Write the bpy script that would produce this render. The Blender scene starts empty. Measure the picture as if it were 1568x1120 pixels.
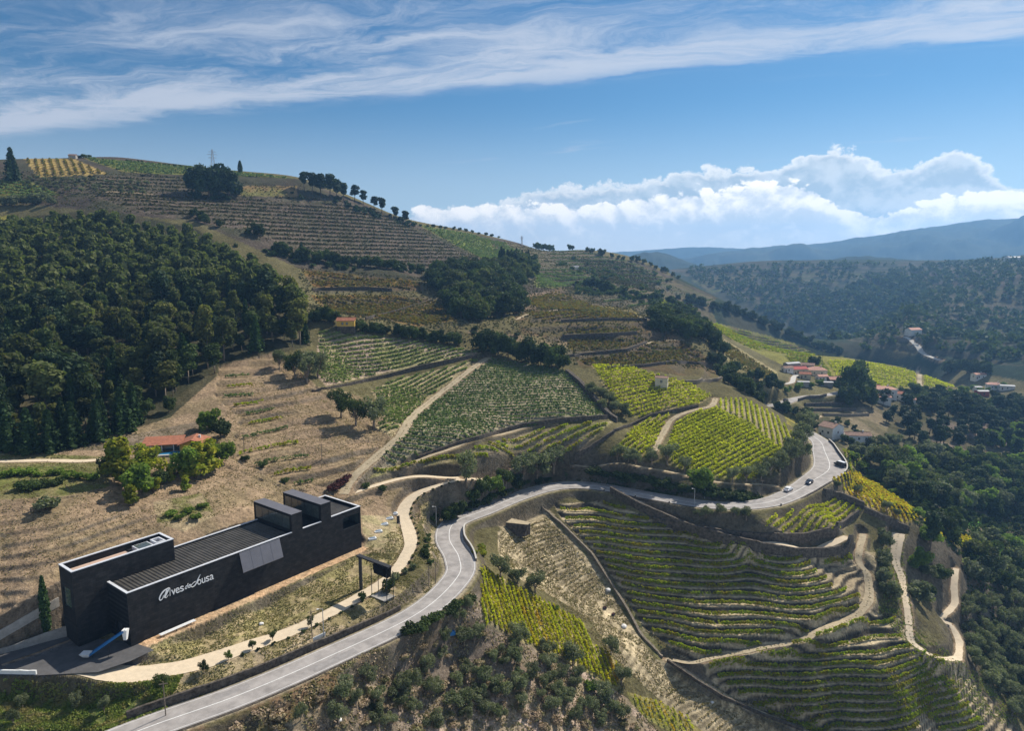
import bpy, bmesh, math, random
import numpy as np
from mathutils import Vector, Matrix
random.seed(7)
rng = np.random.default_rng(11)
R = math.radians
SC = bpy.context.scene
COL = SC.collection

# ------------------------------------------------------------------ camera
F = 1050.0; PITCH = R(8.66); CAMZ = 100.0; W0, H0 = 1568.0, 1120.0
cam_d = bpy.data.cameras.new('camera'); cam = bpy.data.objects.new('camera', cam_d); COL.objects.link(cam)
cam.location = (0, 0, CAMZ); cam.rotation_euler = (R(90) - PITCH, 0, 0)
cam_d.sensor_width = 36; cam_d.lens = 36 * F / W0; cam_d.clip_start = 1; cam_d.clip_end = 60000
SC.camera = cam

# ------------------------------------------------------------------ exposure, sun, sky
SC.view_settings.view_transform = 'Standard'; SC.view_settings.look = 'None'
SC.view_settings.gamma = 1; SC.view_settings.use_curve_mapping = False
SC.view_settings.exposure = 0.42
SUN_AZ, SUN_EL = R(44), R(43)          # azimuth to the right of the view axis
sun_d = bpy.data.lights.new('sun', 'SUN'); sun_d.energy = 5.0; sun_d.angle = R(0.53); sun_d.color = (1, .93, .82)
sun = bpy.data.objects.new('sun', sun_d); COL.objects.link(sun)
_sd = Vector((math.sin(SUN_AZ) * math.cos(SUN_EL), math.cos(SUN_AZ) * math.cos(SUN_EL), math.sin(SUN_EL)))
sun.rotation_euler = _sd.to_track_quat('Z', 'Y').to_euler(); sun.location = (0, 0, 900)
SC.cycles.max_bounces = 5; SC.cycles.diffuse_bounces = 2; SC.cycles.glossy_bounces = 2
SC.cycles.transmission_bounces = 3; SC.cycles.volume_bounces = 0; SC.cycles.transparent_max_bounces = 6
SC.cycles.caustics_reflective = False; SC.cycles.caustics_refractive = False
SC.cycles.use_denoising = True

world = bpy.data.worlds.new('World'); SC.world = world; world.use_nodes = True
def build_world():
    nt = world.node_tree; N = nt.nodes; L = nt.links; N.clear()
    out = N.new('ShaderNodeOutputWorld'); bg = N.new('ShaderNodeBackground'); L.new(bg.outputs[0], out.inputs[0])
    sky = N.new('ShaderNodeTexSky'); sky.sky_type = 'NISHITA'; sky.sun_disc = False
    sky.sun_elevation = SUN_EL; sky.sun_rotation = SUN_AZ; sky.altitude = 300; sky.air_density = 1.0; sky.dust_density = .25; sky.ozone_density = 4.0
    bg.inputs['Strength'].default_value = 0.085
    def val(x): 
        n = N.new('ShaderNodeValue'); n.outputs[0].default_value = x; return n.outputs[0]
    def m(op, a, b=None, c=None):
        n = N.new('ShaderNodeMath'); n.operation = op
        for i, v in enumerate((a, b, c)):
            if v is None: continue
            if hasattr(v, 'links'): L.new(v, n.inputs[i])
            else: n.inputs[i].default_value = v
        return n.outputs[0]
    def mr(x, a, b, c=0.0, d=1.0, smooth=True):
        n = N.new('ShaderNodeMapRange'); n.interpolation_type = 'SMOOTHSTEP' if smooth else 'LINEAR'; n.clamp = True
        L.new(x, n.inputs[0])
        for i, v in enumerate((a, b, c, d)): n.inputs[i+1].default_value = v
        return n.outputs[0]
    def comb(x, y, z=0.0):
        n = N.new('ShaderNodeCombineXYZ')
        for i, v in enumerate((x, y, z)):
            if hasattr(v, 'links'): L.new(v, n.inputs[i])
            else: n.inputs[i].default_value = v
        return n.outputs[0]
    def nz(vec, scale, detail=6, rough=.6, dist=0.0):
        n = N.new('ShaderNodeTexNoise'); L.new(vec, n.inputs['Vector']); n.inputs['Scale'].default_value = scale; n.inputs['Detail'].default_value = detail; n.inputs['Roughness'].default_value = rough; n.inputs['Distortion'].default_value = dist; return n.outputs[0]
    def mix(f, a, b, mode='MIX'):
        n = N.new('ShaderNodeMix'); n.data_type = 'RGBA'; n.blend_type = mode
        for sock, v in ((n.inputs[0], f), (n.inputs[6], a), (n.inputs[7], b)):
            if hasattr(v, 'links'): L.new(v, sock)
            elif isinstance(v, tuple): sock.default_value = v+(1,)
            else: sock.default_value = v
        return n.outputs[2]
    tc = N.new('ShaderNodeTexCoord'); sp = N.new('ShaderNodeSeparateXYZ'); L.new(tc.outputs['Generated'], sp.inputs[0]); x, y, z = sp.outputs
    el = m('ARCSINE', z); az = m('ARCTAN2', x, y)                      # radians; azimuth 0 straight ahead
    blue = mix(1.0, sky.outputs[0], SKY_TINT, 'MULTIPLY')
    blue = mix(mr(el, R(13), R(1), 0, .5), blue, HORIZON)
    # high cirrus on a plane
    zz = m('MAXIMUM', z, .03); px = m('DIVIDE', x, zz); py = m('DIVIDE', y, zz)
    warp = nz(comb(px, py), .55, 3); q = m('ADD', m('ADD', py, m('MULTIPLY', px, .385)), m('ADD', m('MULTIPLY', m('SUBTRACT', warp, .5), .8), m('MULTIPLY', m('SUBTRACT', nz(comb(px, py, 3.0), 2.2, 4, .6), .5), .42))); a = m('SUBTRACT', px, m('MULTIPLY', py, .385))
    edge = m('MULTIPLY', mr(q, 4.35, 3.85), mr(q, 2.2, 3.6, .75, 1.0))
    ripple = nz(comb(m('MULTIPLY', a, .50), m('MULTIPLY', q, 1.35), 2.0), 1.7, 7, .68, .9)
    broad = nz(comb(m('MULTIPLY', a, .3), m('MULTIPLY', q, .7), 7.0), 1.1, 3, .5, .3)
    core = m('MULTIPLY', mr(q, 4.2, 4.0), mr(q, 3.2, 3.7))
    dn = m('ADD', m('MULTIPLY', ripple, 1.45), m('MULTIPLY', broad, .75)); dn = m('ADD', dn, m('MULTIPLY', core, .26))
    cir = m('MULTIPLY', mr(dn, .80, 1.42), edge)
    wisp = m('MULTIPLY', m('MULTIPLY', mr(nz(comb(m('MULTIPLY', a, .35), m('MULTIPLY', q, 1.2), 5.0), 1.2, 5, .6, .5), .60, .80), mr(q, 4.3, 5.2)), mr(el, .10, .16, 0, .55))
    cir = m('MINIMUM', m('ADD', cir, wisp), 1.0)
    col = mix(m('MULTIPLY', cir, .90), blue, (CIRRUS[0]*10, CIRRUS[1]*10, CIRRUS[2]*10))
    # cumulus bank low over the valley; height of its top by azimuth (degrees -> degrees)
    def top(stops):
        n = N.new('ShaderNodeFloatCurve'); cu = n.mapping.curves[0]; pts = cu.points
        while len(pts) < len(stops): pts.new(.5, .5)
        for p_, (A, E) in zip(pts, sorted(stops)): p_.location = ((A+180)/360, E/20)
        n.mapping.update(); L.new(m('DIVIDE', m('ADD', az, math.pi), 2*math.pi), n.inputs[1]); return m('MULTIPLY', n.outputs[0], R(20))
    def billow(da, de):
        v = comb(m('ADD', az, da), m('MULTIPLY', m('ADD', el, de), 1.3), 0.0)
        n1 = m('ABSOLUTE', m('SUBTRACT', m('MULTIPLY', nz(v, 17, 2, .5, .15), 2.0), 1.0)); n2 = m('ABSOLUTE', m('SUBTRACT', m('MULTIPLY', nz(v, 46, 4, .6, .1), 2.0), 1.0))
        return m('ADD', n1, m('MULTIPLY', n2, .55))
    bil = billow(0.0, 0.0); bil2 = billow(.010, .016); relief = m('SUBTRACT', bil, bil2)  # sunward shading of the lumps, put into the cloud colour
    big = m('SUBTRACT', nz(comb(az, m('MULTIPLY', el, 2.0), 4.0), 9, 3, .55), .5); bl = m('SUBTRACT', bil, .30)
    def layer(stops, lump, soft):
        d = m('SUBTRACT', m('ADD', m('ADD', top(stops), m('MULTIPLY', bl, lump)), m('MULTIPLY', big, lump*1.2)), el); return d, mr(d, -soft*.2, soft)
    back = [(-180,3.5),(-60,3.5),(-25,2.2),(-9,2.6),(-4,4.2),(1,5.6),(6,6.3),(13,7.0),(19,7.3),(22,7.6),(24.5,8.2),(27,7.2),(29,6.9),(30.5,7.4),(32.3,7.6),(33.6,6.6),(36,4.8),(42,4.2),(60,3.5),(110,3.5),(180,3.5)]
    frnt = [(-180,2.4),(-60,2.4),(-20,2.2),(-9,3.4),(-6,4.8),(-3.5,4.7),(0,4.9),(5,4.6),(10,5.2),(16,5.6),(20,6.0),(23,5.5),(25.5,3.9),(28,3.6),(31,4.3),(34,4.8),(38,3.8),(60,2.5),(120,2.4),(180,2.4)]
    d1, k1 = layer(back, R(1.9), R(.34)); d2, k2 = layer(frnt, R(1.9), R(.22))
    s1 = mr(m('ADD', nz(comb(az, m('MULTIPLY', el, 1.6), 9.0), 12, 4, .5), m('MULTIPLY', relief, .8)), .25, .8)
    c1 = mix(s1, CB_DARK, CB_LIGHT); c1 = mix(m('MULTIPLY', mr(d1, R(.9), 0.0), .7), c1, CL_WHITE)
    lum = m('ADD', m('MULTIPLY', mr(d2, R(3.2), 0.0), .62), m('MULTIPLY', relief, 1.5)); lum = m('ADD', lum, m('MULTIPLY', big, .8)); c2 = mix(mr(lum, .0, .85), CF_DARK, CL_WHITE)
    fade1 = m('MULTIPLY', k1, .90); fade2 = m('MULTIPLY', k2, mr(d2, R(4.2), R(1.0), .35, .97))
    col = mix(fade1, col, c1); col = mix(fade2, col, c2)
    # pale air along the horizon
    col = mix(mr(el, R(3.6), R(.2), 0, .75), col, HORIZON)
    L.new(col, bg.inputs[0])
SKY_TINT = (.33,.56,.66); CIRRUS = (.53,.57,.65); CB_DARK = (4.0,4.9,5.7); CB_LIGHT = (6.6,7.1,7.4); CL_WHITE = (12.5,11.6,10.4); CF_DARK = (7.0,7.4,7.7); HORIZON = (8.2,8.4,8.4)
build_world()

# ------------------------------------------------------------------ ground: surveyed points -> smooth height field
CP, SP = math.cos(PITCH), math.sin(PITCH)
def ray(u, v):
    cx, cy = (u - W0/2)/F, (H0/2 - v)/F
    return cx, CP + cy*SP, -SP + cy*CP
def at_y(u, v, y):
    a, b, c = ray(u, v); return (a/b*y, y, CAMZ + c/b*y)
def at_z(u, v, z):
    a, b, c = ray(u, v); k = (z - CAMZ)/c; return (a*k, b*k, z)
CZ = [ # sight line, height
 (229,1114,20),(367,1059,20),(500,1000,20),(640,936,20),(703,881,20),(685,816,20),(742,782,20),(787,763,20),(832,747,20),(873,742,20),
 (918,745.5,20),(1000,760,20),(1074,772,20),(1131,774.6,20),(1181,768.6,20),(1217,754,20),(1246,736,20),(1271,718.6,20),(1256,690,20),(1251,672,20),
 (1160,624,19),(1210,613,19),(1263,605,18),(1286,600,18),
 (200,990,24.4),(280,958,24.4),(370,920,24.4),(460,880,24.4),(553,840,24.4),(100,1000,24.4),(60,1015,24.0),
 (250,1030,22.6),(360,985,22.3),(480,950,21.8),(580,890,22.2),(625,820,24.5),(650,760,27.5),(700,735,30),
]
CY = [ # sight line, distance ahead
 # bank above the road and vineyards over it
 (900,700,246),(950,708,240),(1000,715,236),(1100,742,227),(1150,755,225),
 (960,650,270),(1050,640,275),(1130,660,265),(1200,700,250),(1220,660,288),(1150,610,312),(1080,600,302),(1015,570,312),(930,570,305),
 (870,570,305),(910,640,262),(800,640,258),(700,640,252),(760,700,230),(850,710,238),(870,670,250),(620,600,282),(560,580,286),
 (500,530,302),(650,510,335),(700,540,320),(750,548,325),(850,555,322),(600,540,312),(530,500,318),
 # middle slope
 (680,495,356),(780,510,350),(850,500,378),(930,510,372),(1000,530,366),(1100,575,350),(1100,540,392),(1180,570,450),(1200,600,392),
 (1240,570,480),(1300,580,482),(1400,580,520),(1460,592,540),(1230,545,522),(1300,549,538),(1380,562,548),(1120,510,545),(1190,535,545),
 (480,415,432),(600,415,460),(600,470,402),(500,470,385),(640,420,480),(720,440,475),(700,480,410),(800,440,520),(760,400,560),(850,430,622),(960,480,455),(870,470,470),(900,450,560),(870,520,372),(1050,540,372),
 (1050,500,500),(1100,500,575),(1000,450,705),(1040,470,640),(930,420,720),(820,405,640),
 # ridge
 (0,247,520),(90,242,560),(180,242,600),(260,252,585),(330,264,570),(400,268,575),(460,278,570),(520,300,590),(580,322,620),(640,345,655),(720,356,700),(800,374,760),(900,384,850),(980,402,905),(1100,457,860),(1200,506,815),(1280,530,800),
 (100,275,500),(250,300,500),(400,310,520),(500,330,545),(600,360,580),(550,380,520),(400,360,450),(680,380,600),(740,380,650),(640,395,540),
 (480,385,470),(300,330,450),(860,405,740),
 # wood on the left
 (100,683,192),(0,690,185),(200,662,205),(350,560,262),(450,532,285),(0,380,400),(100,360,400),(250,390,400),(400,440,370),(0,500,290),(150,510,300),(300,480,320),(0,310,455),(160,300,460),
 # slope over the winery
 (100,800,147),(300,770,168),(300,690,196),(200,740,170),(50,920,128),(0,900,130),(0,760,152),(430,650,225),(430,740,189),(600,760,200),(640,830,178),(520,600,262),(380,600,240),(500,700,205),(0,720,172),(100,740,163),(200,840,148),(400,700,200),(0,980,122),
 (330,810,160),(450,770,180),
 # lower left verge
 (100,1100,112),(100,1065,117),(0,1060,116),(0,1110,110),(200,1090,113),(300,1055,118.5),(400,1005,128.5),(400,935,145),(300,975,134),(520,900,156),
 # slope below the road
 (700,1000,147),(700,1110,133),(450,1112,113.5),(600,1110,124),(620,990,140),(900,1110,149),(800,1050,147),(800,950,168),(720,930,155),(500,1060,120),(760,900,172),(770,860,186),
 # dry terraced spur
 (760,805,207),(850,795,222),(800,870,195),(880,870,203),(900,940,186),(960,1000,174),(1000,1100,160),(1080,1110,163),(870,1000,166),
 # gully
 (860,800,219),(900,850,210),(940,900,201),(990,970,186),(1050,1040,174),(1120,1085,170),(1200,1118,168),
 # bowl of terraces
 (870,775,227),(950,790,219.5),(1050,820,211),(1150,855,205),(1250,850,208),(1310,835,218),
 (960,874,203.4),(1100,885,198.4),(1190,889.5,196.5),(1267,880,200.6),(1294,864,208.1),(1219,903,193.8),(1279,886,201.1),(1309,866,210.4),(1100,921,192.5),(1228,930,189.1),(1291,919,193.3),(1321,907,198.1),(1234,960,183.3),
 (990,935,192),(1100,940,188),(1250,940,187),
 (1040,985,182),(1150,990,180),(1290,955,188),(1340,915,199),
 (1060,1020,175),(1200,1000,179),(1330,960,189),(1400,950,193),(1200,1060,172),(1350,1040,174.8),(1440,1000,187),(1219,1006,178.3),(1339,1003,179.3),(1401,991,183.3),(1249,1057,172.4),(1369,1054,173.4),(1446,1024,182.4),(1279,1094,170.4),(1369,1094,170.4),(1458,1063,179.4),(1479,1045,185),(1300,1112,168),(1430,1095,176),(1520,1080,185),(1560,1118,183),
 # strip below the road on the right, yellow vines
 (1000,785,219),(1100,795,211),(1160,800,209),(1240,800,215),(1300,825,211),(1290,742,256),(1350,790,232),(1400,792,237),(1330,850,211),(1390,900,211),(1400,970,192),(1472,1010,191),
 (1450,870,226),(1500,850,252),(1450,800,272),(1500,780,322),(1568,760,342),(1400,750,285),(1330,710,305),
 # right-hand wood
 (1350,640,412),(1300,662,362),(1285,690,328),(1330,735,300),(1450,700,362),(1568,680,432),(1568,600,562),(1500,640,442),(1350,607,455),(1430,620,470),(1568,900,258),(1560,1000,217),(1500,1000,206),
 # far side of the valley
 (1420,545,722),(1385,515,762),(1400,480,862),(1500,560,642),(1500,520,762),(1568,540,645),(1568,480,905),(1568,430,1000),(1568,390,1300),(1500,402,1400),(1450,450,1060),
 (1400,403,1500),(1300,402,1560),(1200,401,1620),(1110,404,1720),(1050,411,1800),(1480,478,900),(1350,500,970),(1330,530,900),(1290,526,1130),(1200,480,1290),(1300,440,1380),(1250,420,1490),(1150,430,1480),(1080,440,1450),(1250,510,1200),(1150,470,1310),(1400,440,1250),(1450,520,830),
]
CW = [ # out of sight: behind ridges, beside and below the frame
 (-430,700,150),(-200,760,145),(0,850,110),(150,1000,70),(-450,1200,110),(-100,1300,70),(120,1250,10),(200,1100,-20),(290,1050,-40),(-600,700,170),(-800,1600,60),(0,2000,20),(-1000,3000,0),(0,3200,0),(600,2300,20),(1200,2300,20),(600,3200,0),(1500,3000,0),(1900,2600,40),(1500,1500,130),
 (215,640,-20),(290,680,-45),(330,720,-50),(260,620,-15),(400,700,-40),
 (-300,330,105),(-420,450,150),(-250,200,72),(-180,130,48),(-140,105,36),(-110,90,22),(-70,85,5),(-30,90,-12),(20,100,-18),(80,110,-24),(140,120,-36),(220,150,-42),(350,220,-40),(400,350,-15),(450,500,20),(900,800,90),(1200,1000,110),
 (0,50,-35),(-80,45,-20),(120,60,-45),
]
def _polar(p): return math.atan2(p[0], p[1]), math.log(math.hypot(p[0], p[1]))
_pts = [at_z(*c) for c in CZ] + [at_y(*c) for c in CY] + CW
_A = np.array([_polar(p) for p in _pts]); _z = np.array([p[2] for p in _pts])
def _phi(d2): return 0.5*d2*np.log(d2 + 1e-12)
_n = len(_A)
_K = _phi(((_A[:,None]-_A[None])**2).sum(-1)) + np.eye(_n)*1e-4
_P = np.c_[np.ones(_n), _A]
_M = np.zeros((_n+3, _n+3)); _M[:_n,:_n] = _K; _M[:_n,_n:] = _P; _M[_n:,:_n] = _P.T
_S = np.linalg.solve(_M, np.r_[_z, 0, 0, 0])
def rbf(th, lr):
    q = np.c_[th.ravel(), lr.ravel()]; o = np.empty(len(q))
    for i in range(0, len(q), 20000):
        s = q[i:i+20000]; d2 = ((s[:,None]-_A[None])**2).sum(-1)
        o[i:i+20000] = _phi(d2) @ _S[:_n] + _S[_n] + s @ _S[_n+1:]
    return o.reshape(th.shape)
NTH = 760
TH = np.linspace(R(-47), R(47), NTH)
RR = np.concatenate([np.arange(60,110,2.0), np.arange(110,160,0.5), np.arange(160,228,0.3), np.arange(228,270,0.5), 270*np.exp(np.arange(0, math.log(1000/270), .0035)), 1000*np.exp(np.arange(0, math.log(3.4), .008))])
NR = len(RR); LR = np.log(RR)
# evaluate coarse, refine by bicubic-ish interpolation
_cth = np.linspace(TH[0], TH[-1], 190); _clr = np.linspace(LR[0], LR[-1], 330)
_Zc = rbf(*[a.T for a in np.meshgrid(_cth, _clr)][:2]) if False else rbf(np.repeat(_cth[None], 330, 0), np.repeat(_clr[:,None], 190, 1))
def _cubic(x0, dx, n, x):
    t = np.clip((x - x0)/dx, 0, n-1.0001); i = t.astype(int); f = t - i
    w = np.stack([-.5*f+f*f-.5*f**3, 1-2.5*f*f+1.5*f**3, .5*f+2*f*f-1.5*f**3, -.5*f*f+.5*f**3])
    idx = np.clip(np.stack([i-1, i, i+1, i+2]), 0, n-1); return idx, w
_ia, _wa = _cubic(_clr[0], _clr[1]-_clr[0], 330, LR); _ib, _wb = _cubic(_cth[0], _cth[1]-_cth[0], 190, TH)
_T = sum(_Zc[_ia[k]]*_wa[k][:,None] for k in range(4))
ZS = sum(_T[:,_ib[k]]*_wb[k][None] for k in range(4))      # (NR, NTH)
GX = RR[:,None]*np.sin(TH)[None]; GY = RR[:,None]*np.cos(TH)[None]
Z = ZS.copy()

# value noise on the plane
def _hash(i, j, s): 
    h = (i*374761393 + j*668265263 + s*974634541) & 0xFFFFFFFF
    h = ((h ^ (h >> 13))*1274126177) & 0xFFFFFFFF
    return ((h ^ (h >> 16)) & 0xFFFF)/65535.0
def noise(x, y, scale, seed=0, octaves=3):
    x = np.asarray(x, float)/scale; y = np.asarray(y, float)/scale; o = 0; a = 1; tot = 0
    for k in range(octaves):
        i = np.floor(x).astype(np.int64); j = np.floor(y).astype(np.int64); f = x-i; g = y-j
        f = f*f*(3-2*f); g = g*g*(3-2*g); s = seed+k*17
        o = o + a*((_hash(i,j,s)*(1-f)+_hash(i+1,j,s)*f)*(1-g) + (_hash(i,j+1,s)*(1-f)+_hash(i+1,j+1,s)*f)*g)
        tot += a; a *= .5; x = x*2.03+11.3; y = y*2.03+5.7
    return o/tot*2-1

def sample(Zg, x, y):
    x = np.asarray(x, float); y = np.asarray(y, float)
    th = np.arctan2(x, y); r = np.hypot(x, y)
    a = np.clip((th-TH[0])/(TH[1]-TH[0]), 0, NTH-1.001); j = a.astype(int); f = a-j
    i = np.clip(np.searchsorted(RR, r)-1, 0, NR-2); g = np.clip((r-RR[i])/(RR[i+1]-RR[i]), 0, 1)
    return (Zg[i,j]*(1-f)+Zg[i,j+1]*f)*(1-g) + (Zg[i+1,j]*(1-f)+Zg[i+1,j+1]*f)*g
def ground(x, y): return float(sample(Z, x, y))
def hit(u, v, Zg=None):
    """first point of the ground on the sight line of a surveyed picture point"""
    Zg = Z if Zg is None else Zg
    a, b, c = ray(u, v); th = math.atan2(a, b); tl = c/math.hypot(a, b)
    q = min(max((th-TH[0])/(TH[1]-TH[0]), 0), NTH-1.001); j = int(q); f = q-j
    col = Zg[:,j]*(1-f)+Zg[:,j+1]*f; d = col-(CAMZ+tl*RR)
    k = np.nonzero(d[25:] > 0)[0]
    if len(k) == 0: r = RR[np.argmax(d/RR)]
    else:
        k = k[0]+25; r = RR[k-1] + (RR[k]-RR[k-1])*(-d[k-1])/(d[k]-d[k-1]+1e-9)
    x, y = r*math.sin(th), r*math.cos(th); return (x, y, float(sample(Zg, x, y)))
def dens(p, step, closed=False):
    q = list(p) + ([p[0]] if closed else []); o = []
    for a, b in zip(q, q[1:]):
        n = max(1, int(math.hypot(b[0]-a[0], b[1]-a[1])/step))
        o += [tuple(a[k]+(b[k]-a[k])*i/n for k in range(len(a))) for i in range(n)]
    return o if closed else o+[tuple(q[-1])]
def trace(px, step=8, closed=False, Zg=None): return [hit(u, v, Zg) for u, v in dens(px, step, closed)]
def smooth_line(p, step=1.5, n=3):
    """Catmull-Rom through points (any dimension), resampled"""
    P = np.array(p, float); P = np.vstack([2*P[0]-P[1], P, 2*P[-1]-P[-2]]); o = []
    for i in range(1, len(P)-2):
        a, b, c, d = P[i-1:i+3]; m = max(2, int(np.linalg.norm(c[:2]-b[:2])/step))
        for k in range(m):
            t = k/m; o.append(.5*(2*b+(c-a)*t+(2*a-5*b+4*c-d)*t*t+(3*b-a-3*c+d)*t**3))
    o.append(P[-2]); return np.array(o)
def inside(poly, x, y):
    x = np.asarray(x); y = np.asarray(y); r = np.zeros(x.shape, bool); n = len(poly)
    for i in range(n):
        x1, y1 = poly[i][:2]; x2, y2 = poly[(i+1)%n][:2]
        if y1 == y2: continue
        c = (y1 > y) != (y2 > y); r ^= c & (x < (x2-x1)*(y-y1)/(y2-y1)+x1)
    return r
def grid_mask(poly):
    P = np.array([p[:2] for p in poly]); m = np.zeros(GX.shape, bool)
    rr = np.hypot(P[:,0], P[:,1]); tt = np.arctan2(P[:,0], P[:,1])
    i0 = max(0, np.searchsorted(RR, rr.min())-2); i1 = min(NR, np.searchsorted(RR, rr.max())+2)
    j0 = max(0, np.searchsorted(TH, tt.min())-2); j1 = min(NTH, np.searchsorted(TH, tt.max())+2)
    m[i0:i1,j0:j1] = inside(P, GX[i0:i1,j0:j1], GY[i0:i1,j0:j1]); return m
def line_dist(line, x, y, window):
    """distance to a polyline and its height there; far away -> inf"""
    L = np.asarray(line, float); D = np.full(x.shape, np.inf); H = np.zeros(x.shape); Sg = np.zeros(x.shape)
    for a, b in zip(L, L[1:]):
        cx, cy = (a[0]+b[0])/2, (a[1]+b[1])/2; hl = math.hypot(b[0]-a[0], b[1]-a[1])/2+window
        rc = math.hypot(cx, cy); tc = math.atan2(cx, cy)
        i0, i1 = np.searchsorted(RR, [rc-hl, rc+hl]); da = hl/max(rc-hl, 1); j0, j1 = np.searchsorted(TH, [tc-da, tc+da])
        if i1 <= i0 or j1 <= j0: continue
        sx, sy = x[i0:i1,j0:j1], y[i0:i1,j0:j1]; dx, dy = b[0]-a[0], b[1]-a[1]; l2 = dx*dx+dy*dy+1e-9
        t = np.clip(((sx-a[0])*dx+(sy-a[1])*dy)/l2, 0, 1); d = np.hypot(sx-a[0]-t*dx, sy-a[1]-t*dy)
        m = d < D[i0:i1,j0:j1]
        D[i0:i1,j0:j1][m] = d[m]; H[i0:i1,j0:j1][m] = (a[2]+t*(b[2]-a[2]))[m]
        Sg[i0:i1,j0:j1][m] = np.sign(dx*(sy-a[1])-dy*(sx-a[0]))[m]
    return D, H, Sg

# ------------------------------------------------------------------ shaping the ground: roads, pad, terraces
def sstep(a, b, x): t = np.clip((x-a)/(b-a), 0, 1); return t*t*(3-2*t)
ROAD_PX = [(100,1165,3.8),(229,1114,3.8),(367,1065,3.8),(500,1008,3.8),(640,940,3.8),(700,885,3.9),(703,855,4.2),(688,825,4.2),(697,800,4.0),(742,782,3.8),(787,763,3.8),(832,748.5,3.9),(873,743,3.8),
 (918,745.5,3.7),(1000,760,3.6),(1074,772,3.6),(1131,774.6,3.7),(1181,768.6,3.9),(1217,754,4.2),(1246,736,4.9),(1270,717,6.0),(1263,692,5.0),(1253,674,3.8)]
_rp = [at_z(u, v, 20) + (w,) for u, v, w in ROAD_PX]
_rp += [(139,330,19.8,3.6),(136,352,19.5,3.4)] + [at_z(u, v, 19) + (w,) for u, v, w in ((1165,623.5,3.2),(1192,620,3.4),(1212,613,3.4),(1235,607.5,2.6),(1263,605.5,2.4),(1290,600,2.4))]
ROAD = smooth_line(_rp, 1.2)
def carve(line, depth, margin, blend, widths=None, ramp=None):
    """bring the ground to the height of a road or path"""
    global Z
    L = np.asarray(line); hw = L[:,3] if L.shape[1] > 3 else np.full(len(L), 1.5)
    D, H, S = line_dist(L, GX, GY, hw.max()+margin+blend+1)
    # width at nearest vertex
    Wd = np.full(GX.shape, hw.mean()); m = np.isfinite(D)
    if m.any():
        px, py = GX[m], GY[m]; w = np.empty(len(px))
        for i in range(0, len(px), 4000):
            w[i:i+4000] = hw[np.argmin((px[i:i+4000,None]-L[None,:,0])**2 + (py[i:i+4000,None]-L[None,:,1])**2, 1)]
        Wd[m] = w
    k = 1-sstep(0, blend, D-Wd-margin); k[~m] = 0
    Z = Z*(1-k) + (H-depth)*k
    return D-Wd

# winery pad, in building axes (s along the front, b towards the hill)
BA = at_z(201, 990, 24.4); _bt = R(36.6); BS = (math.sin(_bt), math.cos(_bt)); BB = (-math.cos(_bt), math.sin(_bt))
def bw(s, b, z=24.4): return (BA[0]+s*BS[0]+b*BB[0], BA[1]+s*BS[1]+b*BB[1], z)
def flatten(poly, z, blend):
    global Z
    ring = [tuple(p[:2])+(z,) for p in poly]; D, H, S = line_dist(ring+[ring[0]], GX, GY, blend+1)
    m = grid_mask(poly); k = np.where(m, 1.0, 1-sstep(0, blend, D)); Z = Z*(1-k)+z*k
PAD = [bw(-1,-2.6), bw(61,-2.2), bw(61,15.5), bw(-7,15.5), bw(-7,8), bw(-1,8)]
YARD = [hit(u, v, np.full_like(Z, 24.2)) for u, v in ((0,1012),(70,992),(100,985),(200,985),(232,996),(200,1012),(150,1030),(60,1034),(0,1030))]
YARD = [hit(u, v, np.full_like(Z, 24.2)) for u, v in ((-40,1014),(60,994),(110,975),(203,984),(236,996),(200,1013),(150,1030),(60,1035),(-40,1034))]

# ground roughness first, so that everything else lies on it
_near = 1-sstep(300, 700, RR)[:,None]
Z += _near*(0.35*noise(GX, GY, 9, 3)+0.10*noise(GX, GY, 2.2, 5, 2))*sstep(100, 130, RR)[:,None]
Z += (1-_near)*(2.5*noise(GX, GY, 90, 9, 4))*sstep(300, 1200, RR)[:,None]

def poly(*p, step=8): return trace(p, step, True, ZS)
REG = {}
REG['bowl'] = poly((848,772),(925,768),(980,788),(1060,821),(1164,849),(1270,853),(1312,854),(1322,890),(1325,922),(1285,948),(1180,982),(1060,1008),(1035,1000),(985,960),(950,900),(905,840),(860,795))
REG['bowl_low'] = poly((1075,1022),(1180,1000),(1290,966),(1338,940),(1380,945),(1395,985),(1430,1016),(1470,1022),(1540,1100),(1568,1130),(1250,1130),(1165,1082),(1110,1055))
REG['dry'] = poly((762,815),(838,790),(895,850),(930,900),(965,955),(1000,1010),(1060,1055),(1200,1130),(1090,1130),(1000,1065),(935,1000),(905,950),(840,910),(765,872))
REG['ridge_t'] = poly((280,300),(355,302),(460,312),(560,312),(640,352),(740,402),(700,415),(600,405),(480,392),(380,352),(260,318))
REG['ridge_t2'] = poly((120,292),(280,300),(330,330),(380,352),(330,345),(200,320))
REG['dryhill'] = poly((335,560),(420,540),(480,590),(520,620),(560,650),(600,665),(530,735),(510,745),(440,745),(350,700),(370,640),(330,610))
REG['bank'] = poly((0,775),(170,752),(330,708),(440,748),(520,757),(430,768),(240,806),(90,862),(0,950))
REG['farside'] = poly((1020,412),(1200,404),(1400,405),(1568,392),(1568,560),(1440,550),(1300,520),(1180,470))
REG['midterr'] = poly((800,500),(860,440),(960,470),(1000,500),(1110,570),(1100,590),(1010,570),(900,560),(870,540))
REG['browns'] = poly((460,412),(640,430),(690,495),(640,498),(500,478))
REG['hillgen'] = poly((735,362),(800,376),(900,386),(975,403),(1040,435),(1095,458),(1085,490),(1040,482),(985,478),(920,462),(860,440),(800,425),(830,402))
REG['shoulder'] = poly((130,268),(290,270),(360,305),(455,300),(520,305),(460,311),(355,300),(280,298),(120,290))
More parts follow.
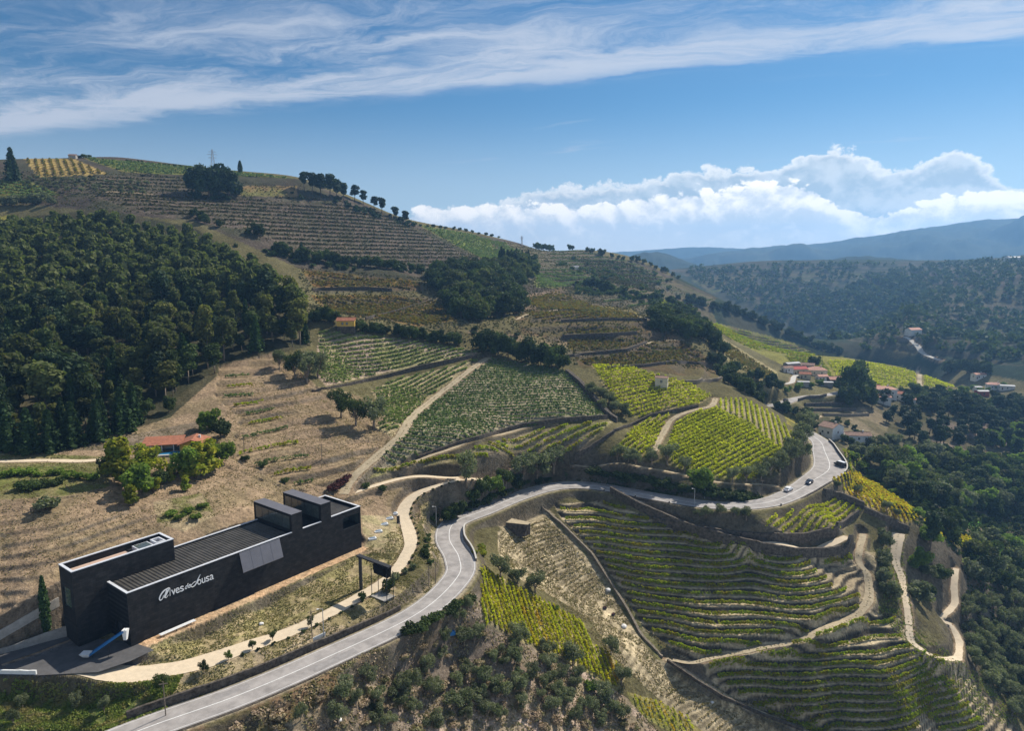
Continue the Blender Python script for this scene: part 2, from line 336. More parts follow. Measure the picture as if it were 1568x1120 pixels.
TERR = {'hillgen':(3.8,.6,.2),'shoulder':(3.2,.6,.2),'bowl':(1.5,.70,.10),'bowl_low':(1.75,.68,.10),'dry':(1.3,.62,.55),'ridge_t':(3.0,.55,.15),'ridge_t2':(3.0,.6,.2),'dryhill':(2.1,.72,.22),'bank':(1.5,.75,.45),'farside':(8.0,.55,.2),'midterr':(4.6,.72,.3),'browns':(6.5,.72,.5)}
QF = {}; RISER = np.zeros(Z.shape)
for nm, (h, fb, rise) in TERR.items():
    m = grid_mask(REG[nm]); q = ZS/h + (.035 if nm in ('bowl','bowl_low') else .10)*noise(GX, GY, 14*h/1.5, 21) + (.25*noise(GX, GY, 60, 22) if nm in ('midterr','browns','farside') else 0)
    f = q-np.floor(q); prof = np.where(f < fb, rise*f/fb, rise+(1-rise)*(f-fb)/(1-fb))
    zt = h*(np.floor(q)+prof - q) ; QF[nm] = (q, m, h)
    # soften at the rim of the region
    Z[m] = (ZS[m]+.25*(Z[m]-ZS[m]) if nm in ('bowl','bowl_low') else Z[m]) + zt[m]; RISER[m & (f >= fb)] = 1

ROADD = carve(ROAD, 0.16, 0.9, 2.6)
flatten(PAD, 24.36, 1.6); flatten(YARD, 24.16, 1.5)
def zline(px, hw, step=6, lift=0.0):
    """picture points -> smooth line on the ground with a half width"""
    P = [hit(u, v, ZS) for u, v in px]; L = smooth_line(P, 1.0); z = sample(Z, L[:,0], L[:,1])
    k = np.ones(9)/9; zz = np.convolve(np.pad(z, 4, mode='edge'), k, 'valid'); zz = np.convolve(np.pad(zz, 4, mode='edge'), k, 'valid')
    w = np.interp(np.linspace(0, 1, len(L)), np.linspace(0, 1, len(hw)), hw) if hasattr(hw, '__len__') else np.full(len(L), hw)
    w = w*(1+.13*noise(L[:,0], L[:,1], 5, 31)); return np.c_[L[:,0], L[:,1], zz+lift, w]
PATHS = {}
def path(name, px, hw, depth=.10, margin=.45, blend=1.2): 
    L = zline(px, hw); carve(L, depth, margin, blend); PATHS[name] = L
path('sand', [(70,1036),(130,1044),(200,1040),(290,1020),(380,990),(470,956),(540,921),(597,885),(622,850),(629,830),(623,806),(617,785),(632,761),(667,744),(701,733),(753,720),(800,712)], [1.6,2.6,2.6,2.1,1.7,1.6,1.6,1.8,1.9,1.6,1.5,1.4,1.3])
path('upper', [(522,761),(563,747),(615,733),(667,727),(703,725.5)], 1.1)
path('track', [(526,757),(539,733),(580,696),(615,665),(632,637),(667,608),(701,582),(749,547)], [1.5,1.7,1.7,1.5,1.6,1.7])
path('headland', [(620,716),(646,703),(701,684),(770,666),(804,655),(850,646)], .9)
path('hill', [(1000,697),(1003,688),(1017,661),(1030,642),(1060,629),(1089,622),(1096,609)], 1.2)
path('banktop', [(880,703),(930,708),(985,716),(1020,721),(1060,731),(1090,737),(1140,742),(1188,740)], .7)
path('terrace_top', [(940,754),(978,772),(1014,790),(1056,806),(1110,822),(1164,833),(1217,838),(1271,834),(1297,824)], [.7,.8,1,1,1.1,1.3,1.3,1.5,1.4])
path('dirt', [(1322,815),(1315,854),(1328,883),(1331,915),(1318,937),(1285,958),(1234,976),(1175,991),(1100,1006),(1062,1014),(1030,1012)], [1.0,1.1,1.3,1.5,1.2,.9,.8,.8])
path('gully', [(1020,1008),(1061,1036),(1106,1064),(1165,1091),(1240,1119),(1270,1130)], .8)
path('right', [(1376,812),(1372,857),(1381,890),(1387,919),(1391,949),(1395,976),(1413,997),(1434,1009),(1467,1012)], [2.2,1.3,1.0,.9,1.0,1.2,1.3])
path('right_up', [(1467,1012),(1468,985),(1455,958),(1443,943),(1461,928),(1461,898),(1464,869)], 1.0)
path('villa', [(-30,707),(60,706),(120,706),(165,704)], 1.3)
path('far_road', [(1386,515),(1400,523),(1411,537),(1422,545),(1440,553)], 3.2)
path('far_lane', [(1391,484),(1401,481)], 3)
path('village', [(1196,588),(1212,586),(1216,577),(1226,572),(1241,571)], 1.6)
path('lane', [(1243,659),(1245,645),(1254,637)], 1.6)
path('field_a', [(560,488),(600,478),(640,466),(668,458)], 1.0)
path('field_b', [(868,543),(905,541),(960,535),(1000,520),(1045,521)], .9)
path('field_c', [(790,490),(830,476),(930,474),(995,490)], 1.0)
path('vine_lane', [(1405,566),(1408,580),(1410,590)], 1.5)
_dv = [(-45,1003),(0,982),(50,953),(95,927),(120,910)]
path('drive', _dv, 1.9, .08, .7, 1.0)
def lower(mask_poly, dz):
    global Z
    m = grid_mask(mask_poly); Z = np.where(m, Z+dz, Z)

# ------------------------------------------------------------------ materials
def nodes(name):
    m = bpy.data.materials.new(name); m.use_nodes = True; nt = m.node_tree
    return m, nt, nt.nodes, nt.links, nt.nodes['Principled BSDF']
def mixc(N, L, fac, a, b, mode='MIX'):
    n = N.new('ShaderNodeMix'); n.data_type = 'RGBA'; n.blend_type = mode
    for sock, val in ((n.inputs[0], fac), (n.inputs[6], a), (n.inputs[7], b)):
        if hasattr(val, 'links'): L.new(val, sock)
        elif isinstance(val, (tuple, list)): sock.default_value = tuple(val)[:3]+(1,)
        else: sock.default_value = val
    return n.outputs[2]
def noise_n(N, L, scale, detail=4, rough=.6, vec=None):
    n = N.new('ShaderNodeTexNoise'); n.inputs['Scale'].default_value = scale; n.inputs['Detail'].default_value = detail; n.inputs['Roughness'].default_value = rough
    if vec is not None: L.new(vec, n.inputs['Vector'])
    return n.outputs[0]
def ramp(N, L, fac, stops):
    n = N.new('ShaderNodeValToRGB'); e = n.color_ramp.elements
    while len(e) < len(stops): e.new(.5)
    for k, (p, c) in zip(e, stops): k.position = p; k.color = (c,)*3+(1,) if not isinstance(c, tuple) else c+(1,)
    L.new(fac, n.inputs[0]); return n.outputs[0]
def mathn(N, L, op, a, b=None):
    n = N.new('ShaderNodeMath'); n.operation = op
    for i, v in enumerate((a, b)):
        if v is None: continue
        if hasattr(v, 'links'): L.new(v, n.inputs[i])
        else: n.inputs[i].default_value = v
    return n.outputs[0]
def surf(name, col, rough=.85, var=.25, scale=2.0, bump=0.0, bscale=6.0, spec=.2, metal=0.0, col2=None):
    """plain weathered surface: colour with procedural mottling"""
    m, nt, N, L, b = nodes(name); pos = N.new('ShaderNodeNewGeometry').outputs['Position']
    f = noise_n(N, L, scale, 5, .65, pos); c2 = col2 or tuple(c*(1-var*1.6) for c in col)
    L.new(mixc(N, L, ramp(N, L, f, [(.3, 0.0), (.7, 1.0)]), c2, tuple(min(1, c*(1+var*.6)) for c in col)), b.inputs['Base Color'])
    b.inputs['Roughness'].default_value = rough; b.inputs['Specular IOR Level'].default_value = spec; b.inputs['Metallic'].default_value = metal
    if bump:
        bn = N.new('ShaderNodeBump'); bn.inputs['Strength'].default_value = 1; bn.inputs['Distance'].default_value = bump
        L.new(noise_n(N, L, bscale, 5, .6, pos), bn.inputs['Height']); L.new(bn.outputs[0], b.inputs['Normal'])
    return m
def leafmat(name, c1, c2, c3=None, trans=.35, objvar=.35, spec=.1):
    """foliage: every leaf cluster its own tone, light passing through"""
    m, nt, N, L, b = nodes(name); out = nt.nodes['Material Output']
    g = N.new('ShaderNodeNewGeometry'); r = g.outputs['Random Per Island']; oi = N.new('ShaderNodeObjectInfo')
    col = mixc(N, L, r, c1, c2)
    if c3: col = mixc(N, L, ramp(N, L, noise_n(N, L, .35, 3, .6, g.outputs['Position']), [(.45, 0.0), (.62, 1.0)]), col, c3)
    v = mathn(N, L, 'ADD', mathn(N, L, 'MULTIPLY', oi.outputs['Random'], objvar*2), 1-objvar)
    cc = N.new('ShaderNodeCombineColor')
    for i in range(3): L.new(v, cc.inputs[i])
    col = mixc(N, L, 1.0, col, cc.outputs[0], 'MULTIPLY')
    L.new(col, b.inputs['Base Color']); b.inputs['Roughness'].default_value = .7; b.inputs['Specular IOR Level'].default_value = spec
    t = N.new('ShaderNodeBsdfTranslucent'); L.new(mixc(N, L, 1.0, col, (1.1,1.25,.6), 'MULTIPLY'), t.inputs[0])
    mx = N.new('ShaderNodeMixShader'); mx.inputs[0].default_value = trans; L.new(b.outputs[0], mx.inputs[1]); L.new(t.outputs[0], mx.inputs[2]); L.new(mx.outputs[0], out.inputs[0])
    return m

# ------------------------------------------------------------------ mesh helpers
def tag(o, label=None, cat=None, group=None, kind=None):
    if label: o['label'] = label
    if cat: o['category'] = cat
    if group: o['group'] = group
    if kind: o['kind'] = kind
    return o
def link(name, me, parent=None, mat=None):
    o = bpy.data.objects.new(name, me); COL.objects.link(o)
    if parent is not None: o.parent = parent
    if mat is not None: me.materials.append(mat)
    return o
def empty(name, loc=(0,0,0), rz=0, sc=1):
    o = bpy.data.objects.new(name, None); COL.objects.link(o); o.location = loc; o.rotation_euler = (0,0,rz); o.scale = (sc,)*3; o.empty_display_size = .5; return o
def np_mesh(name, V, Fq):
    """vertices (n,3) and equal-sided faces (m,k) -> mesh"""
    V = np.asarray(V, np.float32); Fq = np.asarray(Fq, np.int32); k = Fq.shape[1]; me = bpy.data.meshes.new(name)
    me.vertices.add(len(V)); me.vertices.foreach_set('co', V.ravel()); me.loops.add(Fq.size); me.loops.foreach_set('vertex_index', Fq.ravel())
    me.polygons.add(len(Fq)); me.polygons.foreach_set('loop_start', np.arange(0, Fq.size, k, dtype=np.int32)); me.update(calc_edges=True); return me
class MB:
    def __init__(s): s.v = []; s.f = []
    def add(s, V, Fs):
        n = len(s.v); s.v += [tuple(p) for p in V]; s.f += [tuple(i+n for i in f) for f in Fs]; return s
    def hexa(s, lo, hi):  # four bottom, four top corners
        return s.add(list(lo)+list(hi), [(3,2,1,0),(4,5,6,7),(0,1,5,4),(1,2,6,5),(2,3,7,6),(3,0,4,7)])
    def box(s, x0, x1, y0, y1, z0, z1):
        return s.hexa([(x0,y0,z0),(x1,y0,z0),(x1,y1,z0),(x0,y1,z0)], [(x0,y0,z1),(x1,y0,z1),(x1,y1,z1),(x0,y1,z1)])
    def bar(s, a, b, r, n=6, r2=None):
        a, b = Vector(a), Vector(b); d = (b-a).normalized(); u = d.orthogonal().normalized(); w = d.cross(u); r2 = r if r2 is None else r2; V = []
        for p, q in ((a, r), (b, r2)):
            for i in range(n): t = 2*math.pi*i/n; V.append(p+u*math.cos(t)*q+w*math.sin(t)*q)
        return s.add(V, [(i, (i+1)%n, n+(i+1)%n, n+i) for i in range(n)]+[tuple(range(n))[::-1], tuple(range(n, 2*n))])
    def build(s, name, mat=None, parent=None, smooth=False, bevel=0):
        me = bpy.data.meshes.new(name); me.from_pydata(s.v, [], s.f); me.update()
        if smooth: me.shade_smooth()
        o = link(name, me, parent, mat)
        if bevel:
            b = o.modifiers.new('bevel', 'BEVEL'); b.width = bevel; b.segments = 2; b.limit_method = 'ANGLE'
        return o
def ribbon(L, lift=0.0, cross=4, crown=0.0, edge_noise=.0):
    """road surface from a centre line with half widths (x,y,z,w)"""
    L = np.asarray(L); t = np.gradient(L[:,:2], axis=0); t /= np.linalg.norm(t, axis=1)[:,None]+1e-9; n = np.c_[-t[:,1], t[:,0]]
    V = []; m = cross+1
    for k in range(m):
        a = -1+2*k/cross; w = L[:,3]*a
        if edge_noise and k in (0, cross): w = w*(1+edge_noise*noise(L[:,0], L[:,1], 1.7, 40+k, 2))
        V.append(np.c_[L[:,0]+n[:,0]*w, L[:,1]+n[:,1]*w, L[:,2]+lift+crown*(1-a*a)])
    V = np.stack(V, 1).reshape(-1, 3); N_ = len(L); i = np.arange(N_-1)[:,None]*m; k = np.arange(cross)[None]
    f = np.stack([i+k, i+k+1, i+m+k+1, i+m+k], -1).reshape(-1, 4)[:, ::-1]
    return V, f

# ------------------------------------------------------------------ ground colour (what grows or lies where)
SOIL=(.34,.245,.155); TAN=(.285,.205,.130); DGRASS=(.30,.25,.125); SCRUB=(.12,.105,.05); FOREST=(.05,.05,.028); GRASS=(.10,.13,.03); SCHIST=(.17,.135,.105); PINKSOIL=(.36,.27,.20); GREEN=(.13,.15,.045); BROWNV=(.21,.135,.05); YELV=(.24,.21,.05); OLIVEG=(.13,.125,.05)
C = np.empty(Z.shape+(3,)); n1 = noise(GX, GY, 25, 50, 4)[...,None]; n2 = noise(GX, GY, 5, 60, 3)[...,None]
C[:] = SCRUB; C += .03*n1*np.array([1,.9,.5])
ROWP = np.zeros(Z.shape); ROWA = np.zeros(Z.shape)
def paint(px, col, col2=None, scale=6, bias=0.0, rows=None, seed=70, Zg=None):
    m = grid_mask(trace(px, 8, True, Zg)) if not isinstance(px, np.ndarray) else px
    c = np.array(col)
    if col2 is not None:
        k = sstep(-.25, .25, noise(GX[m], GY[m], scale, seed, 4)+bias)[:,None]; C[m] = c*(1-k)+np.array(col2)*k
    else: C[m] = c
    if rows:
        (ang, sp, amt) = rows; a = R(ang); ROWP[m] = (GX[m]*math.cos(a)+GY[m]*math.sin(a))/sp; ROWA[m] = amt
    return m
# far side and middle distance
_k = sstep(-.25, .25, noise(GX, GY, 55, 70, 4))[...,None]; _fm = ((RR[:,None] > 800) & (GX > 230)); C[_fm] = (np.array((.030,.044,.028))*(1-_k)+np.array((.058,.058,.038))*_k)[_fm]
paint([(1020,412),(1110,406),(1300,403),(1650,392),(1650,600),(1440,560),(1300,548),(1180,500),(1060,455)], (.030,.044,.028), (.056,.056,.037), 50)
for q in (((1060,430),(1150,412),(1180,425),(1090,450)),((1200,420),(1300,412),(1330,425),(1240,440)),((1480,402),(1650,392),(1650,412),(1500,415)),((1400,455),(1500,440),(1530,455),(1440,480)),((1440,500),(1510,480),(1600,500),(1480,525)),((1350,530),(1400,525),(1405,545),(1360,550)),((1390,440),(1470,430),(1650,440),(1650,470),(1480,470))):
    paint(q, (.075,.085,.036), (.10,.088,.045), 40)
paint([(1400,414),(1650,420),(1650,436),(1460,440)], (.075,.058,.045), (.05,.05,.034), 30)
# big slope
paint([(-80,240),(180,240),(460,275),(640,345),(980,402),(1100,457),(1060,480),(900,470),(760,450),(640,430),(460,412),(300,340),(-80,300)], (.085,.068,.052), (.062,.06,.036), 25)
paint([(36,243),(112,243),(166,266),(60,272)], (.36,.26,.09), None, rows=(-12, 4.6, .9))
paint([(122,240),(300,256),(452,273),(300,268),(190,264)], (.17,.19,.045), (.21,.19,.06), 30, rows=(40, 3, .4))
paint([(-80,272),(45,278),(92,298),(60,304),(-80,300)], (.22,.19,.05), (.16,.16,.04), 10, rows=(95, 3, .4))
paint([(-80,335),(25,330),(40,350),(-80,360)], (.26,.23,.05))
paint([(170,290),(240,298),(200,310),(150,300)], (.22,.17,.11))
m = grid_mask(REG['ridge_t']) | grid_mask(REG['ridge_t2']); paint(m, (.125,.095,.075), (.075,.07,.042), 7)
for nm_, mul_ in (('ridge_t',1),('ridge_t2',1)): ROWP[QF[nm_][1]] = QF[nm_][0][QF[nm_][1]]*mul_*2; ROWA[QF[nm_][1]] = .8
ROWP[QF['farside'][1]] = QF['farside'][0][QF['farside'][1]]*2; ROWA[QF['farside'][1]] = .45
paint([(360,285),(455,285),(455,302),(365,300)], (.25,.17,.08), (.15,.14,.05), 8)
paint([(640,345),(720,358),(830,402),(790,410),(740,398),(690,372)], (.17,.19,.05), (.14,.14,.05), 30)
paint([(745,365),(800,378),(830,402),(760,385)], (.16,.115,.07), (.12,.10,.05), 12)
paint([(815,416),(880,414),(915,432),(860,442),(820,440)], (.16,.20,.055), (.19,.19,.07), 25, rows=(80, 3, .35))
paint([(880,395),(960,400),(1010,425),(1000,450),(920,430)], (.13,.11,.055), (.16,.115,.07), 20)
paint([(462,414),(640,430),(648,446),(480,440)], (.18,.105,.038), (.15,.115,.04), 7, rows=(88, 2.4, .4))
paint([(475,452),(600,452),(672,462),(700,492),(640,500),(560,486),(500,480)], (.17,.105,.038), (.15,.12,.04), 8, rows=(88, 2.4, .4))
paint([(780,465),(860,440),(930,470),(1000,490),(1080,545),(1115,580),(1040,575),(960,560),(890,565),(870,530),(800,512)], (.125,.085,.045), (.11,.09,.04), 12, rows=(100, 2.4, .4))
paint([(785,455),(850,444),(880,460),(800,478)], (.27,.20,.14), (.18,.13,.08), 8)
paint([(900,468),(960,470),(995,490),(930,482)], (.25,.20,.06))
paint([(700,505),(880,520),(870,540),(780,530)], (.20,.15,.09), (.14,.12,.06), 9)
paint([(1075,500),(1110,520),(1190,570),(1190,600),(1165,600),(1120,560)], (.28,.23,.12), (.22,.19,.08), 14)
paint([(1085,492),(1160,510),(1300,549),(1380,562),(1462,592),(1300,598),(1250,570),(1200,560),(1120,520)], (.24,.22,.05), (.19,.18,.05), 16, rows=(60, 2.6, .35))
paint([(1120,500),(1180,520),(1260,540),(1240,548),(1150,530)], (.16,.12,.06), (.18,.16,.06), 12)
m = QF['hillgen'][1]; paint(m, (.12,.10,.055), (.085,.085,.04), 14)
m = QF['shoulder'][1]; paint(m, (.12,.095,.07), (.08,.075,.045), 9)
# right side below the village
paint([(1160,640),(1300,605),(1470,600),(1650,600),(1650,960),(1470,960),(1400,830),(1300,720),(1255,660)], (.075,.07,.035), (.11,.095,.055), 12)
paint([(1270,630),(1350,620),(1360,660),(1300,690),(1270,670)], (.2,.16,.10), (.13,.11,.06), 9)
paint([(1420,640),(1600,650),(1600,690),(1430,690)], (.20,.155,.125), (.10,.085,.05), 10)
paint([(1200,630),(1250,640),(1230,660),(1205,650)], (.24,.20,.05), (.14,.13,.04), 6)
paint([(1290,690),(1325,690),(1325,720),(1300,715)], (.17,.17,.05), (.25,.2,.1), 4)
paint([(1460,790),(1520,780),(1540,830),(1470,840)], (.12,.16,.05), (.17,.13,.09), 8)
paint([(1478,796),(1505,800),(1500,808),(1475,803)], (.12,.30,.04))
# left wood and slope over the winery
paint([(-80,345),(160,320),(300,350),(420,430),(475,490),(475,530),(350,562),(260,645),(100,692),(-80,700)], FOREST, (.08,.07,.04), 10)
paint([(-80,690),(100,690),(260,640),(350,560),(430,540),(485,592),(530,600),(640,640),(740,548),(760,560),(560,740),(640,735),(700,735),(640,800),(640,840),(553,850),(200,900),(90,960),(-80,1000)], TAN, (.225,.17,.10), 7)
paint([(-80,690),(160,700),(170,745),(100,760),(-80,770)], (.13,.135,.045), (.20,.17,.08), 6)
paint([(-80,715),(110,715),(100,740),(-80,760)], (.10,.125,.035), (.16,.16,.05), 4)
paint([(235,770),(310,755),(330,790),(280,815),(240,800)], (.17,.165,.06), (.32,.25,.15), 4)
paint([(100,690),(210,665),(330,640),(330,655),(200,690)], (.22,.17,.12), (.15,.12,.08), 4)
m = grid_mask(REG['dryhill']); paint(m, TAN, (.25,.185,.11), 5); ROWP[m] = QF['dryhill'][0][m]*3; ROWA[m] = .45
m = grid_mask(trace([(-80,770),(170,745),(330,700),(440,745),(560,745),(620,760),(560,790),(430,765),(240,805),(90,860),(-80,960)], 8, True)); ROWP[m] = ZS[m]/1.1; ROWA[m] = .25
# vineyards with rows standing on them
VINE = {}
VINE['F1'] = [(488,508),(530,508),(640,524),(738,541),(690,551),(600,569),(500,592),(484,575)]
VINE['F2'] = [(735,551),(690,562),(600,583),(570,600),(590,640),(575,655),(600,670),(625,640),(660,607),(700,577)]
VINE['F3'] = [(752,549),(870,570),(905,610),(928,640),(860,646),(800,656),(700,680),(640,703),(595,715),(545,740),(585,697),(620,668),(638,640),(675,608)]
VINE['F4'] = [(560,722),(650,706),(720,690),(800,662),(880,650),(938,646),(885,695),(800,700),(700,706),(650,718),(560,735)]
VINE['F5'] = [(1035,645),(1065,632),(1095,624),(1150,650),(1200,690),(1200,705),(1150,735),(1100,735),(1030,715),(1020,690)]
VINE['F6'] = [(1100,612),(1140,612),(1190,640),(1222,675),(1222,690),(1203,697),(1155,652),(1100,624)]
VINE['F7'] = [(905,560),(960,562),(1000,572),(1060,590),(1090,607),(1070,620),(1020,628),(975,640),(950,630),(930,600)]
VINE['F8'] = [(940,690),(980,645),(1026,634),(1012,662),(1000,690),(985,705),(940,700)]
VINE['F9'] = [(1165,798),(1210,785),(1262,760),(1318,778),(1322,785),(1290,812),(1260,822),(1200,822),(1165,815)]
VINE['F10'] = [(1268,738),(1310,720),(1360,755),(1400,780),(1405,800),(1385,805),(1330,778)]
VINE['F11'] = [(738,872),(770,885),(800,905),(840,925),(895,955),(905,985),(935,1005),(960,1035),(945,1060),(900,1030),(860,1010),(800,985),(760,965),(735,960)]
VINE['F12'] = [(1290,690),(1322,686),(1330,712),(1300,716)]
VINE['F13'] = [(960,1060),(1010,1075),(1060,1100),(1100,1125),(1030,1125),(970,1090)]
VINE['F14'] = [(1415,795),(1440,805),(1500,830),(1495,850),(1450,830),(1420,815)]
VINE['F15'] = [(466,416),(636,431),(646,444),(484,439)]
VINE['F16'] = [(482,454),(600,454),(670,463),(696,490),(640,498),(560,484),(505,478)]
VINE['F17'] = [(868,500),(985,500),(975,511),(868,515)]
VINE['F18'] = [(868,521),(990,516),(1000,518),(960,533),(872,541)]
VINE['F19'] = [(880,552),(960,543),(1000,526),(1060,530),(1085,555),(1000,560),(925,563)]
VINE['F20'] = [(1265,553),(1300,552),(1380,564),(1402,572),(1405,592),(1330,594),(1290,590)]
VINE['F21'] = [(1200,545),(1260,553),(1285,588),(1258,570),(1210,556)]
VINE['F22'] = [(1414,574),(1440,582),(1462,594),(1414,594)]
VINE['F24'] = [(1088,496),(1160,513),(1255,543),(1240,549),(1150,534),(1112,517)]
VINE['F25'] = [(1082,506),(1110,523),(1186,573),(1184,590),(1162,590),(1120,558)]
VINE['F26'] = [(645,346),(720,359),(770,372),(828,402),(790,409),(742,398),(692,373)]
VINE['F27'] = [(818,417),(880,415),(913,432),(860,441),(822,439)]
VINE['F28'] = [(880,396),(960,402),(1010,427),(1000,448),(920,430)]
VINE['F29'] = [(38,244),(112,244),(164,266),(62,271)]
VINE['F30'] = [(124,241),(300,257),(450,273),(300,268),(192,264)]
VINE['F31'] = [(-80,273),(45,279),(90,298),(60,303),(-80,299)]
VINE['F32'] = [(1005,455),(1085,492),(1070,500),(1020,480)]
VINE['F33'] = [(790,462),(850,448),(905,468),(985,486),(900,476),(830,474)]
VINE['F23'] = [(800,480),(900,478),(985,487),(930,489),(830,492)]
for k, px in list(VINE.items())[:14]:
    paint(px, *{'F1':(PINKSOIL,(.30,.27,.13),14),'F2':((.38,.30,.18),(.31,.27,.14),10),'F3':((.33,.27,.19),(.26,.23,.145),22),'F4':((.30,.24,.14),(.22,.2,.09),10),'F5':((.17,.17,.05),(.22,.20,.08),6),'F6':((.30,.25,.14),(.22,.2,.09),8),'F7':((.22,.19,.07),(.28,.22,.11),6),'F8':((.2,.17,.07),(.26,.21,.1),6),'F9':((.22,.18,.1),(.28,.22,.13),6),'F10':((.33,.26,.15),(.26,.2,.09),5),'F11':((.36,.29,.15),(.26,.22,.09),4),'F12':((.24,.2,.1),(.2,.18,.07),4),'F13':((.3,.25,.1),(.2,.19,.06),4),'F14':((.26,.22,.08),(.2,.18,.06),4)}[k])
# bowl, dry spur, olive slope, verge
m = grid_mask(REG['bowl']) | grid_mask(REG['bowl_low']); paint(m, (.30,.24,.16), (.24,.19,.115), 4)
paint([(1300,846),(1340,846),(1345,930),(1300,960),(1180,1000),(1060,1028),(1060,1006),(1180,980),(1285,948),(1320,920)], (.33,.27,.18), (.24,.2,.12), 3)
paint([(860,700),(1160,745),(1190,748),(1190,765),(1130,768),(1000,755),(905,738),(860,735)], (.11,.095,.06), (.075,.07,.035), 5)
m = grid_mask(REG['dry']); paint(m, (.38,.315,.20), (.28,.245,.13), 3)
paint([(760,800),(840,778),(850,790),(770,815)], (.36,.29,.18))
paint([(855,795),(905,845),(950,905),(985,962),(1030,1005),(1015,1020),(965,955),(930,900),(895,850),(850,800)], (.22,.185,.12), (.15,.14,.06), 4)
paint([(1000,1010),(1060,1020),(1240,1115),(1260,1130),(1200,1130),(1060,1055)], (.30,.25,.16), (.17,.165,.06), 3)
paint([(330,1125),(700,925),(735,905),(740,960),(800,985),(905,1035),(960,1070),(1010,1125)], (.43,.325,.245), (.27,.215,.14), 3)
paint([(250,1130),(640,955),(720,905),(735,930),(640,1000),(400,1130)], (.20,.13,.075), (.12,.10,.045), 2.5)
paint([(-80,1036),(75,1040),(140,1050),(250,1040),(280,1035),(250,1090),(180,1120),(-80,1130)], (.11,.135,.035), (.22,.19,.08), 4)
paint([(-80,1060),(150,1070),(240,1090),(180,1125),(-80,1130)], (.085,.12,.03), (.14,.15,.05), 3)
paint([(280,1030),(380,998),(470,962),(600,893),(640,905),(660,880),(640,760),(700,740),(720,780),(680,830),(660,905),(500,985),(300,1075),(255,1085)], (.37,.29,.185), (.29,.235,.12), 3)
paint([(205,1005),(300,962),(400,915),(550,850),(600,855),(615,820),(625,850),(595,882),(540,916),(470,950),(380,985),(290,1013),(160,1036),(190,1015)], (.25,.215,.095), (.34,.27,.15), 1.6)
paint([(553,790),(620,790),(612,850),(560,845)], (.40,.31,.19), (.31,.26,.14), 2.5)
paint(grid_mask([bw(-1,-2.8), bw(60,-2.4), bw(60,0), bw(-1,0)]), (.55,.36,.21), (.47,.33,.2), 3)
paint(grid_mask(YARD), (.10,.098,.098))
# roads and paths leave a worn edge
for nm, L in PATHS.items():
    D, H, S = line_dist(L, GX, GY, 5); k = (1-sstep(L[:,3].mean(), L[:,3].mean()+.9, D))[...,None]; C = C*(1-k)+np.array(TAN)*k
k = (1-sstep(.2, 1.3, ROADD))[...,None]; C = C*(1-k)+np.array((.33,.28,.19))*k
# steep faces are schist wall and bare rock
gz = np.gradient(Z, axis=0)/np.gradient(RR)[:,None]; gt = np.gradient(Z, axis=1)/(RR[:,None]*(TH[1]-TH[0])); SLOPE = np.hypot(gz, gt)
k = (sstep(.75, 1.15, SLOPE)*(RR[:,None] < 330))[...,None]*.8; C = C*(1-k)+(np.array((.105,.088,.068))+.03*n2)*k
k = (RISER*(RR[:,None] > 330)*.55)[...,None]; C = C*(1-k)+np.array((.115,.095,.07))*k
for nm_, bc, rc in (('bowl',(.38,.305,.195),(.075,.064,.05)),('bowl_low',(.38,.305,.195),(.075,.064,.05)),('dry',(.43,.35,.22),(.24,.195,.12))):  # pale grass benches; dark schist risers with some shade painted in
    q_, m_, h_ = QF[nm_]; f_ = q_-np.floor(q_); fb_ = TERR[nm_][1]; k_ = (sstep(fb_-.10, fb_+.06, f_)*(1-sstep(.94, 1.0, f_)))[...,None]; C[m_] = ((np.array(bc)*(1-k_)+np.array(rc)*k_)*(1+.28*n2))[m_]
C *= (1+.16*n1+.14*n2); C = np.clip(C, .01, .9)

